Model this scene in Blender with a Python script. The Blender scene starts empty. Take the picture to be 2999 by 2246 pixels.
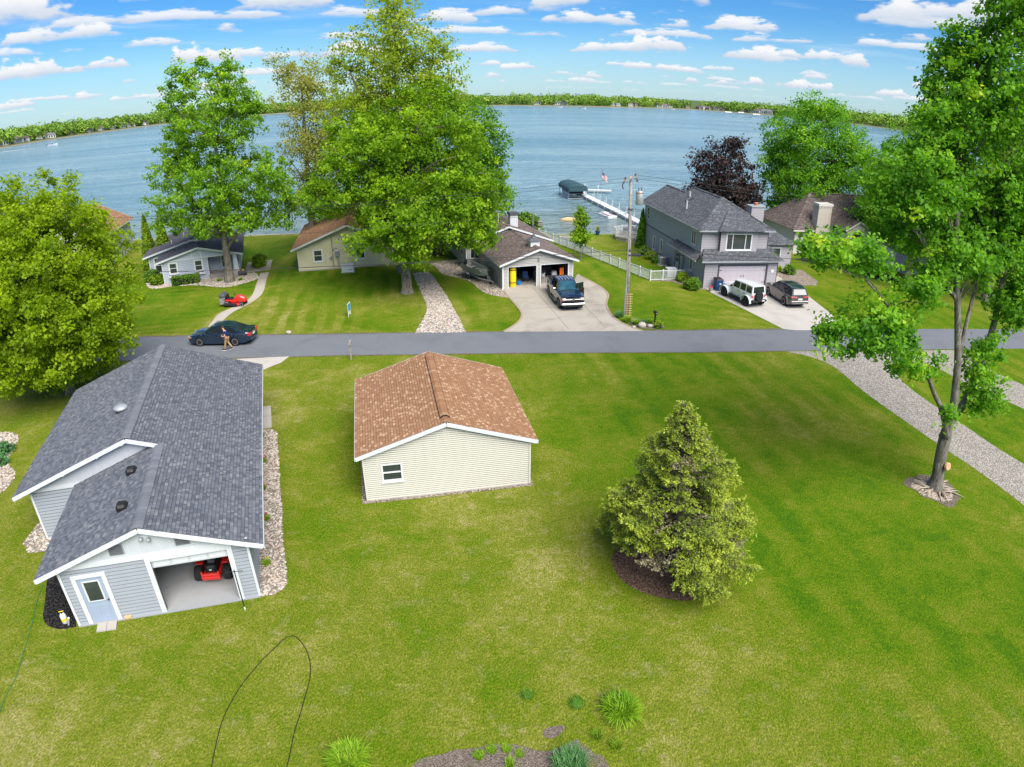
import bpy, bmesh, math, random
import numpy as np
from mathutils import Vector, Matrix
random.seed(7)
rng = np.random.default_rng(7)
SC = bpy.context.scene
COL = SC.collection
R = math.radians
SKYSAT = 1.35
SKYTINT = (0.37, 0.60, 0.82)
HAZECOL = (4.0, 5.1, 6.2)
CLOUDLO = (3.7, 4.2, 5.0)
CLOUDHI = (6.0, 6.0, 6.1)

# ------------------------------------------------------------------ camera
cam_data = bpy.data.cameras.new('camera')
cam = bpy.data.objects.new('camera', cam_data)
COL.objects.link(cam)
cam.location = (0, 0, 16.6)
cam.rotation_euler = (R(90 - 24.7), 0, 0)
cam_data.type = 'PANO'                 # wide drone lens with its barrel distortion
cam_data.sensor_fit = 'HORIZONTAL'
cam_data.sensor_width = 36
cam_data.sensor_height = 36 * 767 / 1024
cc = cam_data
cc.panorama_type = 'FISHEYE_LENS_POLYNOMIAL'
cc.fisheye_fov = R(160)
cc.fisheye_polynomial_k0 = 0.0
cc.fisheye_polynomial_k1 = -4.30052785e-02
cc.fisheye_polynomial_k2 = -3.90779102e-05
cc.fisheye_polynomial_k3 = 9.55323493e-06
cc.fisheye_polynomial_k4 = 2.72287377e-09
cam_data.clip_start = 0.1
cam_data.clip_end = 30000
SC.camera = cam

# ------------------------------------------------------------------ light and exposure
SUN_AZ, SUN_EL = 150.0, 52.0           # compass style: 0 = towards the lake (+Y), 90 = right (+X)
sun_data = bpy.data.lights.new('sun', 'SUN')
sun_data.energy = 4.5
sun_data.angle = R(50)
sun_data.color = (1.0, 0.95, 0.87)
sun = bpy.data.objects.new('sun', sun_data)
COL.objects.link(sun)
_d = Vector((math.sin(R(SUN_AZ)) * math.cos(R(SUN_EL)), math.cos(R(SUN_AZ)) * math.cos(R(SUN_EL)), math.sin(R(SUN_EL))))
sun.rotation_euler = _d.to_track_quat('Z', 'Y').to_euler()
SC.view_settings.view_transform = 'Standard'
SC.view_settings.look = 'None'
SC.view_settings.exposure = 0.70
SC.view_settings.gamma = 1.0
SC.cycles.max_bounces = 6
SC.cycles.diffuse_bounces = 3
SC.cycles.glossy_bounces = 3
SC.cycles.transmission_bounces = 4
SC.cycles.transparent_max_bounces = 6
SC.cycles.caustics_reflective = False
SC.cycles.caustics_refractive = False

# ------------------------------------------------------------------ node helpers
class NT:
    def __init__(s, tree):
        s.t = tree
        s.t.nodes.clear()
    def n(s, typ, **kw):
        nd = s.t.nodes.new(typ)
        for k, v in kw.items():
            if k.startswith('_'):
                setattr(nd, k[1:], v)
        return nd
    def l(s, a, b):
        s.t.links.new(a, b)
    def put(s, sock, v):
        if isinstance(v, bpy.types.NodeSocket):
            s.l(v, sock)
        elif isinstance(v, (tuple, list)) and sock.type == 'RGBA' and len(v) == 3:
            sock.default_value = (*v, 1)
        else:
            sock.default_value = v
    def math(s, op, a, b=None, c=None, clamp=False):
        m = s.t.nodes.new('ShaderNodeMath'); m.operation = op; m.use_clamp = clamp
        s.put(m.inputs[0], a)
        if b is not None: s.put(m.inputs[1], b)
        if c is not None: s.put(m.inputs[2], c)
        return m.outputs[0]
    def mix(s, f, a, b, mode='MIX'):
        m = s.t.nodes.new('ShaderNodeMix'); m.data_type = 'RGBA'; m.blend_type = mode
        s.put(m.inputs[0], f); s.put(m.inputs[6], a); s.put(m.inputs[7], b)
        return m.outputs[2]
    def noise(s, vec, scale, detail=3, rough=0.55, dist=0.0, dim='3D'):
        m = s.t.nodes.new('ShaderNodeTexNoise'); m.noise_dimensions = dim
        if vec is not None: s.l(vec, m.inputs['Vector'])
        m.inputs['Scale'].default_value = scale; m.inputs['Detail'].default_value = detail
        m.inputs['Roughness'].default_value = rough; m.inputs['Distortion'].default_value = dist
        return m.outputs[0]
    def ramp(s, f, stops):
        m = s.t.nodes.new('ShaderNodeValToRGB'); cr = m.color_ramp
        while len(cr.elements) < len(stops): cr.elements.new(0.5)
        for e, (p, c) in zip(cr.elements, stops):
            e.position = p; e.color = (*c, 1) if len(c) == 3 else c
        s.put(m.inputs[0], f)
        return m.outputs[0]
    def smooth(s, v, lo, hi):
        m = s.t.nodes.new('ShaderNodeMapRange'); m.interpolation_type = 'SMOOTHSTEP'
        s.put(m.inputs[0], v); s.put(m.inputs[1], lo); s.put(m.inputs[2], hi)
        m.inputs[3].default_value = 0; m.inputs[4].default_value = 1
        return m.outputs[0]
    def comb(s, x, y, z=0.0):
        m = s.t.nodes.new('ShaderNodeCombineXYZ')
        s.put(m.inputs[0], x); s.put(m.inputs[1], y); s.put(m.inputs[2], z)
        return m.outputs[0]
    def bump(s, h, strength=0.3, dist=0.02, normal=None):
        m = s.t.nodes.new('ShaderNodeBump'); m.inputs['Strength'].default_value = strength
        m.inputs['Distance'].default_value = dist; s.l(h, m.inputs['Height'])
        if normal is not None: s.l(normal, m.inputs['Normal'])
        return m.outputs[0]
    def pos(s):
        return s.t.nodes.new('ShaderNodeNewGeometry').outputs['Position']
    def objpos(s):
        return s.t.nodes.new('ShaderNodeTexCoord').outputs['Object']

# ------------------------------------------------------------------ sky with fair-weather cumulus
world = bpy.data.worlds.new('World'); SC.world = world; world.use_nodes = True
w = NT(world.node_tree)
sky = w.n('ShaderNodeTexSky', _sky_type='NISHITA', _sun_disc=False)
sky.sun_elevation = R(SUN_EL); sky.sun_rotation = R(SUN_AZ)
sky.air_density = 1.0; sky.dust_density = 0.3; sky.ozone_density = 2.5; sky.altitude = 300
hs = w.n('ShaderNodeHueSaturation'); hs.inputs['Saturation'].default_value = SKYSAT
w.l(sky.outputs[0], hs.inputs['Color'])
skycol = w.mix(1.0, hs.outputs[0], SKYTINT, 'MULTIPLY')
tc = w.n('ShaderNodeTexCoord')
sp = w.n('ShaderNodeSeparateXYZ'); w.l(tc.outputs['Generated'], sp.inputs[0])
sx, sy, sz = sp.outputs
hor = w.math('SQRT', w.math('ADD', w.math('MULTIPLY', sx, sx), w.math('MULTIPLY', sy, sy)))
el = w.math('MAXIMUM', w.math('DIVIDE', sz, w.math('MAXIMUM', hor, 0.02)), 0.0)
az = w.math('ARCTAN2', sx, sy)
def cloud_layer(n, off, thr, seed, kx, soft, hmax, lump_amt=0.55, hcap=0.42):
    # rows of flat-based cumulus that shrink towards the horizon
    Y = w.math('ADD', w.math('MULTIPLY', w.math('LOGARITHM', w.math('ADD', el, 0.025), math.e), n), off)
    row = w.math('FLOOR', Y)
    f = w.math('SUBTRACT', Y, row)
    ec = w.math('EXPONENT', w.math('DIVIDE', w.math('ADD', w.math('SUBTRACT', row, off), 0.5), n))
    x = w.math('MULTIPLY', w.math('DIVIDE', az, ec), kx)
    xr = w.math('ADD', x, w.math('MULTIPLY', row, 17.37))
    big = w.noise(w.comb(xr, seed, 0.0), 1.0, 1.0, 0.5, 0.0, '2D')
    lump = w.noise(w.comb(w.math('MULTIPLY', xr, 1.7), w.math('MULTIPLY', f, 1.9), seed + 4.0), 2.6, 3, 0.6)
    hgt = w.math('MULTIPLY', w.math('SUBTRACT', big, thr), hmax)
    hgt = w.math('MINIMUM', hgt, hcap)
    lc = w.math('SUBTRACT', lump, 0.5)
    top = w.math('ADD', hgt, w.math('MULTIPLY', lc, lump_amt))
    base = w.math('ADD', 0.13, w.math('MULTIPLY', w.math('SUBTRACT', w.noise(w.comb(w.math('MULTIPLY', xr, 0.6), seed + 9.0, 0.0), 1.0, 0.0, 0.5, 0.0, '2D'), 0.5), 0.35))
    rel = w.math('SUBTRACT', f, base)
    up = w.smooth(w.math('SUBTRACT', top, rel), 0.0, soft)
    bot = w.smooth(w.math('ADD', rel, w.math('MULTIPLY', lc, 0.30)), -0.07, 0.08)
    m = w.math('MULTIPLY', w.math('MULTIPLY', up, bot), w.math('MULTIPLY', w.smooth(hgt, 0.02, 0.12), w.smooth(el, 0.004, 0.03)))
    shade = w.math('ADD', w.smooth(rel, -0.04, 0.30), w.math('MULTIPLY', lc, 0.8), clamp=True)
    return m, shade
m1, s1 = cloud_layer(1.8, 0.55, 0.49, 3.1, 0.95, 0.14, 3.2, 0.75, 0.40)
m2, s2 = cloud_layer(2.9, 0.15, 0.50, 8.4, 1.10, 0.14, 3.2, 0.75, 0.40)
m3, s3 = cloud_layer(4.2, 0.40, 0.50, 12.7, 1.00, 0.18, 3.0, 0.70, 0.40)
wisp = w.noise(w.comb(w.math('MULTIPLY', az, 2.4), w.math('MULTIPLY', w.math('ADD', el, w.math('MULTIPLY', az, 0.03)), 30.0)), 1.2, 4, 0.60, 0.5)
wispm = w.math('MULTIPLY', w.smooth(wisp, 0.48, 0.80), 0.50)
low = w.math('MULTIPLY', w.smooth(el, 0.12, 0.0), 0.45)
c0 = w.mix(w.math('MAXIMUM', wispm, low), skycol, HAZECOL)
def ccol(s): return w.mix(s, CLOUDLO, CLOUDHI)
c3 = w.mix(w.math('MULTIPLY', m3, 0.85), c0, ccol(s3))
c2 = w.mix(w.math('MULTIPLY', m2, 0.93), c3, ccol(s2))
c1 = w.mix(w.math('MULTIPLY', m1, 0.96), c2, ccol(s1))
bg = w.n('ShaderNodeBackground'); w.l(c1, bg.inputs[0]); bg.inputs[1].default_value = 0.10
ow = w.n('ShaderNodeOutputWorld'); w.l(bg.outputs[0], ow.inputs[0])
# ------------------------------------------------------------------ materials
MATS = {}
def _finish(t, col, rough=0.8, normal=None, metal=0.0, spec=0.3, coat=0.0, coatr=0.05):
    b = t.n('ShaderNodeBsdfPrincipled')
    t.put(b.inputs['Base Color'], col); t.put(b.inputs['Roughness'], rough)
    b.inputs['Metallic'].default_value = metal
    b.inputs['Specular IOR Level'].default_value = spec
    b.inputs['Coat Weight'].default_value = coat; b.inputs['Coat Roughness'].default_value = coatr
    if normal is not None: t.l(normal, b.inputs['Normal'])
    o = t.n('ShaderNodeOutputMaterial'); t.l(b.outputs[0], o.inputs[0])
    return b
def new_mat(name):
    m = bpy.data.materials.new(name); m.use_nodes = True
    MATS[name] = m
    return m, NT(m.node_tree)
def plain(name, col, rough=0.6, var=0.12, scale=3.0, metal=0.0, spec=0.3, coat=0.0, bump=0.0, bscale=40.0):
    """painted / plain surface with a little wear and unevenness"""
    m, t = new_mat(name)
    p = t.objpos()
    n1 = t.noise(p, scale, 4, 0.6)
    c = t.mix(n1, tuple(x * (1 - var) for x in col), tuple(min(1, x * (1 + var)) for x in col))
    nrm = t.bump(t.noise(p, bscale, 3), bump, 0.01) if bump else None
    _finish(t, c, rough, nrm, metal, spec, coat)
    return m
def shingle(name, stops, use_obj=False, stain=0.14):
    m, t = new_mat(name)
    if use_obj:
        r = t.n('ShaderNodeObjectInfo').outputs['Random']
    else:
        a = t.n('ShaderNodeAttribute', _attribute_name='rnd'); r = a.outputs['Fac']
    c = t.ramp(r, stops)
    p = t.pos()
    st = t.noise(p, 0.5, 4, 0.6)
    gr = t.noise(p, 55.0, 2, 0.7)
    c = t.mix(t.math('MULTIPLY', st, stain), c, (0.02, 0.02, 0.022), 'MIX')
    c = t.mix(0.35, c, t.mix(gr, (0.25, 0.25, 0.25), (1.7, 1.7, 1.7)), 'MULTIPLY')
    _finish(t, c, 0.95, t.bump(gr, 0.5, 0.006), spec=0.1)
    return m
def leaf(name, stops, trans=0.52, clump=0.35):
    m, t = new_mat(name)
    a = t.n('ShaderNodeAttribute', _attribute_name='rnd')
    big = t.noise(t.pos(), 0.55, 2)
    f = t.math('ADD', t.math('MULTIPLY', a.outputs['Fac'], 1 - clump), t.math('MULTIPLY', t.smooth(big, 0.3, 0.7), clump))
    c = t.ramp(f, stops)
    d = t.n('ShaderNodeBsdfPrincipled'); t.l(c, d.inputs['Base Color']); d.inputs['Roughness'].default_value = 0.55
    d.inputs['Specular IOR Level'].default_value = 0.25
    tr = t.n('ShaderNodeBsdfTranslucent'); t.l(t.mix(1.0, c, (1.35, 1.30, 0.5), 'MULTIPLY'), tr.inputs[0])
    mx = t.n('ShaderNodeMixShader'); mx.inputs[0].default_value = trans
    t.l(d.outputs[0], mx.inputs[1]); t.l(tr.outputs[0], mx.inputs[2])
    o = t.n('ShaderNodeOutputMaterial'); t.l(mx.outputs[0], o.inputs[0])
    return m
def grass(name, ang, width, amt=0.5, dry=0.5, lush=0.0, split=None):
    """mown lawn: mottled by dry and lush patches, with mower stripes at an angle"""
    m, t = new_mat(name)
    p = t.pos()
    s = t.n('ShaderNodeSeparateXYZ'); t.l(p, s.inputs[0])
    wob = t.math('MULTIPLY', t.math('SUBTRACT', t.noise(p, 0.25, 2), 0.5), width * 1.1)
    a = t.math('ADD', t.math('ADD', t.math('MULTIPLY', s.outputs[0], math.cos(ang)), t.math('MULTIPLY', s.outputs[1], math.sin(ang))), wob)
    wave = t.math('SINE', t.math('MULTIPLY', a, math.pi / width))
    st = t.smooth(wave, -0.6, 0.6)
    stm = t.math('MULTIPLY', t.smooth(t.noise(p, 0.14, 2), 0.36, 0.66), amt)
    big = t.smooth(t.noise(p, 0.075, 3, 0.55), 0.38, 0.64)
    dryness = big
    if split is not None:      # the mown right-hand lawn is greener than the worn front lawn
        sd = t.math('ADD', t.math('MULTIPLY', s.outputs[0], 0.75), t.math('MULTIPLY', s.outputs[1], 0.28))
        right = t.smooth(sd, split - 3.0, split + 4.0)
        stm = t.math('MULTIPLY', stm, t.math('ADD', 0.25, t.math('MULTIPLY', right, 0.75)))
        dryness = t.math('SUBTRACT', t.math('ADD', t.math('MULTIPLY', big, 0.62), 0.32), t.math('MULTIPLY', right, 0.58))
    patch = t.smooth(t.noise(p, 0.42, 5, 0.65, 0.6), 0.34, 0.68)
    mid = t.smooth(t.noise(p, 2.2, 4, 0.7), 0.28, 0.72)
    v = t.n('ShaderNodeVectorMath', _operation='MULTIPLY'); t.l(p, v.inputs[0]); v.inputs[1].default_value = (1, 0.6, 1)
    fine = t.smooth(t.noise(v.outputs[0], 17.0, 3, 0.8), 0.28, 0.72)
    speck = t.smooth(t.noise(v.outputs[0], 7.0, 3, 0.75), 0.30, 0.70)
    f = t.math('ADD', t.math('ADD', t.math('MULTIPLY', patch, 0.30), t.math('MULTIPLY', mid, 0.20)), t.math('ADD', t.math('MULTIPLY', speck, 0.24), t.math('MULTIPLY', dryness, 0.34)))
    f = t.math('ADD', t.math('SUBTRACT', f, lush), t.math('MULTIPLY', t.math('MULTIPLY', t.math('SUBTRACT', st, 0.5), stm), 0.40))
    c = t.ramp(f, [(0.06, (0.060, 0.150, 0.003)), (0.30, (0.108, 0.190, 0.004)), (0.50, (0.155, 0.203, 0.013)), (0.70, (0.215, 0.238, 0.030)), (0.95, (0.34, 0.315, 0.105))])
    straw = t.math('MULTIPLY', t.math('MULTIPLY', t.smooth(t.noise(p, 1.3, 6, 0.75), 0.52, 0.74), dryness), dry)
    c = t.mix(straw, c, (0.40, 0.335, 0.165))
    c = t.mix(0.80, c, t.mix(fine, (0.40, 0.44, 0.40), (1.50, 1.47, 1.45)), 'MULTIPLY')
    _finish(t, c, 0.9, t.bump(fine, 0.8, 0.05), spec=0.08)
    return m
def gravel(name, cols, scale, moss=0.0, mosscol=(0.08, 0.10, 0.03)):
    m, t = new_mat(name)
    p = t.pos()
    vo = t.n('ShaderNodeTexVoronoi'); t.l(p, vo.inputs['Vector']); vo.inputs['Scale'].default_value = scale
    sep = t.n('ShaderNodeSeparateColor'); t.l(vo.outputs['Color'], sep.inputs[0])
    c = t.ramp(sep.outputs[0], cols)
    dk = t.smooth(vo.outputs['Distance'], 0.65, 0.25)
    c = t.mix(0.55, c, t.mix(dk, (0.35, 0.33, 0.30), (1.15, 1.15, 1.15)), 'MULTIPLY')
    big = t.noise(p, 0.7, 4)
    c = t.mix(0.5, c, t.mix(big, (0.65, 0.65, 0.65), (1.3, 1.28, 1.25)), 'MULTIPLY')
    if moss:
        c = t.mix(t.math('MULTIPLY', t.smooth(t.noise(p, 0.8, 5, 0.7), 0.5, 0.75), moss), c, mosscol)
    _finish(t, c, 0.95, t.bump(dk, 0.8, 0.03), spec=0.1)
    return m
def concrete(name, col, stain=(0.16, 0.14, 0.11), amt=0.6):
    m, t = new_mat(name)
    p = t.pos()
    n1 = t.noise(p, 0.35, 6, 0.65, 0.5); n2 = t.noise(p, 30, 3, 0.7); n3 = t.noise(p, 2.2, 5, 0.7)
    c = t.mix(t.math('MULTIPLY', t.smooth(n1, 0.45, 0.72), amt), col, stain)
    c = t.mix(t.math('MULTIPLY', t.smooth(n3, 0.55, 0.8), 0.35), c, tuple(x * 0.6 for x in col))
    c = t.mix(0.4, c, t.mix(n2, (0.6, 0.6, 0.6), (1.35, 1.35, 1.35)), 'MULTIPLY')
    _finish(t, c, 0.9, t.bump(n2, 0.25, 0.01), spec=0.15)
    return m
def bark(name, c0, c1, scale=6.0):
    m, t = new_mat(name)
    p = t.pos()
    v = t.n('ShaderNodeVectorMath', _operation='MULTIPLY'); t.l(p, v.inputs[0]); v.inputs[1].default_value = (1, 1, 0.22)
    n1 = t.noise(v.outputs[0], scale, 6, 0.7, 0.5); n2 = t.noise(p, 1.2, 3)
    c = t.mix(t.smooth(n1, 0.3, 0.7), c0, c1)
    c = t.mix(0.6, c, t.mix(n2, (0.5, 0.5, 0.48), (1.45, 1.45, 1.4)), 'MULTIPLY')
    spot = t.smooth(t.noise(p, 3.2, 5, 0.75), 0.55, 0.70)
    c = t.mix(t.math('MULTIPLY', spot, 0.65), c, tuple(min(0.7, x * 1.5) for x in c1))
    crack = t.smooth(t.noise(v.outputs[0], scale * 2.4, 4, 0.8), 0.56, 0.64)
    c = t.mix(t.math('MULTIPLY', crack, 0.75), c, tuple(x * 0.45 for x in c0))
    _finish(t, c, 0.95, t.bump(n1, 1.0, 0.08), spec=0.08)
    return m
def paint(name, col, rough=0.25, flake=0.0):
    m, t = new_mat(name)
    n = t.noise(t.objpos(), 2.0, 4)
    c = t.mix(n, tuple(x * 0.92 for x in col), tuple(min(1, x * 1.08) for x in col))
    _finish(t, c, rough, None, flake, 0.5, 1.0, 0.04)
    return m
def glass_dark(name, col=(0.02, 0.03, 0.035), rough=0.04):
    m, t = new_mat(name)
    n = t.noise(t.objpos(), 1.5, 3)
    c = t.mix(n, tuple(x * 0.5 for x in col), tuple(x * 1.7 for x in col))
    _finish(t, c, rough, None, 0.0, 0.8)
    return m

grass('lawn_front', R(10), 1.0, 0.55, 0.90, 0.0, 10.0)
grass('lawn_beige', R(11), 0.75, 0.75, 0.35, 0.06)
grass('lawn_blue', R(98), 0.6, 0.45, 0.0, 0.14)
grass('lawn_lake', R(70), 0.8, 0.5, 0.1, 0.10)
gravel('gravel_pale', [(0.0, (0.246, 0.221, 0.189)), (0.5, (0.344, 0.320, 0.287)), (1.0, (0.476, 0.451, 0.410))], 13, 0.10)
gravel('gravel_grey', [(0.0, (0.117, 0.117, 0.117)), (0.5, (0.234, 0.225, 0.216)), (1.0, (0.450, 0.441, 0.423))], 10, 0.25, (0.20, 0.16, 0.08))
gravel('gravel_bed', [(0.0, (0.16, 0.13, 0.10)), (0.5, (0.30, 0.25, 0.20)), (1.0, (0.48, 0.43, 0.37))], 12, 0.2, (0.10, 0.07, 0.04))
gravel('river_base', [(0.0, (0.20, 0.17, 0.13)), (1.0, (0.42, 0.38, 0.32))], 16, 0.1)
gravel('mulch_red', [(0.0, (0.076, 0.044, 0.031)), (0.5, (0.170, 0.105, 0.073)), (1.0, (0.340, 0.238, 0.170))], 26, 0.25, (0.14, 0.10, 0.06))
gravel('mulch_black', [(0.0, (0.008, 0.008, 0.009)), (0.6, (0.025, 0.024, 0.024)), (1.0, (0.10, 0.095, 0.09))], 26)
gravel('soil', [(0.0, (0.13, 0.10, 0.08)), (0.5, (0.22, 0.18, 0.15)), (1.0, (0.34, 0.29, 0.25))], 30, 0.92, (0.13, 0.175, 0.015))
concrete('concrete_drive', (0.374, 0.340, 0.289))
concrete('concrete_pale', (0.425, 0.399, 0.365), (0.30, 0.27, 0.23), 0.5)
concrete('concrete_walk', (0.40, 0.37, 0.33), (0.36, 0.24, 0.13), 0.55)
concrete('concrete_floor', (0.30, 0.31, 0.32), (0.24, 0.19, 0.13), 0.6)
concrete('asphalt', (0.150, 0.160, 0.178), (0.115, 0.122, 0.138), 0.6)
concrete('stone', (0.42, 0.38, 0.33), (0.25, 0.22, 0.19), 0.6)
concrete('brick_edge', (0.34, 0.26, 0.20), (0.20, 0.15, 0.12), 0.6)
concrete('chimney_brick', (0.52, 0.46, 0.40), (0.38, 0.30, 0.24), 0.6)
def stonemat():
    m, t = new_mat('river_stone')
    a = t.n('ShaderNodeAttribute', _attribute_name='rnd')
    c = t.ramp(a.outputs['Fac'], [(0.0, (0.16, 0.12, 0.09)), (0.25, (0.36, 0.31, 0.26)), (0.6, (0.50, 0.46, 0.41)), (0.85, (0.46, 0.33, 0.24)), (1.0, (0.66, 0.63, 0.60))])
    c = t.mix(0.4, c, t.mix(t.noise(t.pos(), 40, 3), (0.6, 0.6, 0.6), (1.3, 1.3, 1.3)), 'MULTIPLY')
    _finish(t, c, 0.8, None, spec=0.2)
stonemat()
GREY = [(0.0, (0.084, 0.094, 0.114)), (0.35, (0.113, 0.123, 0.148)), (0.65, (0.136, 0.146, 0.171)), (0.88, (0.163, 0.171, 0.191)), (1.0, (0.206, 0.215, 0.231))]
CAPS = [(0.0, (0.144, 0.153, 0.176)), (1.0, (0.192, 0.201, 0.225))]
BROWN = [(0.0, (0.262, 0.138, 0.074)), (0.45, (0.300, 0.162, 0.088)), (0.80, (0.335, 0.187, 0.105)), (0.90, (0.42, 0.262, 0.160)), (1.0, (0.48, 0.315, 0.205))]
TAUPE = [(0.0, (0.105, 0.082, 0.075)), (0.4, (0.140, 0.110, 0.100)), (0.75, (0.175, 0.138, 0.126)), (1.0, (0.25, 0.205, 0.19))]
SLATE = [(0.0, (0.075, 0.082, 0.094)), (0.4, (0.098, 0.105, 0.118)), (0.75, (0.125, 0.132, 0.146)), (1.0, (0.18, 0.19, 0.205))]
DARKS = [(0.0, (0.075, 0.073, 0.090)), (0.5, (0.105, 0.102, 0.122)), (1.0, (0.145, 0.138, 0.158))]
for nm, st in (('grey', GREY), ('brown', BROWN), ('taupe', TAUPE), ('slate', SLATE), ('dark', DARKS), ('cap', CAPS)):
    shingle('shingle_' + nm, st); shingle('shingle_%s_piece' % nm, st, True)
plain('siding_grey', (0.313, 0.340, 0.382), 0.6, 0.07, 1.5)
plain('deck_joint_shade', (0.045, 0.040, 0.038), 0.95, 0.2)  # roof deck coloured dark so gaps draw tab joints and course shadow lines
plain('groove_shade', (0.10, 0.098, 0.095), 0.9, 0.1)  # dark wall backing, painted in for the shadow line under each lap
plain('siding_cream', (0.575, 0.558, 0.485), 0.6, 0.05, 1.0)
plain('siding_yellow', (0.699, 0.635, 0.423), 0.6, 0.06, 1.0)
plain('siding_tan', (0.460, 0.442, 0.414), 0.6, 0.06, 1.0)
plain('siding_mauve', (0.377, 0.354, 0.386), 0.6, 0.06, 1.0)
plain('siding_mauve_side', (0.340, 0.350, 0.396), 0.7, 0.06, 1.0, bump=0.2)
plain('siding_blue', (0.460, 0.497, 0.580), 0.6, 0.07, 1.0)
plain('stucco', (0.62, 0.58, 0.54), 0.8, 0.08, 2.0, bump=0.3)
plain('white_paint', (0.607, 0.626, 0.653), 0.45, 0.05, 2.0)
plain('white_vinyl', (0.644, 0.653, 0.662), 0.4, 0.03, 2.0)
plain('panel_white', (0.515, 0.534, 0.570), 0.5, 0.05, 2.0)
plain('trim_dark', (0.075, 0.072, 0.085), 0.5, 0.1)
plain('door_blue', (0.30, 0.36, 0.47), 0.45, 0.06)
plain('door_mauve', (0.46, 0.42, 0.46), 0.5, 0.05)
plain('interior', (0.30, 0.30, 0.30), 0.9, 0.2)
plain('vent_grey', (0.30, 0.32, 0.34), 0.6, 0.1)
plain('vent_dark', (0.105, 0.11, 0.115), 0.7, 0.15)
plain('black_plastic', (0.015, 0.015, 0.017), 0.45, 0.3)
plain('rubber', (0.018, 0.018, 0.019), 0.85, 0.3)
plain('steel', (0.50, 0.51, 0.53), 0.35, 0.1, metal=0.9)
plain('galvanised', (0.42, 0.44, 0.46), 0.5, 0.15, metal=0.5)
plain('chrome', (0.50, 0.51, 0.53), 0.18, 0.05, metal=1.0)
plain('wheel_alloy', (0.50, 0.51, 0.53), 0.35, 0.1, metal=0.7)
plain('red_paint', (0.56, 0.022, 0.016), 0.3, 0.1, coat=0.6)
plain('orange_plastic', (0.75, 0.17, 0.02), 0.45, 0.1)
plain('yellow_foam', (0.85, 0.62, 0.01), 0.6, 0.06, bump=0.1)
plain('blue_plastic', (0.015, 0.07, 0.20), 0.4, 0.1)
plain('blue_bright', (0.02, 0.22, 0.62), 0.4, 0.1)
plain('sign_blue', (0.03, 0.33, 0.72), 0.4, 0.08)
plain('teal_canvas', (0.030, 0.075, 0.090), 0.7, 0.15, bump=0.1)
plain('blue_canvas', (0.02, 0.16, 0.50), 0.7, 0.1)
plain('raft_tan', (0.66, 0.46, 0.22), 0.7, 0.12)
plain('aluminium', (0.42, 0.44, 0.45), 0.42, 0.15, metal=0.6)
plain('boat_inside', (0.25, 0.24, 0.22), 0.7, 0.2)
plain('terracotta', (0.45, 0.16, 0.08), 0.8, 0.1)
plain('wood_pale', (0.62, 0.42, 0.20), 0.7, 0.15)
plain('wood_grey', (0.28, 0.25, 0.22), 0.85, 0.2, bump=0.3)
plain('skin', (0.55, 0.30, 0.20), 0.6, 0.05)
plain('hair', (0.06, 0.025, 0.015), 0.7, 0.2)
plain('navy_cloth', (0.010, 0.022, 0.11), 0.85, 0.15)
plain('tan_cloth', (0.36, 0.24, 0.12), 0.85, 0.1)
plain('hose_black', (0.012, 0.014, 0.012), 0.6, 0.2)
plain('hose_green', (0.02, 0.16, 0.07), 0.55, 0.2)
plain('flag_red', (0.50, 0.02, 0.03), 0.8, 0.05)
plain('flag_white', (0.78, 0.76, 0.74), 0.8, 0.05)
plain('flag_blue', (0.01, 0.025, 0.14), 0.8, 0.05)
plain('flower_red', (0.55, 0.02, 0.04), 0.7, 0.2)
plain('flower_yellow', (0.75, 0.55, 0.02), 0.7, 0.2)
plain('wire', (0.03, 0.03, 0.032), 0.6, 0.1)
plain('dead_wood', (0.36, 0.30, 0.24), 0.9, 0.3, 8.0)
plain('cut_wood', (0.55, 0.33, 0.18), 0.85, 0.2, 8.0)
plain('plate_white', (0.7, 0.7, 0.68), 0.5, 0.1)
plain('lamp_red', (0.50, 0.015, 0.03), 0.15, 0.1, coat=1.0)
plain('lamp_clear', (0.26, 0.27, 0.28), 0.12, 0.1, coat=1.0)
plain('lamp_amber', (0.70, 0.22, 0.02), 0.2, 0.1, coat=1.0)
plain('lawn_chair_grey', (0.30, 0.31, 0.34), 0.6, 0.1)
plain('seawall', (0.42, 0.38, 0.32), 0.9, 0.15, bump=0.4)
plain('far_white', (0.66, 0.62, 0.58), 0.8, 0.1)
plain('far_tan', (0.48, 0.37, 0.28), 0.8, 0.1)
plain('far_grey', (0.34, 0.34, 0.36), 0.8, 0.1)
plain('far_roof', (0.15, 0.11, 0.10), 0.9, 0.2)
plain('far_roof_grey', (0.17, 0.17, 0.18), 0.9, 0.2)
plain('shore_sand', (0.21, 0.165, 0.10), 0.95, 0.2, 0.02)
plain('far_ground', (0.070, 0.11, 0.025), 0.95, 0.3, 0.02)
paint('car_black', (0.006, 0.018, 0.040), 0.15)  # black with blue put into the colour for the sky's reflection
paint('truck_blue', (0.006, 0.022, 0.055), 0.2, 0.3)
paint('jeep_white', (0.66, 0.68, 0.70), 0.25)
paint('suv_grey', (0.102, 0.096, 0.094), 0.25, 0.5)
glass_dark('window_glass', (0.035, 0.045, 0.045))
glass_dark('car_glass', (0.012, 0.018, 0.022))
glass_dark('windshield', (0.02, 0.07, 0.095), 0.03)
bark('bark_grey', (0.10, 0.085, 0.07), (0.30, 0.265, 0.225))
bark('bark_pale', (0.085, 0.076, 0.064), (0.27, 0.245, 0.21), 7)
bark('bark_dark', (0.035, 0.028, 0.022), (0.12, 0.10, 0.08))
bark('pole_wood', (0.22, 0.19, 0.165), (0.46, 0.41, 0.36), 9)
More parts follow.
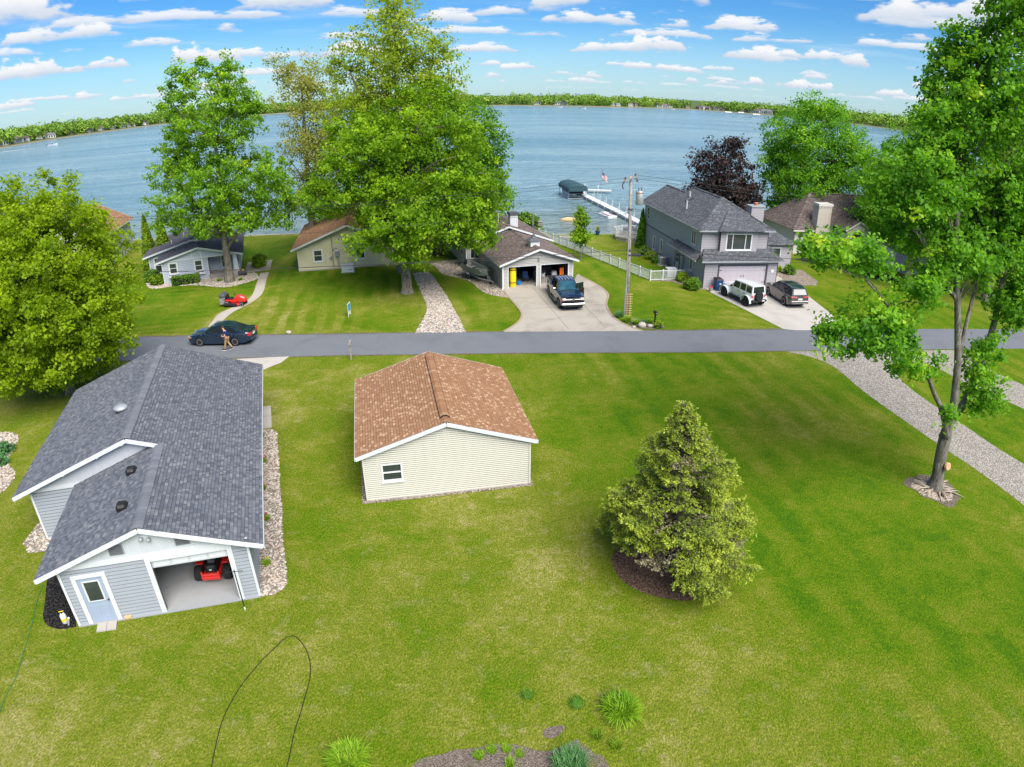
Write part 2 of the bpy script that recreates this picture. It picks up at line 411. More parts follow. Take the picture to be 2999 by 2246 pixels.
leaf('leaf_round', [(0.0, (0.106, 0.184, 0.005)), (0.35, (0.213, 0.336, 0.008)), (0.7, (0.327, 0.464, 0.014)), (1.0, (0.456, 0.560, 0.028))])
leaf('leaf_mid', [(0.0, (0.066, 0.174, 0.013)), (0.4, (0.164, 0.336, 0.021)), (0.75, (0.307, 0.520, 0.029)), (1.0, (0.550, 0.622, 0.048))])
leaf('leaf_big', [(0.0, (0.065, 0.156, 0.008)), (0.4, (0.166, 0.322, 0.015)), (0.75, (0.341, 0.533, 0.022)), (1.0, (0.572, 0.719, 0.041))])
leaf('leaf_sparse', [(0.0, (0.16, 0.24, 0.016)), (0.5, (0.30, 0.41, 0.030)), (1.0, (0.52, 0.58, 0.07))])
leaf('leaf_olive', [(0.0, (0.19, 0.22, 0.05)), (0.5, (0.34, 0.37, 0.09)), (1.0, (0.52, 0.50, 0.17))])
leaf('leaf_dark', [(0.0, (0.044, 0.133, 0.014)), (0.5, (0.122, 0.304, 0.024)), (1.0, (0.304, 0.521, 0.044))])
leaf('leaf_right', [(0.0, (0.046, 0.170, 0.013)), (0.4, (0.130, 0.329, 0.023)), (0.75, (0.246, 0.491, 0.032)), (1.0, (0.563, 0.648, 0.068))])
leaf('leaf_purple', [(0.0, (0.016, 0.012, 0.014)), (0.5, (0.044, 0.029, 0.029)), (1.0, (0.111, 0.072, 0.052))], 0.15)
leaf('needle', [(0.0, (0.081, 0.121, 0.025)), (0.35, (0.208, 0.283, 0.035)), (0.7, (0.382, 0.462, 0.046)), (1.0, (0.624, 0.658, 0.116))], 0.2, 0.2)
leaf('needle_grey', [(0.0, (0.17, 0.15, 0.085)), (1.0, (0.36, 0.32, 0.20))], 0.1)
leaf('lily', [(0.0, (0.065, 0.181, 0.008)), (0.5, (0.181, 0.348, 0.012)), (1.0, (0.397, 0.541, 0.042))], 0.3)
leaf('iris', [(0.0, (0.045, 0.143, 0.053)), (0.5, (0.098, 0.247, 0.083)), (1.0, (0.195, 0.375, 0.120))], 0.25)
leaf('shrub', [(0.0, (0.037, 0.110, 0.009)), (0.5, (0.101, 0.230, 0.015)), (1.0, (0.258, 0.386, 0.033))], 0.2)
leaf('shrub_bright', [(0.0, (0.063, 0.140, 0.006)), (0.5, (0.175, 0.294, 0.011)), (1.0, (0.350, 0.462, 0.028))], 0.2)
leaf('far_leaf', [(0.0, (0.062, 0.146, 0.022)), (0.4, (0.167, 0.319, 0.040)), (0.75, (0.348, 0.515, 0.062)), (1.0, (0.558, 0.581, 0.112))], 0.15, 0.5)
leaf('blade', [(0.0, (0.030, 0.085, 0.004)), (0.4, (0.075, 0.140, 0.010)), (0.8, (0.165, 0.195, 0.030)), (1.0, (0.30, 0.27, 0.10))], 0.3, 0.6)

def water():
    m, t = new_mat('lake_water')
    p = t.pos()
    v = t.n('ShaderNodeVectorMath', _operation='MULTIPLY'); t.l(p, v.inputs[0]); v.inputs[1].default_value = (0.5, 1.0, 1)
    n1 = t.noise(v.outputs[0], 0.55, 4, 0.62, 0.9); n2 = t.noise(v.outputs[0], 0.10, 4, 0.65, 0.5)
    v2 = t.n('ShaderNodeVectorMath', _operation='MULTIPLY'); t.l(p, v2.inputs[0]); v2.inputs[1].default_value = (0.16, 1.0, 1)
    wind = t.noise(v2.outputs[0], 0.022, 5, 0.62, 0.6)
    wind2 = t.noise(v2.outputs[0], 0.12, 4, 0.7, 0.4)
    sep = t.n('ShaderNodeSeparateXYZ'); t.l(p, sep.inputs[0])
    shallow = t.smooth(sep.outputs[1], 125.0, 82.0)
    f = t.math('ADD', t.math('MULTIPLY', t.smooth(wind, 0.34, 0.66), 0.65), t.math('MULTIPLY', t.smooth(wind2, 0.3, 0.7), 0.35))
    c = t.mix(f, (0.078, 0.190, 0.285), (0.225, 0.345, 0.385))
    c = t.mix(t.math('MULTIPLY', shallow, 0.55), c, (0.17, 0.18, 0.12))
    h = t.math('ADD', n1, t.math('MULTIPLY', n2, 1.4))
    b = _finish(t, c, t.math('ADD', 0.10, t.math('MULTIPLY', wind, 0.12)), t.bump(h, 1.0, 2.2), spec=0.5)
    b.inputs['IOR'].default_value = 1.33
water()
M = MATS

# ------------------------------------------------------------------ mesh helpers
class MB:
    def __init__(s):
        s.v = []; s.f = []; s.m = []; s.r = []
    def add(s, vs, fs, mi=0, rnd=None):
        o = len(s.v)
        s.v.extend([tuple(x) for x in vs])
        for f in fs:
            s.f.append(tuple(i + o for i in f)); s.m.append(mi); s.r.append(random.random() if rnd is None else rnd)
        return s
    def box(s, lo, hi, mi=0, rnd=None):
        x0, y0, z0 = lo; x1, y1, z1 = hi
        return s.add([(x0,y0,z0),(x1,y0,z0),(x1,y1,z0),(x0,y1,z0),(x0,y0,z1),(x1,y0,z1),(x1,y1,z1),(x0,y1,z1)],
                     [(0,3,2,1),(4,5,6,7),(0,1,5,4),(1,2,6,5),(2,3,7,6),(3,0,4,7)], mi, rnd)
    def hexa(s, pts, mi=0):
        return s.add(pts, [(0,3,2,1),(4,5,6,7),(0,1,5,4),(1,2,6,5),(2,3,7,6),(3,0,4,7)], mi)
    def beam(s, p0, p1, w, h, up=(0,0,1), mi=0):
        p0 = Vector(p0); p1 = Vector(p1); d = (p1 - p0).normalized(); up = Vector(up)
        side = d.cross(up)
        if side.length < 1e-4: side = d.cross(Vector((1,0,0)))
        side.normalize(); u = side.cross(d).normalized()
        a = side * w / 2; b = u * h / 2
        return s.hexa([p0-a-b, p0+a-b, p1+a-b, p1-a-b, p0-a+b, p0+a+b, p1+a+b, p1-a+b], mi)
    def bbox(s, c, size, ang=0.0, bev=0.0, mi=0):
        """box with chamfered vertical and top edges"""
        hx, hy, hz = size[0]/2, size[1]/2, size[2]
        b = min(bev, hx*0.9, hy*0.9, hz*0.45)
        def ring(k, z):
            return [(hx-k, -hy+b, z), (hx-k, hy-b, z), (hx-b, hy-k, z), (-hx+b, hy-k, z), (-hx+k, hy-b, z), (-hx+k, -hy+b, z), (-hx+b, -hy+k, z), (hx-b, -hy+k, z)]
        rs = [ring(0, 0), ring(0, hz-b), ring(b*0.8, hz)] if b else [ring(0, 0), ring(0, hz)]
        ca, sa = math.cos(ang), math.sin(ang)
        vs = [(c[0]+x*ca-y*sa, c[1]+x*sa+y*ca, c[2]+z) for r_ in rs for x, y, z in r_]
        fs = []
        for k in range(len(rs)-1):
            for i in range(8):
                j = (i+1) % 8
                fs.append((k*8+i, k*8+j, k*8+8+j, k*8+8+i))
        fs.append(tuple(range(7, -1, -1))); n = (len(rs)-1)*8; fs.append(tuple(range(n, n+8)))
        return s.add(vs, fs, mi)
    def tube(s, path, rad, n=6, mi=0, cap=True):
        path = [Vector(p) for p in path]
        if not isinstance(rad, (list, tuple)): rad = [rad]*len(path)
        vs = []; fs = []; prev = None
        for i, p in enumerate(path):
            d = (path[min(i+1, len(path)-1)] - path[max(i-1, 0)])
            d = d.normalized() if d.length > 1e-9 else Vector((0,0,1))
            if prev is None:
                a = d.cross(Vector((0,0,1)))
                if a.length < 1e-3: a = d.cross(Vector((1,0,0)))
            else:
                a = prev - d * prev.dot(d)
                if a.length < 1e-4: a = d.cross(Vector((1,0,0)))
            a.normalize(); prev = a; b = d.cross(a)
            for k in range(n):
                t = 2*math.pi*k/n
                vs.append(p + (a*math.cos(t) + b*math.sin(t))*rad[i])
        for i in range(len(path)-1):
            for k in range(n):
                k2 = (k+1) % n
                fs.append((i*n+k, i*n+k2, (i+1)*n+k2, (i+1)*n+k))
        if cap:
            fs.append(tuple(range(n-1, -1, -1))); e = (len(path)-1)*n; fs.append(tuple(range(e, e+n)))
        return s.add(vs, fs, mi)
    def lathe(s, prof, c=(0,0,0), n=16, mi=0, axis='z'):
        vs = []; fs = []
        for r_, z in prof:
            for k in range(n):
                t = 2*math.pi*k/n
                x, y, zz = r_*math.cos(t), r_*math.sin(t), z
                if axis == 'y': x, y, zz = x, zz, y
                elif axis == 'x': x, y, zz = zz, x, y
                vs.append((c[0]+x, c[1]+y, c[2]+zz))
        for i in range(len(prof)-1):
            for k in range(n):
                k2 = (k+1) % n
                fs.append((i*n+k, i*n+k2, (i+1)*n+k2, (i+1)*n+k))
        fs.append(tuple(range(n-1, -1, -1))); e = (len(prof)-1)*n; fs.append(tuple(range(e, e+n)))
        return s.add(vs, fs, mi)
    def prism(s, poly, z0, z1, mi=0):
        n = len(poly)
        vs = [(p[0], p[1], z0) for p in poly] + [(p[0], p[1], z1) for p in poly]
        fs = [tuple(range(n-1, -1, -1)), tuple(range(n, 2*n))] + [(i, (i+1) % n, n+(i+1) % n, n+i) for i in range(n)]
        return s.add(vs, fs, mi)
    def ball(s, c, r_, seg=8, rings=5, jit=0.0, mi=0):
        if not isinstance(r_, (tuple, list)): r_ = (r_, r_, r_)
        vs = [(c[0], c[1], c[2]-r_[2])]; fs = []
        for i in range(1, rings):
            ph = -math.pi/2 + math.pi*i/rings
            for k in range(seg):
                t = 2*math.pi*k/seg; q = 1 + random.uniform(-jit, jit)
                vs.append((c[0]+r_[0]*math.cos(ph)*math.cos(t)*q, c[1]+r_[1]*math.cos(ph)*math.sin(t)*q, c[2]+r_[2]*math.sin(ph)*q))
        vs.append((c[0], c[1], c[2]+r_[2])); top = len(vs)-1
        for k in range(seg):
            k2 = (k+1) % seg
            fs.append((0, 1+k2, 1+k)); fs.append((top, top-seg+k, top-seg+k2))
        for i in range(rings-2):
            for k in range(seg):
                k2 = (k+1) % seg; a = 1+i*seg
                fs.append((a+k, a+k2, a+seg+k2, a+seg+k))
        return s.add(vs, fs, mi)
    def mesh(s, name, mats, smooth=False, attr=False):
        me = bpy.data.meshes.new(name)
        me.from_pydata(s.v, [], s.f)
        if not isinstance(mats, (list, tuple)): mats = [mats]
        for m_ in mats: me.materials.append(M[m_] if isinstance(m_, str) else m_)
        if len(mats) > 1: me.polygons.foreach_set('material_index', s.m)
        if smooth is True: me.polygons.foreach_set('use_smooth', [True]*len(s.f))
        if attr:
            a = me.attributes.new('rnd', 'FLOAT', 'FACE'); a.data.foreach_set('value', s.r)
        bm = bmesh.new(); bm.from_mesh(me); bmesh.ops.recalc_face_normals(bm, faces=bm.faces[:]); bm.to_mesh(me); bm.free()
        me.update()
        return me
    def build(s, name, mats, parent=None, smooth=False, attr=False, auto=None):
        me = s.mesh(name, mats, smooth, attr)
        if auto: me.set_sharp_from_angle(angle=R(auto)); me.polygons.foreach_set('use_smooth', [True]*len(me.polygons))
        return link(name, me, parent)
def link(name, me, parent=None):
    o = bpy.data.objects.new(name, me); COL.objects.link(o)
    if parent is not None: o.parent = parent
    return o
def tag(o, label, cat, group=None, kind=None):
    if label: o['label'] = label
    if cat: o['category'] = cat
    if group: o['group'] = group
    if kind: o['kind'] = kind
    return o
def thing(name, label, cat, loc=(0,0,0), rotz=0.0, group=None):
    o = bpy.data.objects.new(name, None); COL.objects.link(o); o.empty_display_size = 0.3
    o.location = loc if len(loc) == 3 else (*loc, 0); o.rotation_euler = (0, 0, rotz)
    return tag(o, label, cat, group)
def copy_tree(o, parent=None):
    c = o.copy(); COL.objects.link(c); c.parent = parent
    for ch in list(o.children): copy_tree(ch, c)
    return c
def struct(o): o['kind'] = 'structure'; return o
def stuff(o): o['kind'] = 'stuff'; return o
def arr_mesh(name, V, Fq, mat, rnd=None):
    """fast mesh from numpy: V (n,3), Fq (m,3 or 4)"""
    me = bpy.data.meshes.new(name)
    m_, k = Fq.shape
    me.vertices.add(len(V)); me.vertices.foreach_set('co', V.astype(np.float32).ravel())
    me.loops.add(m_*k); me.loops.foreach_set('vertex_index', Fq.astype(np.int32).ravel())
    me.polygons.add(m_); me.polygons.foreach_set('loop_start', np.arange(0, m_*k, k, dtype=np.int32))
    me.polygons.foreach_set('loop_total', np.full(m_, k, dtype=np.int32))
    if rnd is not None:
        a = me.attributes.new('rnd', 'FLOAT', 'FACE'); a.data.foreach_set('value', rnd.astype(np.float32))
    me.materials.append(M[mat]); me.update(); me.validate()
    return me
def smooth_poly(pts, it=2):
    for _ in range(it):
        q = []
        for i in range(len(pts)):
            a = pts[i]; b = pts[(i+1) % len(pts)]
            q.append((a[0]*.75+b[0]*.25, a[1]*.75+b[1]*.25)); q.append((a[0]*.25+b[0]*.75, a[1]*.25+b[1]*.75))
        pts = q
    return pts
def smooth_line(pts, it=2):
    for _ in range(it):
        q = [pts[0]]
        for i in range(len(pts)-1):
            a = Vector(pts[i]); b = Vector(pts[i+1])
            q.append(tuple(a*.75+b*.25)); q.append(tuple(a*.25+b*.75))
        q.append(pts[-1]); pts = q
    return pts
def sheet(name, pts, z, mat, thick=0.0, parent=None):
    """flat ground sheet from an outline (any simple polygon), with a skirt"""
    bm = bmesh.new()
    vs = [bm.verts.new((p[0], p[1], z)) for p in pts]
    es = [bm.edges.new((vs[i], vs[(i+1) % len(vs)])) for i in range(len(vs))]
    bmesh.ops.triangle_fill(bm, use_beauty=True, edges=es)
    for f in bm.faces:
        if f.normal.z < 0: f.normal_flip()
    me = bpy.data.meshes.new(name); bm.to_mesh(me); bm.free()
    me.materials.append(M[mat])
    return link(name, me, parent)
def inpoly(x, y, poly):
    r_ = False; j = len(poly)-1
    for i in range(len(poly)):
        if (poly[i][1] > y) != (poly[j][1] > y) and x < (poly[j][0]-poly[i][0])*(y-poly[i][1])/(poly[j][1]-poly[i][1])+poly[i][0]: r_ = not r_
        j = i
    return r_
def scatter_stones(name, poly, n, smin, smax, z=0.0, mat='river_stone', parent=None, seed=1):
    rs = np.random.default_rng(seed)
    P = np.array(poly); lo, hi = P.min(0), P.max(0)
    xs = rs.uniform(lo[0], hi[0], n*4); ys = rs.uniform(lo[1], hi[1], n*4)
    ok = [i for i in range(n*4) if inpoly(xs[i], ys[i], poly)][:n]
    xs, ys = xs[ok], ys[ok]; n = len(xs)
    base = np.array([(1,0,0),(0.5,0.87,0),(-0.5,0.87,0),(-1,0,0),(-0.5,-0.87,0),(0.5,-0.87,0),(0.3,0.3,0.7),(-0.35,0.2,0.72),(0.05,-0.4,0.68)])
    fc = np.array([(0,1,6),(1,2,7),(1,7,6),(2,3,7),(3,4,7),(4,8,7),(4,5,8),(5,0,8),(0,6,8),(6,7,8)])
    s = rs.uniform(smin, smax, (n,1,1)) * np.concatenate([rs.uniform(.7,1.3,(n,1,1)), rs.uniform(.7,1.3,(n,1,1)), rs.uniform(.5,.95,(n,1,1))], 2)
    V = base[None] * rs.uniform(.85,1.15,(n,9,1)) * s
    a = rs.uniform(0, 6.28, n); c_, s_ = np.cos(a)[:,None], np.sin(a)[:,None]
    X = V[:,:,0]*c_-V[:,:,1]*s_ + xs[:,None]; Yy = V[:,:,0]*s_+V[:,:,1]*c_ + ys[:,None]; Z = V[:,:,2] + z
    VV = np.stack([X,Yy,Z],2).reshape(-1,3)
    FF = (fc[None] + (np.arange(n)*9)[:,None,None]).reshape(-1,3)
    me = arr_mesh(name, VV, FF, mat, np.repeat(rs.random(n), len(fc)))
    return link(name, me, parent)
# ------------------------------------------------------------------ the setting: land, lake, road, drives and beds
WATER = -0.8
SHORE = [(-420,150),(-260,108),(-120,92),(-70,84),(-40,82.5),(-20,82),(-4,82.2),(3.5,81.0),(5.2,79.4),(9,79.9),(13,80.2),(18,81.5),(24,85),(34,88),(48,90),(70,92),(120,97),(260,112),(420,150)]
land = SHORE + [(420,-120),(-420,-120)]
struct(sheet('ground', land, 0.0, 'lawn_front'))
mb = MB()
for a, b in zip(SHORE[:-1], SHORE[1:]):
    mb.add([(a[0],a[1],0.0),(b[0],b[1],0.0),(b[0],b[1]+0.25,0.0),(a[0],a[1]+0.25,0.0),(a[0],a[1]+0.3,-2),(b[0],b[1]+0.3,-2)], [(0,1,2,3),(3,2,5,4)])
struct(mb.build('seawall', 'seawall'))
mb = MB().add([(-9000,60,WATER),(9000,60,WATER),(9000,9000,WATER),(-9000,9000,WATER)], [(0,1,2,3)])
struct(mb.build('lake', 'lake_water'))
FAR = [(-430,150),(-462,300),(-470,450),(-485,571),(-503,666),(-497,770),(-485,884),(-420,985),(-330,1050),(-200,1085),(-26,1078),(60,1060),(138,1053),(220,1100),(305,1132),(352,1080),(398,1014),(440,900),(470,700),(470,450),(450,250),(425,150)]
mb = MB(); n = len(FAR)
def off(i, d):
    a = Vector((*FAR[max(i-1,0)],0)); b = Vector((*FAR[min(i+1,n-1)],0)); t = (b-a).normalized()
    nn = Vector((-t.y, t.x, 0))
    return Vector((*FAR[i],0)) + nn*d
rings = [(0,-1.0),(3,0.1),(14,1.4),(140,3.0)]
for d, z in rings:
    for i in range(n):
        p = off(i, d); mb.v.append((p.x, p.y, z))
cx, cy = 0.0, 400.0
for i in range(n):
    p = Vector((FAR[i][0]-cx, FAR[i][1]-cy, 0)).normalized()*7000; mb.v.append((cx+p.x, cy+p.y, 4.0))
for k in range(len(rings)):
    for i in range(n-1):
        mb.f.append((k*n+i, k*n+i+1, (k+1)*n+i+1, (k+1)*n+i)); mb.m.append(0 if k < 1 else 1); mb.r.append(0)
struct(mb.build('far_shore_land', ['shore_sand','far_ground']))

def far_woods(name, label, i0, i1, ntree, dmax, seed):
    rs = np.random.default_rng(seed)
    pts = np.array(FAR[i0:i1+1]); seg = np.linalg.norm(np.diff(pts, axis=0), axis=1); cum = np.concatenate([[0], np.cumsum(seg)])
    s = rs.uniform(0, cum[-1], ntree); k = np.clip(np.searchsorted(cum, s)-1, 0, len(seg)-1); f = (s-cum[k])/seg[k]
    base = pts[k]*(1-f)[:,None] + pts[k+1]*f[:,None]
    t = (pts[k+1]-pts[k])/seg[k][:,None]; nn = np.stack([-t[:,1], t[:,0]], 1)
    d = 9 + dmax*rs.random(ntree)**1.6
    c = base + nn*d[:,None]
    h = rs.normal(12.5, 2.3, ntree).clip(7,18) * np.where(rs.random(ntree) < .16, 0.5, 1.0)*np.interp(d,[9,40,170],[.85,1.0,1.12]); w_ = h*rs.uniform(.30,.46,ntree)
    q = 50
    ph = rs.uniform(0, 6.283, (ntree,q)); cz = rs.uniform(-0.9,1,(ntree,q)); sr = np.sqrt(1-cz**2)*rs.uniform(.75,1.05,(ntree,q))
    P = np.stack([c[:,0,None]+w_[:,None]*sr*np.cos(ph), c[:,1,None]+w_[:,None]*sr*np.sin(ph), 1.2+h[:,None]*0.55+h[:,None]*0.46*cz], 2).reshape(-1,3)
    m_ = len(P)
    V = P[:,None,:] + rs.normal(0, 1.0, (m_,4,3))*np.array([1.0,1.0,0.8])
    tint = np.repeat(rs.normal(.40,.27,ntree), q) + rs.normal(0,.15,m_)
    me = arr_mesh(name, V.reshape(-1,3), np.arange(m_*4).reshape(-1,4), 'far_leaf', np.clip(tint,0,1))
    o = link(name, me); tag(o, label, 'woodland'); return stuff(o)
far_woods('woodland', 'band of pale green trees along the left far shore', 2, 9, 1500, 150, 3)
far_woods('woodland', 'low dark green tree line along the middle and right far shore', 9, 20, 1900, 160, 4)

# lawns that were mown in other directions
struct(sheet('lawn', [(-45,45.2),(-24.6,45.6),(-24.8,50),(-23.6,55.6),(-25.6,62.6),(-25,81),(-45,81.5)], 0.004, 'lawn_blue'))
struct(sheet('lawn', [(-23,46),(-7.3,45.4),(-7.2,49),(-7.6,53),(-9.8,61.5),(-9.5,81),(-24.3,81),(-24.3,62.8),(-22.2,56),(-22.2,53.8)], 0.004, 'lawn_beige'))
struct(sheet('lawn', [(9.8,45.7),(20.6,46.3),(17.4,55.6),(15,79.7),(5.6,79.2),(4.6,75),(12.8,59.0),(8.5,56.2),(8.6,54.2),(8.1,51.4),(8.2,49.4),(8.6,47.6)], 0.004, 'lawn_lake'))
# road
struct(sheet('road', [(-140,41.0),(-30,39.75),(-11.55,40.62),(11.7,41.22),(26,41.95),(60,43.8),(140,48.5),(140,53),(60,48.3),(26,46.4),(12.7,45.5),(-0.5,45.05),(-12.5,44.72),(-29.5,44.75),(-140,46)], 0.012, 'asphalt'))
mb = MB()
for (a, b) in (((-36,39.6),(-12,40.55)),((-11.2,40.58),(11.7,41.17)),((12,41.14),(19.6,41.6)),((-29,44.82),(-24.2,44.83)),((-23.4,44.8),(-7.1,44.9)),((-3.3,45.02),(-0.7,45.1)),((9.7,45.42),(20.8,46.18))):
    L_ = math.dist(a, b); k = int(L_*1.2)
    for i in range(k):
        t0, t1 = i/k, (i+1)/k; w0 = random.uniform(.05,.20)
        mb.add([(a[0]+(b[0]-a[0])*t0, a[1]+(b[1]-a[1])*t0-w0*.5, .0165), (a[0]+(b[0]-a[0])*t1, a[1]+(b[1]-a[1])*t1-w0*.5, .0165), (a[0]+(b[0]-a[0])*t1, a[1]+(b[1]-a[1])*t1+w0*.7, .0165), (a[0]+(b[0]-a[0])*t0, a[1]+(b[1]-a[1])*t0+w0*.7, .0165)], [(0,1,2,3)])
struct(mb.build('road_verge', 'soil'))
# concrete drive with its brick edging
DL = [(-0.62,55.6),(-0.17,53.39),(0.46,51.27),(0.82,49.68),(0.86,48.54),(0.67,47.45),(0.19,46.24),(-0.6,45.0)]
DR = [(9.6,45.3),(8.66,46.33),(8.02,47.55),(7.67,49.39),(7.62,51.37),(7.94,53.07),(8.26,54.19),(8.14,55.81),(7.54,57.76),(6.62,59.82),(6.2,60.9)]
DLs = smooth_line(DL, 2); DRs = smooth_line(DR, 2)
drive = struct(sheet('driveway', DLs + DRs + [(5.6,58.3),(-0.7,56.0)], 0.020, 'concrete_drive'))
mb = MB()
for a, b in (((1.8,56.6),(4.2,45.4)),((4.6,57.4),(7.0,46.0)),((0.7,50.3),(7.6,51.6))):
    mb.beam((a[0],a[1],.0215),(b[0],b[1],.0215),0.035,0.004)
mb.build('joint', 'asphalt', drive)
def edging(line, name, mat, w_=0.16, L_=0.22, z=0.0, h=0.05, side=1, label=None):
    root = thing(name, label, 'edging', (line[0][0], line[0][1], z))
    me = MB().bbox((0,0,0), (L_-0.015, w_, h), 0, 0.012).mesh('edging_brick', mat)
    d = 0.0; i = 0
    cum = [0]
    for a, b in zip(line[:-1], line[1:]): cum.append(cum[-1]+math.dist(a, b))
    k = 0
    while d + L_ < cum[-1]:
        m_ = d + L_/2
        while cum[i+1] < m_: i += 1
        f = (m_-cum[i])/(cum[i+1]-cum[i]); a, b = line[i], line[i+1]
        ang = math.atan2(b[1]-a[1], b[0]-a[0])
        o = link('brick', me, root)
        o.location = (a[0]+(b[0]-a[0])*f-line[0][0]-math.sin(ang)*w_/2*side, a[1]+(b[1]-a[1])*f-line[0][1]+math.cos(ang)*w_/2*side, random.uniform(-.006,.006))
        o.rotation_euler = (random.uniform(-.03,.03), random.uniform(-.03,.03), ang+random.uniform(-.04,.04))
        d += L_; k += 1
    return root
edging(DLs, 'brick_edging', 'brick_edge', side=-1, label='curved brick edging along the left side of the concrete driveway')
edging(DRs, 'brick_edging', 'brick_edge', side=-1, label='curved brick edging along the right side of the concrete driveway by the pole')
rdrive = struct(sheet('driveway', [(17.66,56.9),(17.8,55.5),(20.99,46.17),(22,45.9),(26.2,46.2),(26.6,47),(27.0,50.34),(27.06,54.21),(27.2,56.1),(26.3,59.9),(25.1,59.4)], 0.020, 'concrete_pale'))
mb = MB()
for a, b in (((21.4,57.2),(23.7,46.3)),((19.4,51.0),(27,52.4))): mb.beam((a[0],a[1],.0215),(b[0],b[1],.0215),0.03,0.004)
mb.build('joint', 'concrete_drive', rdrive)
struct(sheet('driveway', smooth_line([(-18.9,40.1),(-15.2,40.5)],0)+smooth_line([(-15.42,39.4),(-16.03,38.63),(-16.5,37.6)],1)+[(-17.6,36.2),(-23.5,33.5),(-25.5,37.8)], 0.018, 'concrete_pale'))
# gravel drives
GM = smooth_line([(-9.6,61.5),(-8.36,56.79),(-7.34,53.05),(-6.89,50.95),(-6.78,48.99),(-6.93,46.82),(-7.05,44.9)],1)+smooth_line([(-3.35,44.98),(-4.1,48.2),(-4.8,50.9),(-5.41,53.44),(-6.4,56.72),(-7.3,59.84),(-8.13,62.0)],1)
struct(sheet('gravel_drive', GM, 0.016, 'gravel_grey'))
stuff(tag(scatter_stones('gravel', GM, 6500, .025, .075, .012, seed=21), 'loose grey stones on the gravel drive beside the big maple', 'gravel'))
GR = smooth_line([(19.4,41.5),(20.9,40.59),(21.83,39.23),(22.0,37.41),(22.04,35.25),(22.4,32.83),(22.92,30.07),(23.4,27.58),(23.96,25.48),(24.47,22.19),(25.2,16)],1)+smooth_line([(29,16),(27.9,24),(27.21,26.05),(26.74,27.93),(26.41,30.52),(25.93,33.2),(25.72,35.7),(26.05,37.7),(26.64,39.59),(29.1,39.8),(30.2,38.6),(30.6,35.9),(32.5,32.3),(34,28)],1)+smooth_line([(38,28),(35.4,35.8),(34.8,37),(34.2,39.7),(34.4,42.2)],1)
struct(sheet('gravel_drive', GR, 0.008, 'gravel_pale'))
stuff(tag(scatter_stones('gravel', [p for p in GR], 7000, .012, .032, .006, seed=22), 'loose pale stones on the gravel drive along the right lawn', 'gravel'))
# walk to the blue cottage
WK = smooth_line([(-25.53,62.9),(-24.69,59.71),(-23.5,55.56),(-23.3,53.34),(-23.87,51.99),(-24.41,50.54),(-24.6,49.8),(-24.07,46.92),(-23.95,44.7)],1)+smooth_line([(-23.1,44.7),(-23.4,48.36),(-23.46,49.88),(-23.23,51.11),(-22.82,52.26),(-22.55,53.82),(-22.62,55.87),(-23.89,60.07),(-24.7,63.2)],1)
struct(sheet('garden_path', WK, 0.016, 'concrete_walk'))
struct(sheet('garden_path', [(-27.4,63.2),(-24.9,64.0),(-26.2,68.5),(-28.7,67.6)], 0.018, 'concrete_drive'))
# planting beds
BB = smooth_line([(-37.2,60.5),(-36.78,59.73),(-35.57,58.42),(-34.45,58.4),(-33.52,59.05),(-30.81,59.17),(-29.6,58.7),(-27.99,58.05),(-26.74,58.2),(-25.93,59.2),(-24.9,60.6),(-25.5,62.24),(-26.3,63.2)],1)+[(-30.3,62.2),(-34.7,60.4)]
struct(sheet('planting_bed', BB, 0.012, 'river_base'))
stuff(tag(scatter_stones('gravel', BB, 3500, .04, .10, .01, seed=5), 'rounded pale stones in the bed before the blue cottage', 'gravel'))
SB = [(-14.3,30.0),(-12.98,30.18),(-12.55,29.9),(-11.9,28.07),(-10.9,25.22),(-10.03,22.8),(-9.34,20.66),(-8.78,19.23),(-8.4,18.17),(-8.48,17.82),(-8.75,17.51),(-9.3,17.38)]
struct(sheet('planting_bed', SB, 0.012, 'river_base'))
stuff(tag(scatter_stones('gravel', SB, 3600, .025, .065, .01, seed=6), 'rounded pale stones in the strip along the grey garage', 'gravel'))
LB = smooth_line([(-32,29.3),(-30.05,29.23),(-29.42,29.29),(-28.7,29.1),(-28.13,28.57),(-27.74,27.7),(-27.12,26.22),(-26.61,25.69),(-25.82,25.2),(-25.33,24.49),(-25.12,23.64),(-25.3,23.0),(-27,22.2)],1)
struct(sheet('planting_bed', LB, 0.012, 'river_base'))
stuff(tag(scatter_stones('gravel', LB, 2600, .03, .07, .01, seed=7), 'rounded pale stones in the curved bed at the left edge', 'gravel'))
LS = [(-21.4,21.5),(-20.6,22.0),(-19.6,19.2),(-20.4,18.9),(-21.2,19.6)]
struct(sheet('planting_bed', LS, 0.012, 'river_base'))
stuff(tag(scatter_stones('gravel', LS, 420, .03, .07, .01, seed=8), 'small heap of pale stones at the left side of the garage', 'gravel'))
struct(sheet('planting_bed', smooth_poly([(-18.7,17.85),(-18.2,18.1),(-15.5,15.2),(-16.16,14.92),(-16.81,15.0),(-17.28,15.34),(-17.7,16.13),(-18.2,16.97)],1), 0.012, 'mulch_black'))
struct(sheet('planting_bed', smooth_poly([(3.85,20.4),(3.85,18.94),(4.46,18.01),(5.57,17.47),(6.56,17.29),(7.61,17.98),(8.24,19.27),(7.9,20.9),(6.1,21.6)],2), 0.012, 'mulch_red'))
struct(sheet('planting_bed', smooth_poly([(18.85,24.4),(19.2,24.75),(19.57,25.05),(20.0,24.95),(20.29,25.3),(21.1,25.0),(21.3,24.6),(21.65,24.1),(21.25,23.6),(21.4,23.0),(20.9,22.75),(20.66,22.4),(20.13,22.35),(19.9,22.9),(19.3,23.3),(19.35,23.8)],1), 0.012, 'soil'))
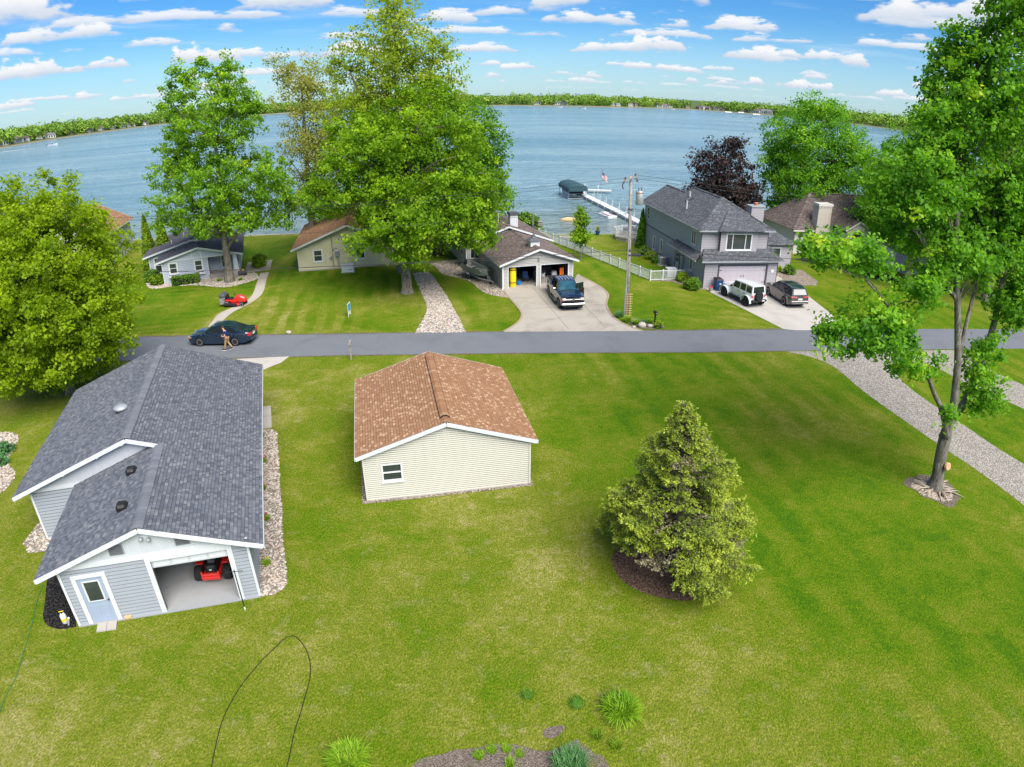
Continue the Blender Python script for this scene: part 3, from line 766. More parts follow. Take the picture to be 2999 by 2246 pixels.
GB = smooth_line([(-8.53,65.4),(-7.41,63.56),(-6.86,61.21),(-5.57,60.06),(-4.35,59.22),(-3.41,57.65),(-2.75,55.45),(-2.03,54.29),(-0.31,53.39)],2)+[(-0.72,55.9),(-2.9,62.6),(-4.0,61.9),(-5.5,67)]
struct(sheet('planting_bed', GB, 0.012, 'gravel_bed'))
stuff(tag(scatter_stones('gravel', GB, 2500, .025, .06, .01, seed=9), 'small brownish stones in the bed under the boat trailer', 'gravel'))
struct(sheet('planting_bed', smooth_poly([(-2.9,10.2),(-2.69,10.97),(-2.35,11.08),(-1.84,11.2),(-1.67,11.34),(-1.11,11.37),(-0.63,11.54),(0.07,11.54),(0.42,11.43),(0.86,11.27),(1.3,11.37),(1.6,11.5),(1.89,11.73),(1.95,11.5),(2.18,11.4),(2.3,11.15),(2.59,11.13),(2.8,10.2)],1), 0.012, 'soil'))
struct(sheet('planting_bed', smooth_poly([(0.9,12.02),(1.07,12.12),(1.52,12.2),(1.56,12.06),(1.27,11.74),(0.92,11.72)],1), 0.012, 'soil'))
struct(sheet('planting_bed', smooth_poly([(8.6,48.2),(9.4,48.6),(10.3,47.6),(11.6,46.6),(11.5,46.0),(10.6,45.8),(9.5,45.9),(8.9,46.6)],2), 0.012, 'soil'))
YB = [(-6.55,23.45),(0.98,25.05),(-0.6,32.9),(-8.3,31.4)]
struct(sheet('planting_bed', YB, 0.010, 'gravel_bed'))
struct(sheet('planting_bed', [(12.7,59.2),(14.9,58.9),(16.9,56.6),(17.9,56.2),(17.5,57.2),(15.6,73.5),(14.8,75.6),(13.9,75.4),(15.3,66),(16,60.2)], 0.012, 'gravel_bed'))
struct(sheet('planting_bed', [(26.4,60.3),(27.4,58.6),(29.6,58.9),(30.4,60.4),(30.6,64.8),(26.8,64.2)], 0.012, 'gravel_bed'))
struct(sheet('planting_bed', [(5.2,77.2),(7.2,77.4),(7.0,79.0),(5.4,78.8)], 0.012, 'gravel_pale'))
RB = smooth_line([(31.5,69.5),(33.5,67.34),(34.98,64.49),(37.5,62.2),(41,59.6),(45,57.5)],1)+[(47,59.5),(42,62.5),(39.5,65.5),(37,68),(34.5,70.5)]
struct(sheet('planting_bed', RB, 0.012, 'mulch_black'))
def paving(name, label, quad, nx, ny, mat, z0=0.0, h=0.05):
    q = [Vector((*p,0)) for p in quad]; c = sum(q, Vector())/4
    root = thing(name, label, 'paving', (c.x, c.y, z0))
    for i in range(nx):
        for j in range(ny):
            def P(a, b): return (q[0]*(1-a)*(1-b)+q[1]*a*(1-b)+q[2]*a*b+q[3]*(1-a)*b) - c
            e = 0.02
            pts = [P((i+e)/nx,(j+e)/ny),P((i+1-e)/nx,(j+e)/ny),P((i+1-e)/nx,(j+1-e)/ny),P((i+e)/nx,(j+1-e)/ny)]
            MB().prism([(p.x,p.y) for p in pts], 0, h).build('slab', mat, root)
    return root
paving('stepping_slab', 'grey stepping slabs in front of the garage side door', [(-14.72,14.96),(-14.02,15.19),(-14.21,15.62),(-14.9,15.4)], 2, 1, 'concrete_walk')
paving('landing_slab', 'pale concrete landing beside the long grey garage roof', [(-13.56,30.17),(-13.0,30.36),(-13.93,32.97),(-14.9,32.7)], 1, 2, 'concrete_pale')
# ------------------------------------------------------------------ building kit
def wall(parent, o, d, w_, h, board, back, gable=None, opens=(), pitch=0.12, thick=0.12, pieces=False, proud=0.016, z0=0.0, name='wall', gap=0.030):
    """lap-sided wall from o=(u,v) along d; outward normal on the right of d; gable=(s_apex,z_apex)"""
    nx, ny = d[1], -d[0]
    def P(s, z, out): return (o[0]+d[0]*s+nx*out, o[1]+d[1]*s+ny*out, z)
    top = gable[1] if gable else h
    def ed(z):
        if not gable or z <= h: return 0.0, w_
        t = (z-h)/(gable[1]-h)
        return gable[0]*t, w_-(w_-gable[0])*t
    def spans(a, b):
        l0, r0 = ed(a); l1, r1 = ed(b)
        cut = sorted((q[0], q[1]) for q in opens if q[2] <= a+1e-6 and q[3] >= b-1e-6)
        out = []; c0, c1 = l0, l1
        for s0, s1 in cut:
            if s0 > c0+1e-4: out.append((c0, min(s0, r0), c1, max(min(s0, r1), c1)))
            c0 = max(c0, s1); c1 = max(c1, s1)
        if r0 > c0+1e-4: out.append((c0, r0, min(c1, max(r1, c1)), max(r1, c1)))
        return out
    brk = sorted({z0, top} | ({h} if gable else set()) | {q[2] for q in opens if z0 < q[2] < top} | {q[3] for q in opens if z0 < q[3] < top})
    bo = -.016 if board else 0.0
    mb = MB()
    for a, b in zip(brk[:-1], brk[1:]):
        for s0, s1, t0, t1 in spans(a, b):
            mb.hexa([P(s0,a,-thick),P(s1,a,-thick),P(s1,a,bo),P(s0,a,bo),P(t0,b,-thick),P(t1,b,-thick),P(t1,b,bo),P(t0,b,bo)])
    wl = mb.build(name, back, parent)
    if board is None: return wl
    z = z0; allb = MB()
    while z < top-0.01:
        ze = min(z+pitch-gap, top-0.002)
        sub = [z]+[q for q in brk if z+1e-4 < q < ze-1e-4]+[ze]
        for a, b in zip(sub[:-1], sub[1:]):
            oa = proud-(proud-.004)*(a-z)/pitch; ob = proud-(proud-.004)*(b-z)/pitch
            for s0, s1, t0, t1 in spans(a, b):
                mb = MB() if pieces else allb
                mb.add([P(s0,a,oa),P(s1,a,oa),P(t1,b,ob),P(t0,b,ob),P(s0,a,-.012),P(s1,a,-.012),P(t0,b,-.012),P(t1,b,-.012)], [(0,1,2,3),(4,5,1,0),(4,0,3,6),(1,5,7,2),(3,2,7,6)])
                if pieces: mb.build('siding_board', board, wl)
        z += pitch
    if not pieces: stuff(allb.build('siding', board, wl))
    return wl
def window(parent, o, d, s0, s1, z0, z1, cols=1, rows=2, frame='white_vinyl', glass='window_glass', trim=0.09, proud=0.03, label=None, sillbox=False, depth=0.05):
    nx, ny = d[1], -d[0]
    def P(s, z, out): return (o[0]+d[0]*s+nx*out, o[1]+d[1]*s+ny*out, z)
    def bar(mb, a0, a1, b0, b1, o0, o1): mb.hexa([P(a0,b0,o0),P(a1,b0,o0),P(a1,b0,o1),P(a0,b0,o1),P(a0,b1,o0),P(a1,b1,o0),P(a1,b1,o1),P(a0,b1,o1)])
    mb = MB(); t = trim; i_ = 0.035
    cs = [k/cols for k in range(cols+1)] if isinstance(cols, int) else list(cols); cols = len(cs)-1
    bar(mb, s0-t, s0+i_, z0-t, z1+t, -depth, proud); bar(mb, s1-i_, s1+t, z0-t, z1+t, -depth, proud)
    bar(mb, s0+i_, s1-i_, z1-i_, z1+t, -depth, proud-.002); bar(mb, s0+i_, s1-i_, z0-t, z0+i_, -depth, proud-.002)
    for c in range(1, cols):
        sc = s0+(s1-s0)*cs[c]; bar(mb, sc-.035, sc+.035, z0+i_, z1-i_, -depth, proud-.006)
    for r_ in range(1, rows):
        zc = z0+(z1-z0)*r_/rows; bar(mb, s0+i_, s1-i_, zc-.025, zc+.025, -depth, proud-.012)
    win = mb.build('window', frame, parent)
    if label: win['label'] = label
    for c in range(cols):
        for r_ in range(rows):
            a0 = s0+(s1-s0)*cs[c]+.03; a1 = s0+(s1-s0)*cs[c+1]-.03; b0 = z0+(z1-z0)*r_/rows+.02; b1 = z0+(z1-z0)*(r_+1)/rows-.02
            g = MB(); bar(g, a0, a1, b0, b1, -depth-.01, -depth+.012+.008*r_); g.build('pane', glass, win)
    sb = MB(); bar(sb, s0-t-.03, s1+t+.03, z0-t-.04, z0-t+.001, -.01, proud+.03); sb.build('sill', frame, win)
    return win
SHM = {}
def roof_plane(parent, poly, mat, exposure=0.132, npieces=0, thick=0.07, name='roof', tabs=(0.09,0.12,0.16,0.21)):
    """poly[0]->poly[1] is the eave; shingle tabs laid in courses on a deck"""
    p = [Vector(q) for q in poly]
    e = (p[1]-p[0]).normalized(); nrm = Vector((0,0,0))
    for i in range(1, len(p)-1): nrm += (p[i]-p[0]).cross(p[i+1]-p[0])
    nrm.normalize()
    if nrm.z < 0: nrm = -nrm
    s = nrm.cross(e).normalized()
    if s.z < 0: s = -s
    if e.cross(s).z < 0: e = -e
    O = p[0]
    ab = [((q-O).dot(e), (q-O).dot(s)) for q in p]
    mb = MB(); k = len(p)
    mb.add([q for q in p]+[q-nrm*thick for q in p], [tuple(range(k)), tuple(range(2*k-1,k-1,-1))]+[(i,(i+1)%k,k+(i+1)%k,k+i) for i in range(k)])
    deck = mb.build(name, 'deck_joint_shade', parent)
    bmax = max(q[1] for q in ab)
    tl = []
    b = -0.02; row = 0
    while b < bmax-0.02:
        bm_ = min(b+exposure/2, bmax-.01); bm_ = max(bm_, 0.005)
        xs = []
        for i in range(k):
            (a0,b0),(a1,b1) = ab[i], ab[(i+1)%k]
            if (b0-bm_)*(b1-bm_) < 0: xs.append(a0+(a1-a0)*(bm_-b0)/(b1-b0))
        if len(xs) >= 2:
            lo, hi = min(xs), max(xs); a = lo-random.uniform(0,.12)
            while a < hi-.02:
                w_ = random.choice(tabs); a0 = max(a, lo); a1 = min(a+w_, hi)
                tl.append((a0, a1, b, a0 > lo and a1 < hi, w_)); a += w_
        b += exposure; row += 1
    full = [t for t in tl if t[3]]
    chosen = set()
    if npieces:
        near = sorted(full, key=lambda t: (O+e*((t[0]+t[1])/2)+s*t[2]).y)[:npieces]
        chosen = set(id(t) for t in near)
    mb = MB()
    up0, up1, len_ = 0.014, 0.004, exposure-0.014
    rot = Matrix((e, s, nrm)).transposed()
    for t in tl:
        lift = random.uniform(0, .004)
        if id(t) in chosen:
            key = (mat, t[4], exposure)
            if key not in SHM:
                w_ = t[4]; g = .006
                SHM[key] = MB().add([(g,0,up0),(w_-g,0,up0),(w_-g,len_,up1),(g,len_,up1),(g,0,.001),(w_-g,0,.001)], [(0,1,2,3),(4,5,1,0),(4,0,3),(1,5,2)]).mesh('shingle', mat+'_piece')
            o = link('shingle', SHM[key], deck)
            o.matrix_local = Matrix.Translation(O+e*t[0]+s*t[2]+nrm*lift) @ rot.to_4x4()
        else:
            A = O+e*(t[0]+.006)+s*t[2]; B = O+e*(t[1]-.006)+s*t[2]
            mb.add([A+nrm*(up0+lift), B+nrm*(up0+lift), B+s*len_+nrm*(up1+lift), A+s*len_+nrm*(up1+lift), A+nrm*.001, B+nrm*.001], [(0,1,2,3),(4,5,1,0),(4,0,3),(1,5,2)])
            r_ = random.random(); mb.r[-4:] = [r_]*4
    if mb.f: stuff(mb.build('shingle_field', mat, deck, attr=True))
    return deck
def ridge_caps(parent, p0, p1, mat, w_=0.17, L_=0.22, pieces=False, drop=0.06, name='ridge_cap', lift=0.02):
    p0, p1 = Vector(p0), Vector(p1); d = (p1-p0); n_ = max(1, int(d.length/L_)); dn = d.normalized()
    side = dn.cross(Vector((0,0,1))).normalized()
    me = None; mb = MB()
    for i in range(n_):
        a = p0+dn*(i*L_); lf = lift+random.uniform(0,.006)
        vs = [-side*w_+Vector((0,0,-drop)), -side*w_*.4+Vector((0,0,0.0)), side*w_*.4, side*w_+Vector((0,0,-drop))]
        q = [v+Vector((0,0,.018)) for v in vs]+[v+dn*(L_+.03)+Vector((0,0,.004)) for v in vs]
        F_ = [(0,1,5,4),(1,2,6,5),(2,3,7,6)]
        lo_ = [v for v in vs[:4]]
        if pieces:
            if me is None: me = MB().add(q+[vs[0],vs[1],vs[2],vs[3]], F_+[(8,9,1,0),(9,10,2,1),(10,11,3,2)]).mesh(name, mat+'_piece')
            o = link(name, me, parent); o.location = a+Vector((0,0,lf))
        else:
            off_ = a+Vector((0,0,lf)); r0 = len(mb.r)
            mb.add([v+off_ for v in q], F_); rr = random.random(); mb.r[r0:] = [rr]*(len(mb.r)-r0)
    if not pieces: return stuff(mb.build(name, mat, parent, attr=True))
def fascia(parent, pts, mat='white_paint', w_=0.04, h=0.17, name='fascia', dz=-0.06):
    mb = MB()
    for a, b in zip(pts[:-1], pts[1:]): mb.beam((a[0],a[1],a[2]+dz),(b[0],b[1],b[2]+dz), w_, h)
    return mb.build(name, mat, parent)
def gable_roof(parent, u0, u1, v0, v1, ze, ur, zr, mat, np_l=0, np_r=0, fmat='white_paint', caps=False, back=True, fh=0.17):
    """ridge along v; eaves at u0,u1 (z=ze), ridge at ur (z=zr)"""
    L_ = roof_plane(parent, [(u0,v1,ze),(u0,v0,ze),(ur,v0,zr),(ur,v1,zr)], mat, npieces=np_l)
    R_ = roof_plane(parent, [(u1,v0,ze),(u1,v1,ze),(ur,v1,zr),(ur,v0,zr)], mat, npieces=np_r)
    ridge_caps(parent, (ur,v0,zr), (ur,v1,zr), mat, pieces=caps)
    fascia(parent, [(u0,v0-.022,ze-.03),(ur,v0-.022,zr-.03)], fmat, h=fh); fascia(parent, [(ur,v0-.022,zr-.03),(u1,v0-.022,ze-.03)], fmat, h=fh)
    if back: fascia(parent, [(u0,v1+.022,ze-.03),(ur,v1+.022,zr-.03),(u1,v1+.022,ze-.03)], fmat, h=fh)
    fascia(parent, [(u0-.02,v0,ze-.05),(u0-.02,v1,ze-.05)], fmat, h=.13, name='gutter', w_=.06); fascia(parent, [(u1+.02,v0,ze-.05),(u1+.02,v1,ze-.05)], fmat, h=.13, name='gutter', w_=.06)
    return L_, R_
def corner(parent, u, v, z0, z1, mat='white_paint', s=0.09):
    mb = MB().box((u-s/2,v-s/2,z0),(u+s/2,v+s/2,z1)); return mb.build('corner_board', mat, parent)
FRONT, RIGHT, BACK, LEFT = (1,0), (0,1), (-1,0), (0,-1)

# ------------------------------------------------------------------ grey garage with its long two-level roof
g = thing('garage', 'long grey garage with two-level dark shingle roof and open door at left', 'garage', (-15.56,15.24,0), R(19.3))
W0 = 6.68; EZ = 2.48; SL = 0.3625
apz = EZ+SL*4.0
# front wall: gable part is white board, lower part grey lap siding
op = [(0.52,1.44,0.05,2.08),(3.25,5.95,0.0,2.36)]
wall(g, (0,0), FRONT, W0, 2.62, 'siding_grey', 'groove_shade', None, op, 0.155, pieces=True)
mb = MB()
mb.add([(0-.3,-.03,2.52),(W0+.3,-.03,2.52),(3.25,-.03,apz-.16),(0-.3,.03,2.52),(W0+.3,.03,2.52),(3.25,.03,apz-.16)], [(0,1,2),(3,5,4),(0,3,4,1),(1,4,5,2),(2,5,3,0)])
gb = mb.build('gable_panel', 'panel_white', g)
mb = MB()
for i in range(1, 20):
    u = -.2+i*.36; zt = EZ+SL*min(u+.75, 7.25-u)-.28
    if zt > 2.72: MB().box((u-.008,-.036,2.7),(u+.008,-.030,zt)).build('batten', 'white_paint', gb)
MB().box((-.06,-.055,2.50),(W0+.06,-.012,2.70)).build('band_board', 'white_paint', g)
# louvred gable vents
for u in (2.25, 4.55):
    v_ = MB().box((u-.27,-.05,2.85),(u+.27,-.032,3.28)).build('gable_vent', 'vent_grey', g)
    for k in range(6): MB().hexa([(u-.23,-.075,2.88+k*.065),(u+.23,-.075,2.88+k*.065),(u+.23,-.051,2.92+k*.065),(u-.23,-.051,2.92+k*.065),(u-.23,-.075,2.89+k*.065),(u+.23,-.075,2.89+k*.065),(u+.23,-.051,2.935+k*.065),(u-.23,-.051,2.935+k*.065)]).build('louvre', 'vent_dark', v_)
# side door
dr = MB().box((.52,-.02,.05),(1.44,.03,2.08)).build('door', 'door_blue', g)
mb = MB()
mb.box((.36,-.06,0),(.52,.02,2.22)); mb.box((1.44,-.06,0),(1.60,.02,2.22)); mb.box((.521,-.06,2.08),(1.439,.02,2.22))
mb.build('door_frame', 'white_paint', dr)
mb = MB()
for a in ((.68,.70,1.02,1.90),(1.26,1.28,1.02,1.90),(.68,1.28,1.00,1.04),(.68,1.28,1.88,1.92)): mb.box((a[0]-.02,-.04,a[2]),(a[1]+.02,-.018,a[3]))
mb.build('glazing_bead', 'white_paint', dr)
MB().box((.69,-.03,1.03),(1.27,-.012,1.89)).build('pane', 'window_glass', dr)
mb = MB()
for a in (.66,1.02): mb.box((a,-.028,.2),(a+.28,-.019,.82))
mb.build('panel', 'door_blue', dr)
MB().ball((1.38,-.06,1.02), .035).build('door_knob', 'black_plastic', dr)
# overhead door, half rolled
od = MB().box((3.25,.05,2.0),(5.95,.09,2.36)).build('overhead_door', 'panel_white', g)
for k in range(4): MB().box((3.33+k*.655,.035,2.05),(3.89+k*.655,.051,2.31)).build('panel', 'white_paint', od)
mb = MB()
mb.box((3.07,-.06,0),(3.25,.04,2.50)); mb.box((5.95,-.06,0),(6.13,.04,2.50)); mb.box((3.251,-.06,2.36),(5.949,.04,2.50))
mb.build('door_frame', 'white_paint', g)
MB().box((3.26,.06,2.2),(5.94,2.5,2.26)).build('raised_door_section', 'panel_white', g)
# floor, side walls, back
MB().box((-.02,-.12,.005),(W0+.02,16.2,.045)).build('floor_slab', 'concrete_floor', g)
wall(g, (W0,0), RIGHT, 16.2, 2.55, 'siding_grey', 'groove_shade', None, [(14.3,15.2,.05,2.05)], 0.155)
wall(g, (0,5.85), LEFT, 5.85, 2.55, 'siding_grey', 'groove_shade', None, (), 0.155)
wall(g, (-2.75,16.2), LEFT, 10.2, 2.55, 'siding_grey', 'groove_shade', None, (), 0.155)
wall(g, (-2.75,6.0), FRONT, 2.75, 2.4, 'siding_grey', 'groove_shade', None, (), 0.155, pieces=True)
wall(g, (W0,16.2), BACK, W0+2.75, 2.5, 'siding_grey', 'groove_shade', (W0-1.94,4.2), (), 0.155)
wall(g, (0,7.0), FRONT, W0, 2.5, None, 'interior')
# board gable of the upper roof, seen above the lower left slope
ur, zu = 1.94, EZ+SL*5.31
mb = MB().add([(-3.2,5.98,2.40),(4.2,5.98,2.40),(4.2,5.98,3.55),(ur,5.98,zu-.14),(-3.2,6.04,2.40),(4.2,6.04,2.40),(4.2,6.04,3.55),(ur,6.04,zu-.14)], [(0,1,2,3),(7,6,5,4),(0,4,5,1),(1,5,6,2),(2,6,7,3),(3,7,4,0)])
gb2 = mb.build('gable_panel', 'panel_white', g)
mb = MB()
for i in range(15):
    u = -2.7+i*.34; zt = EZ+SL*(u+3.37)-.2
    if zt > 2.6 and u < ur: MB().box((u-.008,5.972,2.42),(u+.008,5.981,zt)).build('batten', 'white_paint', gb2)
MB().box((-2.8,5.955,2.36),(.1,5.979,2.54)).build('band_board', 'white_paint', g)
for u in (-1.0, .6, 1.75): MB().beam((u,5.6,EZ+SL*(u+3.37)-.16),(u,5.97,EZ+SL*(u+3.37)-.34),.09,.09).build('bracket', 'white_paint', g)
for u in (.9, 3.25, 5.9):
    zz = EZ+SL*min(u+.75,7.25-u)-.16
    MB().beam((u,-.2,zz-.02),(u,.0,zz-.1),.09,.09).build('bracket', 'white_paint', g)
# roofs
VF, VM, VB = -.25, 5.62, 16.62
roof_plane(g, [(-.75,VM+.3,EZ),(-.75,VF,EZ),(3.25,VF,apz),(3.25,VM+.3,apz)], 'shingle_grey', npieces=110)
roof_plane(g, [(7.25,VF,EZ),(7.25,VB,EZ),(3.25,VB,apz),(3.25,VF,apz)], 'shingle_grey', npieces=130)
roof_plane(g, [(3.25,VM,apz+.001),(3.25,VB,apz+.001),(ur,VB,zu),(ur,VM,zu)], 'shingle_grey')
roof_plane(g, [(-3.37,VB,EZ),(-3.37,VM,EZ),(ur,VM,zu),(ur,VB,zu)], 'shingle_grey', npieces=60)
ridge_caps(g, (3.25,VF,apz), (3.25,VM+.1,apz), 'shingle_cap', w_=.2, pieces=True)
ridge_caps(g, (ur,VM,zu), (ur,VB,zu), 'shingle_cap', w_=.2, pieces=True)
fascia(g, [(-.75,VF-.022,EZ-.03),(3.25,VF-.022,apz-.03)]); fascia(g, [(3.25,VF-.022,apz-.03),(7.25,VF-.022,EZ-.03)])
fascia(g, [(-3.37,VM-.022,EZ-.03),(ur,VM-.022,zu-.03)]); fascia(g, [(ur,VM-.022,zu-.03),(3.2,VM-.022,apz+.0)])
fascia(g, [(-.77,VF,EZ-.06),(-.77,VM,EZ-.06)], name='gutter', w_=.05, h=.12); fascia(g, [(-3.39,VM,EZ-.06),(-3.39,VB,EZ-.06)], name='gutter', w_=.05, h=.12); fascia(g, [(7.27,VF,EZ-.06),(7.27,VB,EZ-.06)], name='gutter', w_=.05, h=.12)
corner(g, 0, 0, 0, 2.5); corner(g, W0, 0, 0, 2.5); corner(g, -2.75, 6.0, 0, 2.4)
# roof vents
def roof_vent(u, v):
    z = EZ+SL*(u+.75)
    vt = MB().bbox((u,v,z-.04),(.42,.44,.26),0,.09).build('roof_vent', 'black_plastic', g)
    MB().hexa([(u-.2,v-.22,z-.06),(u+.2,v-.22,z+.09),(u+.2,v+.22,z+.09),(u-.2,v+.22,z-.06),(u-.2,v-.22,z-.05),(u+.2,v-.22,z+.1),(u+.2,v+.22,z+.1),(u-.2,v+.22,z-.05)]).build('flashing', 'black_plastic', vt)
roof_vent(2.25, 4.3); roof_vent(2.35, 1.7)
zz = EZ+SL*(1.05+3.37)
vt = MB().lathe([(.16,-.12),(.16,.12),(.33,.13),(.33,.19),(.24,.27),(.04,.30)], (1.05,9.2,zz), 20).build('turbine_vent', 'galvanised', g, auto=40)
MB().lathe([(.34,-.02),(.34,.0)], (1.05,9.2,zz+.15), 20).build('brim', 'steel', vt)
# flood lights under the gable
fl = MB().box((3.2,-.06,3.35),(3.5,-.035,3.5)).build('flood_light', 'white_paint', g)
for s_ in (-1,1): MB().lathe([(.03,-.16),(.075,-.12),(.075,-.02),(.03,.03)], (3.35+s_*.12,-.06,3.36-.03*s_), 10, axis='y').build('lamp_head', 'vent_grey', fl)
MB().box((5.55,-.14,2.88),(5.75,-.04,2.97)).build('camera_unit', 'panel_white', g)
MB().box((1.7,-.12,.0),(1.95,-.01,.13)).build('step_block', 'wood_pale', g)
MB().tube([(-.45,.1,.02),(-.25,-.1,.5)],.04,8).build('downspout', 'white_paint', g)

# ------------------------------------------------------------------ cream shed with brown roof
y = thing('shed', 'cream sided shed with tan brown shingle roof in the middle lawn', 'shed', (-6.35,23.7,0), R(12))
SW, SD, SH, SR = 7.3, 7.85, 2.25, 3.62
wop = (0.78,1.62,0.95,1.78)
wall(y, (0,0), FRONT, SW, SH, 'siding_cream', 'groove_shade', (SW/2,SR-.12), [wop], 0.1, pieces=True, proud=.014, gap=.030, z0=.06)
wall(y, (SW,0), RIGHT, SD, SH, 'siding_cream', 'groove_shade', None, (), 0.1, proud=.014, gap=.030, z0=.06)
wall(y, (SW,SD), BACK, SW, SH, 'siding_cream', 'groove_shade', (SW/2,SR-.12), (), 0.1, proud=.014, gap=.030, z0=.06)
wall(y, (0,SD), LEFT, SD, SH, 'siding_cream', 'groove_shade', None, (), 0.1, proud=.014, gap=.030, z0=.06)
MB().box((-.03,-.03,.0),(SW+.03,SD+.03,.07)).build('foundation', 'concrete_pale', y)
window(y, (0,0), FRONT, *wop, trim=.05, label='small white single-hung window in the shed gable')
SE = 2.33
gable_roof(y, -.3, SW+.3, -.14, SD+.14, SE, SW/2, SR, 'shingle_brown', 150, 130, caps=False)
rv = MB()
p0, p1 = .35, SD-.35; hw = .22
rv.add([(SW/2-hw,p0,SR-.01),(SW/2,p0,SR+.075),(SW/2+hw,p0,SR-.01),(SW/2-hw,p1,SR-.01),(SW/2,p1,SR+.075),(SW/2+hw,p1,SR-.01),(SW/2-hw,p0,SR-.07),(SW/2+hw,p0,SR-.07),(SW/2-hw,p1,SR-.07),(SW/2+hw,p1,SR-.07)], [(0,1,4,3),(1,2,5,4),(0,3,8,6),(2,7,9,5),(0,6,7,2,1),(3,4,5,9,8)])
rvo = rv.build('ridge_vent', 'black_plastic', y)
ridge_caps(rvo, (SW/2,p0+.06,SR+.065), (SW/2,p1-.06,SR+.065), 'shingle_brown', w_=.2, L_=.26, pieces=True, drop=.075, name='ridge_cap', lift=.006)
for u in (0, SW): corner(y, u, 0, .06, SH, 'siding_cream', .08)
# ------------------------------------------------------------------ blue-grey cottage
b = thing('cottage', 'blue grey cottage with dark two-level roof and flower boxes', 'house', (-34.68,59.81,0), R(20.7))
E0, S0 = 2.28, .256
wins = [(.72,1.42,1.0,2.0),(3.25,3.95,1.0,2.0)]
wall(b, (0,0), FRONT, 4.54, 2.28, 'siding_blue', 'groove_shade', None, wins, .17)
for q in wins:
    window(b, (0,0), FRONT, *q, trim=.11)
    fb = MB().box((q[0]-.22,-.26,.62),(q[1]+.22,-.03,.84)).build('flower_box', 'white_paint', b)
    MB().box((q[0]-.16,-.22,.80),(q[1]+.16,-.06,.87)).build('box_soil', 'mulch_black', fb)
MB().add([(-.4,-.02,2.26),(8.0,-.02,2.26),(3.76,-.02,3.32),(-.4,.04,2.26),(8.0,.04,2.26),(3.76,.04,3.32)], [(0,1,2),(3,5,4),(0,3,4,1),(1,4,5,2),(2,5,3,0)]).build('gable_panel', 'siding_blue', b)
MB().box((-.1,-.05,2.2),(7.7,.0,2.34)).build('band_board', 'white_paint', b)
for u in (3.0,3.9): MB().box((u,-.05,2.34),(u+.12,-.021,3.1)).build('gable_strip', 'white_paint', b)
wall(b, (4.54,0), RIGHT, 1.4, 2.28, 'siding_blue', 'groove_shade', None, (), .17)
wall(b, (4.54,1.4), FRONT, 3.1, 2.28, 'siding_blue', 'groove_shade', None, [(1.3,2.2,.7,2.0)], .17)
window(b, (4.54,1.4), FRONT, 1.3, 2.2, .7, 2.0, trim=.09)
MB().box((4.5,-.1,0),(7.7,1.4,.42)).build('porch_floor', 'wood_grey', b)
st = MB().box((6.95,-.15,0),(7.65,.45,.62)).build('stone_pier', 'chimney_brick', b)
MB().hexa([(7.02,-.08,.62),(7.56,-.08,.62),(7.56,.36,.62),(7.02,.36,.62),(7.12,-.02,2.28),(7.46,-.02,2.28),(7.46,.28,2.28),(7.12,.28,2.28)]).build('porch_column', 'white_paint', b)
MB().hexa([(7.06,1.0,.42),(7.42,1.0,.42),(7.42,1.35,.42),(7.06,1.35,.42),(7.12,1.02,2.28),(7.4,1.02,2.28),(7.4,1.3,2.28),(7.12,1.3,2.28)]).build('porch_column', 'white_paint', b)
wall(b, (7.64,1.4), RIGHT, 11.2, 2.28, 'siding_blue', 'groove_shade', None, (), .17)
wall(b, (-1.8,3.5), FRONT, 1.8, 2.28, 'siding_blue', 'groove_shade', None, [(.55,1.35,.5,2.0)], .17)
window(b, (-1.8,3.5), FRONT, .55, 1.35, .5, 2.0, trim=.11)
wall(b, (-1.8,12.6), LEFT, 9.1, 2.28, 'siding_blue', 'groove_shade', None, (), .17)
wall(b, (0,3.5), LEFT, 3.5, 2.28, 'siding_blue', 'groove_shade', None, (), .17)
wall(b, (7.64,12.6), BACK, 9.44, 2.28, 'siding_blue', 'groove_shade', (4.74,3.5), (), .17)
az_, uz_ = E0+S0*4.38, E0+S0*5.25
roof_plane(b, [(-.62,3.4,E0),(-.62,-.32,E0),(3.76,-.32,az_),(3.76,3.4,az_)], 'shingle_dark')
roof_plane(b, [(8.15,-.32,E0),(8.15,12.9,E0),(3.76,12.9,az_),(3.76,-.32,az_)], 'shingle_dark')
roof_plane(b, [(3.76,3.1,az_+.001),(3.76,12.9,az_+.001),(2.9,12.9,uz_),(2.9,3.1,uz_)], 'shingle_dark')
roof_plane(b, [(-2.35,12.9,E0),(-2.35,3.1,E0),(2.9,3.1,uz_),(2.9,12.9,uz_)], 'shingle_dark')
MB().add([(-2.2,3.45,2.25),(3.6,3.45,2.25),(3.6,3.45,3.35),(2.9,3.45,uz_-.1),(-2.2,3.5,2.25),(3.6,3.5,2.25),(3.6,3.5,3.35),(2.9,3.5,uz_-.1)], [(0,1,2,3),(7,6,5,4),(0,4,5,1),(1,5,6,2),(2,6,7,3),(3,7,4,0)]).build('gable_panel', 'siding_blue', b)
ridge_caps(b, (3.76,-.32,az_), (3.76,3.2,az_), 'shingle_dark'); ridge_caps(b, (2.9,3.1,uz_), (2.9,12.9,uz_), 'shingle_dark')
fascia(b, [(-.62,-.34,E0-.03),(3.76,-.34,az_-.03)]); fascia(b, [(3.76,-.34,az_-.03),(8.15,-.34,E0-.03)])
fascia(b, [(-2.35,3.08,E0-.03),(2.9,3.08,uz_-.03)]); fascia(b, [(2.9,3.08,uz_-.03),(3.9,3.08,az_-.01)])
for u, v in ((0,0),(4.54,0),(-1.8,3.5)): corner(b, u, v, 0, 2.28)
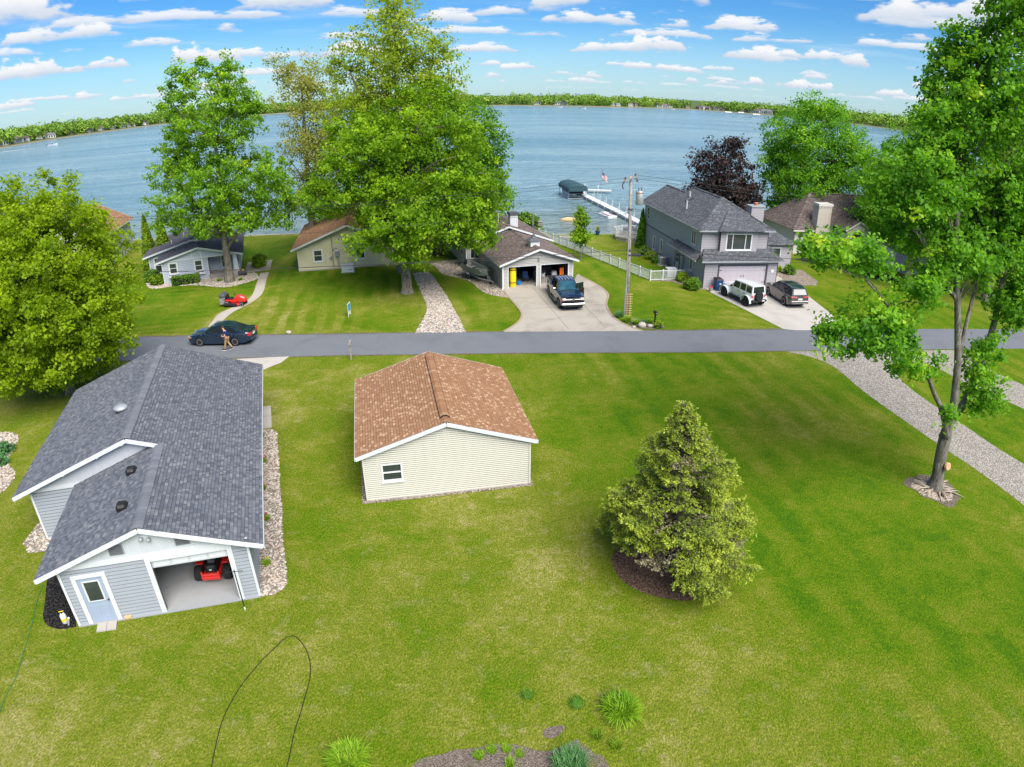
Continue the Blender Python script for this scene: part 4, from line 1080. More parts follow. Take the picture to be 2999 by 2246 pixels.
for u, v in ((.6,5.0),(1.6,8.2)):
    z = E0+S0*(u+2.35); MB().tube([(u,v,z-.1),(u,v,z+.45)], .05, 8).build('vent_pipe', 'white_paint', b)

# ------------------------------------------------------------------ pale yellow cottage half hidden by the big maple
c = thing('cottage', 'pale yellow cottage with brown roof half hidden behind the big maple', 'house', (-21.38,63.0,0), R(11))
wins = [(1.62,2.42,.95,2.05),(5.9,6.7,.95,2.05)]
wall(c, (0,0), FRONT, 10.2, 2.4, 'siding_yellow', 'groove_shade', (5.1,4.35), wins, .11, z0=.12)
MB().box((-.03,-.03,0),(10.23,13.03,.13)).build('foundation', 'concrete_drive', c)
for q in wins: window(c, (0,0), FRONT, *q, trim=.10)
wall(c, (10.2,0), RIGHT, 13, 2.4, 'siding_yellow', 'groove_shade', None, (), .11, z0=.12)
wall(c, (10.2,13), BACK, 10.2, 2.4, 'siding_yellow', 'groove_shade', (5.1,4.35), (), .11, z0=.12)
wall(c, (0,13), LEFT, 13, 2.4, 'siding_yellow', 'groove_shade', None, (), .11, z0=.12)
gable_roof(c, -.6, 10.8, -.35, 13.3, 2.32, 5.1, 4.5, 'shingle_brown')
mb = MB().bbox((3.95,-.09,1.35),(.42,.14,.62),0,.04); mt = mb.build('electric_meter', 'galvanised', c)
MB().lathe([(.13,-.1),(.13,.02),(.08,.06)], (3.95,-.14,1.75), 12, axis='y').build('meter_dial', 'vent_grey', mt)
MB().tube([(3.5,-.06,.1),(3.5,-.06,2.6),(3.5,-.06,3.6)], .03, 6).build('conduit', 'steel', c)
MB().tube([(4.1,-.06,.15),(3.98,-.06,1.3)], .03, 6).build('conduit', 'steel', c)
MB().tube([(3.6,-.06,2.0),(3.75,-.12,2.25),(3.95,-.1,2.15),(4.0,-.08,1.9)], .025, 6).build('cable_loop', 'steel', c)
MB().bbox((3.3,-.07,1.1),(.22,.1,.3),0,.02).build('junction_box', 'galvanised', c)
corner(c, 0, 0, .1, 2.35, 'white_vinyl', .07)
gn = thing('generator', 'white standby generator against the pale yellow cottage wall', 'generator', (-16.2,62.55,0), R(8))
MB().bbox((0,0,.0),(1.35,.85,.07),0,.01).build('pad', 'concrete_pale', gn)
MB().bbox((0,0,.07),(1.22,.66,.66),0,.04).build('housing', 'white_vinyl', gn)
MB().hexa([(-.64,-.36,.73),(.64,-.36,.73),(.64,.36,.73),(-.64,.36,.73),(-.6,-.32,.80),(.6,-.32,.80),(.6,.32,.80),(-.6,.32,.80)]).build('lid', 'panel_white', gn)
MB().box((.12,-.336,.26),(.42,-.329,.31)).build('name_plate', 'black_plastic', gn)

# ------------------------------------------------------------------ tan garage and the house behind it
h = thing('house', 'tan sided house with open two-bay garage and taupe roof', 'house', (-.76,55.84,0), R(17))
GWd = 6.5
bays = [(.45,3.06,0.0,1.98),(3.46,6.07,0.0,1.98)]
wall(h, (0,0), FRONT, GWd, 2.25, 'siding_tan', 'groove_shade', (GWd/2,3.42), bays, .13)
for q in bays:
    mb = MB(); t = .07
    mb.box((q[0]-t,-.04,0),(q[0]+.02,.03,2.05)); mb.box((q[1]-.02,-.04,0),(q[1]+t,.03,2.05)); mb.box((q[0]+.021,-.04,1.97),(q[1]-.021,.03,2.05))
    mb.build('door_frame', 'white_vinyl', h)
wall(h, (0,8.3), LEFT, 8.3, 2.25, 'siding_tan', 'groove_shade', None, (), .13)
wall(h, (GWd,0), RIGHT, 8.3, 2.25, 'siding_tan', 'groove_shade', None, (), .13)
MB().box((0,-.05,.01),(GWd,8.3,.05)).build('floor_slab', 'concrete_drive', h)
gable_roof(h, -.42, GWd+.42, -.38, 8.2, 2.3, GWd/2, 3.55, 'shingle_taupe', back=False)
corner(h, 0, 0, 0, 2.25, 'white_vinyl', .08); corner(h, GWd, 0, 0, 2.25, 'white_vinyl', .08)
MB().tube([(-.38,-.1,2.2),(-.1,-.08,2.0),(-.08,-.08,.15),(-.2,-.35,.04)], .045, 6).build('downspout', 'white_vinyl', h)
gl = MB().bbox((3.25,-.08,2.45),(.16,.14,.30),0,.03).build('wall_lantern', 'galvanised', h)
MB().tube([(3.25,-.02,2.85),(3.25,-.14,2.9),(3.25,-.14,2.75)], .02, 6).build('bracket', 'galvanised', gl)
cu_z = 2.3+(3.55-2.3)/(GWd/2+.42)*(GWd/2+.42)
cup = MB().box((2.83,1.0,3.1),(3.67,1.84,3.95)).build('cupola', 'white_vinyl', h)
MB().add([(2.68,.85,3.95),(3.82,.85,3.95),(3.82,1.99,3.95),(2.68,1.99,3.95),(3.08,1.25,4.25),(3.42,1.25,4.25),(3.42,1.59,4.25),(3.08,1.59,4.25),(3.25,1.42,4.6)], [(3,2,1,0),(0,1,5,4),(1,2,6,5),(2,3,7,6),(3,0,4,7),(4,5,8),(5,6,8),(6,7,8),(7,4,8)]).build('cupola_roof', 'shingle_slate_piece', cup)
mb = MB().tube([(3.25,1.42,4.55),(3.25,1.42,5.3)], .02, 6); mb.tube([(2.95,1.42,4.95),(3.55,1.42,4.95)], .014, 5); mb.add([(3.05,1.41,5.05),(3.3,1.41,5.0),(3.45,1.41,5.15),(3.3,1.41,5.25),(3.1,1.41,5.2),(3.05,1.43,5.05),(3.3,1.43,5.0),(3.45,1.43,5.15),(3.3,1.43,5.25),(3.1,1.43,5.2)], [(0,1,2,3,4),(9,8,7,6,5),(0,5,6,1),(1,6,7,2),(2,7,8,3),(3,8,9,4),(4,9,5,0)])
mb.build('weathervane', 'trim_dark', cup)
wins = [(.42,1.28,.95,2.0)]
wall(h, (-1.35,8.3), FRONT, 8.55, 2.3, 'siding_tan', 'groove_shade', (4.27,3.85), wins, .13)
window(h, (-1.35,8.3), FRONT, .42, 1.28, .95, 2.0, cols=2, rows=1, trim=.08)
wall(h, (-1.35,20), LEFT, 11.7, 2.3, 'siding_tan', 'groove_shade', None, [(9.4,10.2,.9,1.9),(4,5,.9,1.9)], .13)
window(h, (-1.35,20), LEFT, 9.4, 10.2, .9, 1.9); window(h, (-1.35,20), LEFT, 4, 5, .9, 1.9)
wall(h, (7.2,8.3), RIGHT, 11.7, 2.3, 'siding_tan', 'groove_shade', None, (), .13)
wall(h, (7.2,20), BACK, 8.55, 2.3, 'siding_tan', 'groove_shade', (4.27,3.85), (), .13)
gable_roof(h, -1.78, 7.6, 7.95, 20.4, 2.32, 2.92, 3.98, 'shingle_taupe')
corner(h, -1.35, 8.3, 0, 2.3, 'white_vinyl', .08)
ch = MB().box((3.55,9.6,3.3),(4.35,10.4,4.75)).build('chimney', 'panel_white', h)
MB().box((3.47,9.52,4.75),(4.43,10.48,5.0)).build('chimney_cap', 'trim_dark', ch)
MB().tube([(2.6,10.6,3.7),(2.6,10.6,4.9)], .05, 8).build('vent_pipe', 'panel_white', h)
MB().tube([(4.9,9.3,3.0),(4.9,9.3,3.4)], .05, 8).build('vent_pipe', 'trim_dark', h)
mb = MB().tube([(7.25,13.4,2.3),(7.25,13.4,4.35)], .05, 8); mb.tube([(7.25,13.4,4.0),(7.45,13.2,4.15),(7.5,13.1,3.9)], .02, 5)
mb.build('service_mast', 'galvanised', h)
# what stands in the two open bays
def inbay(u, v, z=0.05):
    a = R(17); return (-.76+u*math.cos(a)-v*math.sin(a), 55.84+u*math.sin(a)+v*math.cos(a), z)
t = thing('foam_roll', 'tall yellow foam water mat rolled up and strapped in the left garage bay', 'foam mat', inbay(1.02,.55), R(17))
MB().lathe([(.30,0),(.31,.02),(.31,1.88),(.29,1.9)], n=20).build('roll', 'yellow_foam', t, auto=50)
for z in (.36,1.5): MB().lathe([(.313,z),(.318,z+.02),(.318,z+.06),(.313,z+.08)], n=20).build('strap', 'black_plastic', t)
t = thing('office_chair', 'blue folding chair standing near the middle of the left bay', 'chair', inbay(2.6,1.6), R(160))
MB().bbox((0,0,.42),(.5,.5,.06),0,.02).build('seat', 'blue_plastic', t); MB().bbox((0,.24,.5),(.5,.06,.6),0,.02).build('backrest', 'blue_plastic', t)
for x in (-.22,.22):
    for v in (-.22,.22): MB().tube([(x,v,0),(x,v,.42)], .018, 6).build('leg', 'black_plastic', t)
t = thing('bucket', 'small bright blue bucket on the garage floor by the yellow roll', 'bucket', inbay(1.75,.9))
MB().lathe([(.15,0),(.19,.3),(.2,.32),(.17,.32),(.14,.03)], n=16).build('pail', 'blue_bright', t); MB().tube([(-.19,0,.3),(-.1,.16,.4),(.1,.16,.4),(.19,0,.3)], .01, 5).build('handle', 'steel', t)
t = thing('outboard_motor', 'black outboard motor leaning deep in the left garage bay', 'motor', inbay(1.9,2.6), R(30))
MB().bbox((0,0,.75),(.35,.5,.45),0,.1).build('cowling', 'black_plastic', t); MB().box((-.08,-.1,.2),(.08,.12,.76)).build('leg', 'galvanised', t); MB().lathe([(.02,-.14),(.13,-.1),(.13,-.06),(.02,.04)], (0,-.1,.16), 10, axis='y').build('propeller', 'galvanised', t); MB().box((-.2,-.2,0),(.2,.2,.1)).build('stand', 'wood_grey', t)
t = thing('shelf_rack', 'metal shelf rack with clutter along the back of the left bay', 'shelves', inbay(1.8,4.6), R(17))
for z in (.1,.75,1.4): MB().box((-1.1,-.25,z),(1.1,.25,z+.04)).build('shelf', 'galvanised', t)
for x in (-1.08,1.08):
    for v in (-.23,.23): MB().box((x-.02,v-.02,0),(x+.02,v+.02,1.8)).build('post', 'galvanised', t)
for k, (x, m_) in enumerate(((-.8,'wood_grey'),(-.35,'blue_plastic'),(.1,'red_paint'),(.6,'vent_grey'))):
    o = MB().bbox((0,0,0),(.36,.36,.32),0,.03).build('storage_box', m_); p = inbay(1.8+x,4.6,.84); o.location = p; o.rotation_euler = (0,0,R(17)); tag(o, ['brown','dark blue','red','grey'][k]+' storage box on the metal shelf rack', 'box')
t = thing('row_boat', 'pale canoe hull resting deep in the right garage bay', 'boat', inbay(4.0,1.9,.05), R(97))
mb = MB()
prof = [(-1.8,.02),(-1.3,.34),(-.5,.46),(.5,.46),(1.3,.34),(1.8,.02)]
vs = []
for x, w_ in prof: vs += [(x,-w_,1.05),(x,-w_*.7,.75),(x,0,.66),(x,w_*.7,.75),(x,w_,1.05)]
mb.add(vs, [(i*5+k, i*5+k+1, i*5+5+k+1, i*5+5+k) for i in range(5) for k in range(4)]); mb.build('hull', 'panel_white', t)
for x in (-.9,.9): MB().box((x-.06,-.4,0),(x+.06,.4,.7)).build('trestle', 'wood_grey', t)
for k, (u, v, w_, d_, hh, m_, nm, lab, ct) in enumerate(((5.2,1.3,.5,.35,.95,'panel_white','chest','white cooler standing upright in the right garage bay','cooler'),(5.75,.75,.42,.12,1.35,'orange_plastic','traffic_board','orange plastic sled leaning by the right garage jamb','sled'),(5.0,2.6,.9,.5,1.1,'trim_dark','tool_cabinet','dark tool cabinet at the back of the right bay','cabinet'),(4.5,.9,.35,.3,.5,'red_paint','fuel_can','red fuel can on the floor of the right bay','fuel can'))):
    t = thing(nm, lab, ct, inbay(u,v), R(17))
    MB().bbox((0,0,0),(w_,d_,hh*.86),0,.05).build('body', m_, t); MB().bbox((0,0,hh*.862),(w_*.9,d_*.9,hh*.13),0,.03).build('lid', m_ if m_ != 'panel_white' else 'vent_grey', t)

# ------------------------------------------------------------------ mauve two-storey house
s2 = thing('house', 'mauve grey two-storey house with wide window above its garage', 'house', (17.37,56.87,0), R(8.5))
gd = (1.5,6.38,0.0,2.08)
wall(s2, (0,0), FRONT, 7.55, 2.6, 'siding_mauve', 'groove_shade', None, [gd], .15)
d_ = MB().box((1.5,.06,.0),(6.38,.12,2.08)).build('overhead_door', 'door_mauve', s2)
for r_ in range(4):
    for k in range(8): MB().box((1.55+k*.605,.045,.05+r_*.51),(2.08+k*.605,.061,.5+r_*.51)).build('panel', 'door_mauve', d_)
for x in (3.8,4.06): MB().box((x,.02,1.0),(x+.04,.05,1.2)).build('handle', 'black_plastic', d_)
for x in (1.52,6.05):
    for z in (.45,1.62): MB().box((x,.03,z),(x+.3,.05,z+.04)).build('hinge_strap', 'black_plastic', d_)
mb = MB(); mb.box((1.36,-.04,0),(1.5,.05,2.2)); mb.box((6.38,-.04,0),(6.52,.05,2.2)); mb.box((1.501,-.04,2.08),(6.379,.05,2.2)); mb.build('door_frame', 'trim_dark', s2)
MB().lathe([(.02,-.03),(.17,-.03),(.17,-.015),(.02,-.01)], (7.05,-.01,1.55), 14, axis='y').build('number_plate', 'white_vinyl', s2)
lw = [(3.2,3.8,.55,1.95),(5.4,6.0,.75,2.05),(16.7-3.3,16.7-2.7,.95,2.3)]
wall(s2, (0,16.7), LEFT, 16.7, 2.75, 'siding_mauve_side', 'groove_shade', None, lw+[(9.9,10.8,.1,2.1)], .15)
for q in lw: window(s2, (0,16.7), LEFT, *q, cols=1, rows=1, trim=.06)
dd = MB().hexa([(-.03,6.8,.1),(.03,6.8,.1),(.03,5.9,.1),(-.03,5.9,.1),(-.03,6.8,2.1),(.03,6.8,2.1),(.03,5.9,2.1),(-.03,5.9,2.1)]).build('door', 'door_mauve', s2)
MB().box((-.05,6.05,.95),(-.032,6.65,1.95)).build('pane', 'window_glass', dd)
mb = MB(); mb.box((-.06,6.8,0),(.0,6.95,2.2)); mb.box((-.06,5.75,0),(.0,5.9,2.2)); mb.build('door_frame', 'trim_dark', dd)
MB().bbox((-.12,4.9,1.1),(.22,.5,.75),0,.03).build('electric_panel', 'vent_grey', s2)
MB().tube([(-.08,4.9,.1),(-.08,4.9,1.1)], .04, 6).build('conduit', 'vent_grey', s2)
wall(s2, (7.55,0), RIGHT, 16.7, 2.6, 'siding_mauve', 'groove_shade', None, (), .15)
uw = [(.9,1.5,3.5,4.75),(16.7-1.2-2.2,16.7-1.2-1.25,3.45,4.75)]
wall(s2, (0,16.7), LEFT, 15.5, 5.15, 'siding_mauve_side', 'groove_shade', None, uw, .6, z0=2.751, proud=.006, name='upper_wall', gap=.002)
window(s2, (0,16.7), LEFT, *uw[0], cols=1, rows=3, trim=.05); window(s2, (0,16.7), LEFT, *uw[1], cols=2, rows=1, trim=.05)
MB().box((-.03,1.2,2.74),(-.001,16.7,2.84)).build('band_board', 'trim_dark', s2)
wall(s2, (0,1.2), FRONT, 6.85, 5.15, 'siding_mauve', 'groove_shade', None, (), .15, z0=2.65, name='upper_wall')
bay = wall(s2, (1.75,.82), FRONT, 3.8, 5.15, 'siding_mauve', 'groove_shade', None, [(.62,3.15,3.4,4.85)], .15, z0=2.9, name='bay_wall', thick=.3)
window(s2, (1.75,.82), FRONT, .62, 3.15, 3.4, 4.85, cols=(0,.24,.76,1), rows=1, trim=.07, label='wide white three-pane window above the garage')
wall(s2, (6.85,1.2), RIGHT, 15.5, 5.15, 'siding_mauve', 'groove_shade', None, (), .15, z0=2.65, name='upper_wall')
wall(s2, (6.85,16.7), BACK, 6.85, 5.15, 'siding_mauve', 'groove_shade', (4.25,6.95), (), .15, name='upper_wall')
for u, v in ((0,0),(7.55,0)): corner(s2, u, v, 0, 2.6, 'trim_dark', .06)
corner(s2, 0, 1.2, 2.6, 5.15, 'trim_dark', .06); corner(s2, 6.85, 1.2, 2.7, 5.15, 'trim_dark', .06)
SLT = 'shingle_slate'
roof_plane(s2, [(-.42,17.05,5.2),(-.42,.75,5.2),(3.43,4.6,7.6),(3.43,11.5,7.6),(2.6,11.5,7.083),(2.6,17.05,7.083)], SLT)
roof_plane(s2, [(7.28,.75,5.2),(7.28,11.5,5.2),(3.43,11.5,7.6),(3.43,4.6,7.6)], SLT)
roof_plane(s2, [(5.62,11.45,5.2),(5.62,17.05,5.2),(2.6,17.05,7.083),(2.6,11.45,7.083)], SLT)
roof_plane(s2, [(-.42,.75,5.2),(7.28,.75,5.2),(3.43,4.6,7.6)], SLT)
roof_plane(s2, [(1.35,.35,5.2),(5.95,.35,5.2),(4.0,2.95,6.72),(3.3,2.95,6.72)], SLT)
roof_plane(s2, [(1.35,.95,5.2),(1.35,.35,5.2),(3.3,2.95,6.72)], SLT)
MB().add([(-.3,11.46,5.2),(7.1,11.46,5.2),(3.43,11.46,7.52),(-.3,11.52,5.2),(7.1,11.52,5.2),(3.43,11.52,7.52)], [(0,1,2),(3,5,4),(0,3,4,1),(1,4,5,2),(2,5,3,0)]).build('gable_panel', 'siding_mauve', s2)
ridge_caps(s2, (3.43,4.6,7.6), (3.43,11.5,7.6), SLT); ridge_caps(s2, (2.6,11.5,7.08), (2.6,17.05,7.08), SLT)
ridge_caps(s2, (-.42,.75,5.2), (3.43,4.6,7.6), SLT, drop=.03); ridge_caps(s2, (7.28,.75,5.2), (3.43,4.6,7.6), SLT, drop=.03)
fascia(s2, [(-.44,17,5.13),(-.44,.73,5.13),(7.3,.73,5.13),(7.3,11.5,5.13)], 'vent_grey', name='gutter', w_=.09, h=.12, dz=0)
# pent roofs of the lower storey
roof_plane(s2, [(-.45,-.38,2.62),(8.0,-.38,2.62),(7.2,1.2,3.42),(.3,1.2,3.42)], SLT)
roof_plane(s2, [(-.8,7.4,2.55),(-.8,.3,2.55),(.0,1.1,3.05),(.0,6.9,3.05)], SLT)
fascia(s2, [(-.47,-.4,2.55),(8.02,-.4,2.55)], 'vent_grey', name='gutter', w_=.09, h=.12, dz=0); fascia(s2, [(-.82,.3,2.48),(-.82,7.4,2.48)], 'vent_grey', name='gutter', w_=.09, h=.12, dz=0)
# side wing and chimney chase
wall(s2, (7.55,6.3), FRONT, 5.35, 2.6, 'siding_mauve', 'groove_shade', None, [(2.1,4.0,1.1,2.25)], .15)
window(s2, (7.55,6.3), FRONT, 2.1, 4.0, 1.1, 2.25, cols=2, rows=1, trim=.06)
wall(s2, (12.9,6.3), RIGHT, 7.4, 2.6, 'siding_mauve', 'groove_shade', None, (), .15)
roof_plane(s2, [(6.9,5.9,2.66),(13.3,5.9,2.66),(10.0,9.2,4.6),(6.9,9.2,4.6)], SLT)
roof_plane(s2, [(13.3,5.9,2.66),(13.3,13.7,2.66),(10.0,10.4,4.6),(10.0,9.2,4.6)], SLT)
roof_plane(s2, [(13.3,13.7,2.66),(6.9,13.7,2.66),(6.9,10.4,4.6),(10.0,10.4,4.6)], SLT)
wall(s2, (7.55,4.0), FRONT, 1.6, 2.5, 'siding_mauve', 'groove_shade', None, (), .15); wall(s2, (9.15,4.0), RIGHT, 2.3, 2.5, 'siding_mauve', 'groove_shade', None, (), .15)
roof_plane(s2, [(6.9,3.6,2.55),(9.5,3.6,2.55),(7.6,5.9,3.7),(6.9,5.9,3.7)], SLT); roof_plane(s2, [(9.5,3.6,2.55),(9.5,6.4,2.55),(7.6,5.9,3.7)], SLT)
chs = MB().box((7.95,6.9,2.0),(9.4,8.0,6.35)).build('chimney', 'siding_mauve', s2)
MB().box((7.87,6.82,6.35),(9.48,8.08,6.45)).build('chimney_cap', 'vent_grey', chs); MB().lathe([(.2,0),(.2,.25),(.14,.3)], (8.7,7.45,6.45), 12).build('flue', 'terracotta', chs)
for k in range(14): MB().box((7.945,6.893,4.1+k*.16),(9.405,8.007,4.11+k*.16)).build('lap_joint', 'trim_dark', chs)
for u, v, hh in ((.9,7.2,.75),(2.2,9.6,.5)):
    z = 5.2+.623*(u+.42); mb = MB().tube([(u,v,z-.1),(u,v,z+hh)], .06, 8); mb.lathe([(.1,0),(.1,.05)], (u,v,z+hh), 10); mb.build('vent_pipe', 'white_vinyl', s2)
u, v = 1.9, 9.0; z = 5.2+.623*(u+.42); MB().hexa([(u-.35,v-.3,z-.2),(u+.35,v-.3,z+.24),(u+.35,v+.3,z+.24),(u-.35,v+.3,z-.2),(u-.35,v-.3,z-.06),(u+.35,v-.3,z+.38),(u+.35,v+.3,z+.38),(u-.35,v+.3,z-.06)]).build('skylight', 'window_glass', s2)
for k, zz in enumerate((.15,.30)): MB().box((7.7,1.2+k*.4,.02),(9.3,3.9,zz)).build('porch_step', 'concrete_pale', s2)

# ------------------------------------------------------------------ stucco house at right behind the maple leaves
r = thing('house', 'pale stucco house with arched entry and brick chimney at right', 'house', (32.5,72.2,0), R(8))
wall(r, (0,0), FRONT, 13, 2.9, None, 'stucco', None, [(1.2,2.8,.8,2.1),(4.9,5.9,.8,2.1)]); window(r, (0,0), FRONT, 1.2, 2.8, .8, 2.1, cols=2, rows=1); window(r, (0,0), FRONT, 4.9, 5.9, .8, 2.1)
wall(r, (0,8.5), LEFT, 8.5, 2.9, None, 'stucco'); wall(r, (13,8.5), BACK, 13, 2.9, None, 'stucco')
roof_plane(r, [(-.45,-.45,2.9),(14,-.45,2.9),(14,4.3,6.5),(4.2,4.3,6.5)], 'shingle_taupe'); roof_plane(r, [(-.45,9.0,2.9),(-.45,-.45,2.9),(4.2,4.3,6.5)], 'shingle_taupe'); roof_plane(r, [(14,9.0,2.9),(-.45,9.0,2.9),(4.2,4.3,6.5),(14,4.3,6.5)], 'shingle_taupe')
ridge_caps(r, (4.2,4.3,6.5), (14,4.3,6.5), 'shingle_taupe'); ridge_caps(r, (-.45,-.45,2.9), (4.2,4.3,6.5), 'shingle_taupe', drop=.03)
fascia(r, [(-.47,-.47,2.85),(14,-.47,2.85)], 'stucco')
cb = MB().box((2.5,-.5,0),(4.3,.7,5.7)).build('chimney', 'chimney_brick', r)
MB().box((2.42,-.58,5.7),(4.38,.78,6.0)).build('chimney_cap', 'stucco', cb)
for k in range(5): MB().box((2.55+k*.36,-.53,5.5),(2.73+k*.36,-.49,5.68)).build('brick', 'stucco', cb)
for k in range(34): MB().box((4.0,-.506,.2+k*.158),(4.305,.3,.21+k*.158)).build('course_joint', 'brick_edge', cb)
# arched portico
po = MB()
cxu, rr, zs = 6.9, .95, 2.3
arc = [(cxu+rr*math.cos(math.pi*k/12), zs+rr*math.sin(math.pi*k/12)) for k in range(13)]
out = [(8.4,2.3),(8.4,3.6),(6.9,4.3),(5.4,3.6),(5.4,2.3)]
ring = []
for (x, z) in arc:
    a = math.atan2(z-zs, x-cxu); t_ = 1e9
    for (x0,z0),(x1,z1) in zip(out[:-1], out[1:]):
        den = math.cos(a)*(z1-z0)-math.sin(a)*(x1-x0)
        if abs(den) < 1e-9: continue
        tt = ((x0-cxu)*(z1-z0)-(z0-zs)*(x1-x0))/den
        if tt > .1: t_ = min(t_, tt)
    ring.append((cxu+t_*math.cos(a), zs+t_*math.sin(a)))
for i in range(12):
    a, b2, c_, d2 = arc[i], arc[i+1], ring[i+1], ring[i]
    po.hexa([(a[0],-2.6,a[1]),(b2[0],-2.6,b2[1]),(c_[0],-2.6,c_[1]),(d2[0],-2.6,d2[1]),(a[0],-2.3,a[1]),(b2[0],-2.3,b2[1]),(c_[0],-2.3,c_[1]),(d2[0],-2.3,d2[1])])
po.box((5.4,-2.6,0),(5.95,-2.3,2.3)); po.box((7.85,-2.6,0),(8.4,-2.3,2.3))
po.build('entry_arch', 'stucco', r)
wall(r, (5.4,0), LEFT, 2.3, 3.0, None, 'stucco'); wall(r, (8.4,-2.3), RIGHT, 2.3, 3.0, None, 'stucco')
roof_plane(r, [(5.0,.9,3.4),(5.0,-2.8,3.4),(6.9,-2.8,4.45),(6.9,2.2,4.45)], 'shingle_taupe'); roof_plane(r, [(8.8,-2.8,3.4),(8.8,.9,3.4),(6.9,2.2,4.45),(6.9,-2.8,4.45)], 'shingle_taupe')
fascia(r, [(5.0,-2.82,3.4),(6.9,-2.82,4.45),(8.8,-2.82,3.4)], 'stucco')
MB().box((6.2,-.06,.1),(7.6,.02,2.2)).build('door', 'window_glass', r)
wall(r, (9.2,0), LEFT, 10.5, 2.8, 'siding_tan', 'groove_shade', None, [(2.5,7.0,0.0,2.1)], .15); MB().box((9.25,-7.0,0),(9.3,-2.5,2.1)).build('overhead_door', 'white_vinyl', r)
wall(r, (9.2,-10.5), FRONT, 7, 2.8, 'siding_tan', 'groove_shade', None, (), .15)
roof_plane(r, [(8.8,1.0,2.85),(8.8,-10.9,2.85),(12.7,-7,5.2),(12.7,1,5.2)], 'shingle_taupe'); roof_plane(r, [(8.8,-10.9,2.85),(16.6,-10.9,2.85),(12.7,-7,5.2)], 'shingle_taupe'); roof_plane(r, [(16.6,-10.9,2.85),(16.6,1,2.85),(12.7,1,5.2),(12.7,-7,5.2)], 'shingle_taupe')

# ------------------------------------------------------------------ brown-roofed house behind the round tree
k = thing('house', 'brown roofed house mostly hidden behind the round tree at left', 'house', (-54.2,66.5,0), R(14))
wall(k, (0,0), FRONT, 8, 3.9, 'siding_tan', 'groove_shade', (4,5.9), [(1,2,1,2.1),(5.6,6.6,1,2.1)], .16); window(k, (0,0), FRONT, 1, 2, 1, 2.1); window(k, (0,0), FRONT, 5.6, 6.6, 1, 2.1)
wall(k, (8,0), RIGHT, 10, 3.9, 'siding_tan', 'groove_shade', None, (), .16); wall(k, (8,10), BACK, 8, 3.9, 'siding_tan', 'groove_shade', (4,5.9), (), .16); wall(k, (0,10), LEFT, 10, 3.9, 'siding_tan', 'groove_shade', None, (), .16)
gable_roof(k, -.5, 8.5, -.4, 10.4, 3.85, 4, 6.1, 'shingle_brown')
# ------------------------------------------------------------------ vehicles
def lerp(tab, x):
    if x <= tab[0][0]: return tab[0][1]
    for (a, va), (b_, vb) in zip(tab[:-1], tab[1:]):
        if x <= b_: return va+(vb-va)*(x-a)/(b_-a)
    return tab[-1][1]
def wheel(parent, x, yv, r_, w_=.22, rim='wheel_alloy', spokes=5, side=1, name='wheel'):
    e = bpy.data.objects.new(name, None); COL.objects.link(e); e.parent = parent; e.location = (x, yv, r_); e.empty_display_size = .1
    ty = MB().lathe([(r_*.62,-w_*.5),(r_*.93,-w_*.5),(r_,-w_*.32),(r_,w_*.32),(r_*.93,w_*.5),(r_*.62,w_*.5)], n=22, axis='y').build('tyre', 'rubber', e, auto=35)
    ro = r_*.66; k = w_*.5*side
    mb = MB().lathe([(ro,k*.2),(ro,k*1.02),(ro*.88,k*1.04),(ro*.86,k*.5),(.02,k*.5)], n=20, axis='y')
    for i in range(spokes):
        t = 2*math.pi*i/spokes+.3
        a = Vector((math.cos(t), 0, math.sin(t))); p = Vector((-math.sin(t),0,math.cos(t)))*ro*.13
        o0 = Vector((0,k*.85,0)); q = [a*ro*.1-p, a*ro*.1+p, a*ro*.9+p*.8, a*ro*.9-p*.8]
        mb.hexa([v+Vector((0,k*.45,0)) for v in q]+[v+o0 for v in q])
    mb.lathe([(ro*.22,k*.6),(ro*.2,k*.95),(.02,k*.98)], n=10, axis='y')
    mb.build('rim', rim, e)
    return e
def car_body(parent, top, half, zb, axles, arch, mat, crown=.03, n=34, zend=None, flat=.9):
    x0, x1 = top[0][0], top[-1][0]
    xs = set(x0+(x1-x0)*i/n for i in range(n+1))
    for a in axles:
        for k in range(9): xs.add(round(a+arch*math.cos(math.pi*k/8), 4))
    xs = sorted(x for x in xs if x0 <= x <= x1)
    V = []; F_ = []; MI = []
    for x in xs:
        hw = lerp(half, x); zs = lerp(top, x); z_ = zb if zend is None else max(zb, lerp(zend, x)); za = z_
        for a in axles:
            dx = abs(x-a)
            if dx < arch: za = max(za, arch*.94+math.sqrt(max(0, arch*arch-dx*dx))-.04)
        za = min(za, zs-.1)
        zm = max((z_+zs)*.5+.03, za+.02); zm = min(zm, zs-.08)
        half_ring = [(0, z_), (hw*.84, za), (hw*.97, za), (hw, zm), (hw*.985, zs-.07), (hw*flat, zs), (hw*.5, zs+crown*.8), (0, zs+crown)]
        ring = [(y_, z) for y_, z in half_ring]+[(-y_, z) for y_, z in half_ring[-2:0:-1]]
        V += [(x, y_, z) for y_, z in ring]
    k = 14
    mb = MB()
    mb.v = V
    for i in range(len(xs)-1):
        for j in range(k):
            j2 = (j+1) % k
            mb.f.append((i*k+j, i*k+j2, (i+1)*k+j2, (i+1)*k+j)); mb.m.append(1 if j in (0,1,12,13) else 0); mb.r.append(0)
    mb.f.append(tuple(range(k))); mb.m.append(0); mb.r.append(0)
    e = (len(xs)-1)*k; mb.f.append(tuple(range(e+k-1, e-1, -1))); mb.m.append(0); mb.r.append(0)
    return mb.build('body', [mat, 'black_plastic'], parent, auto=38)
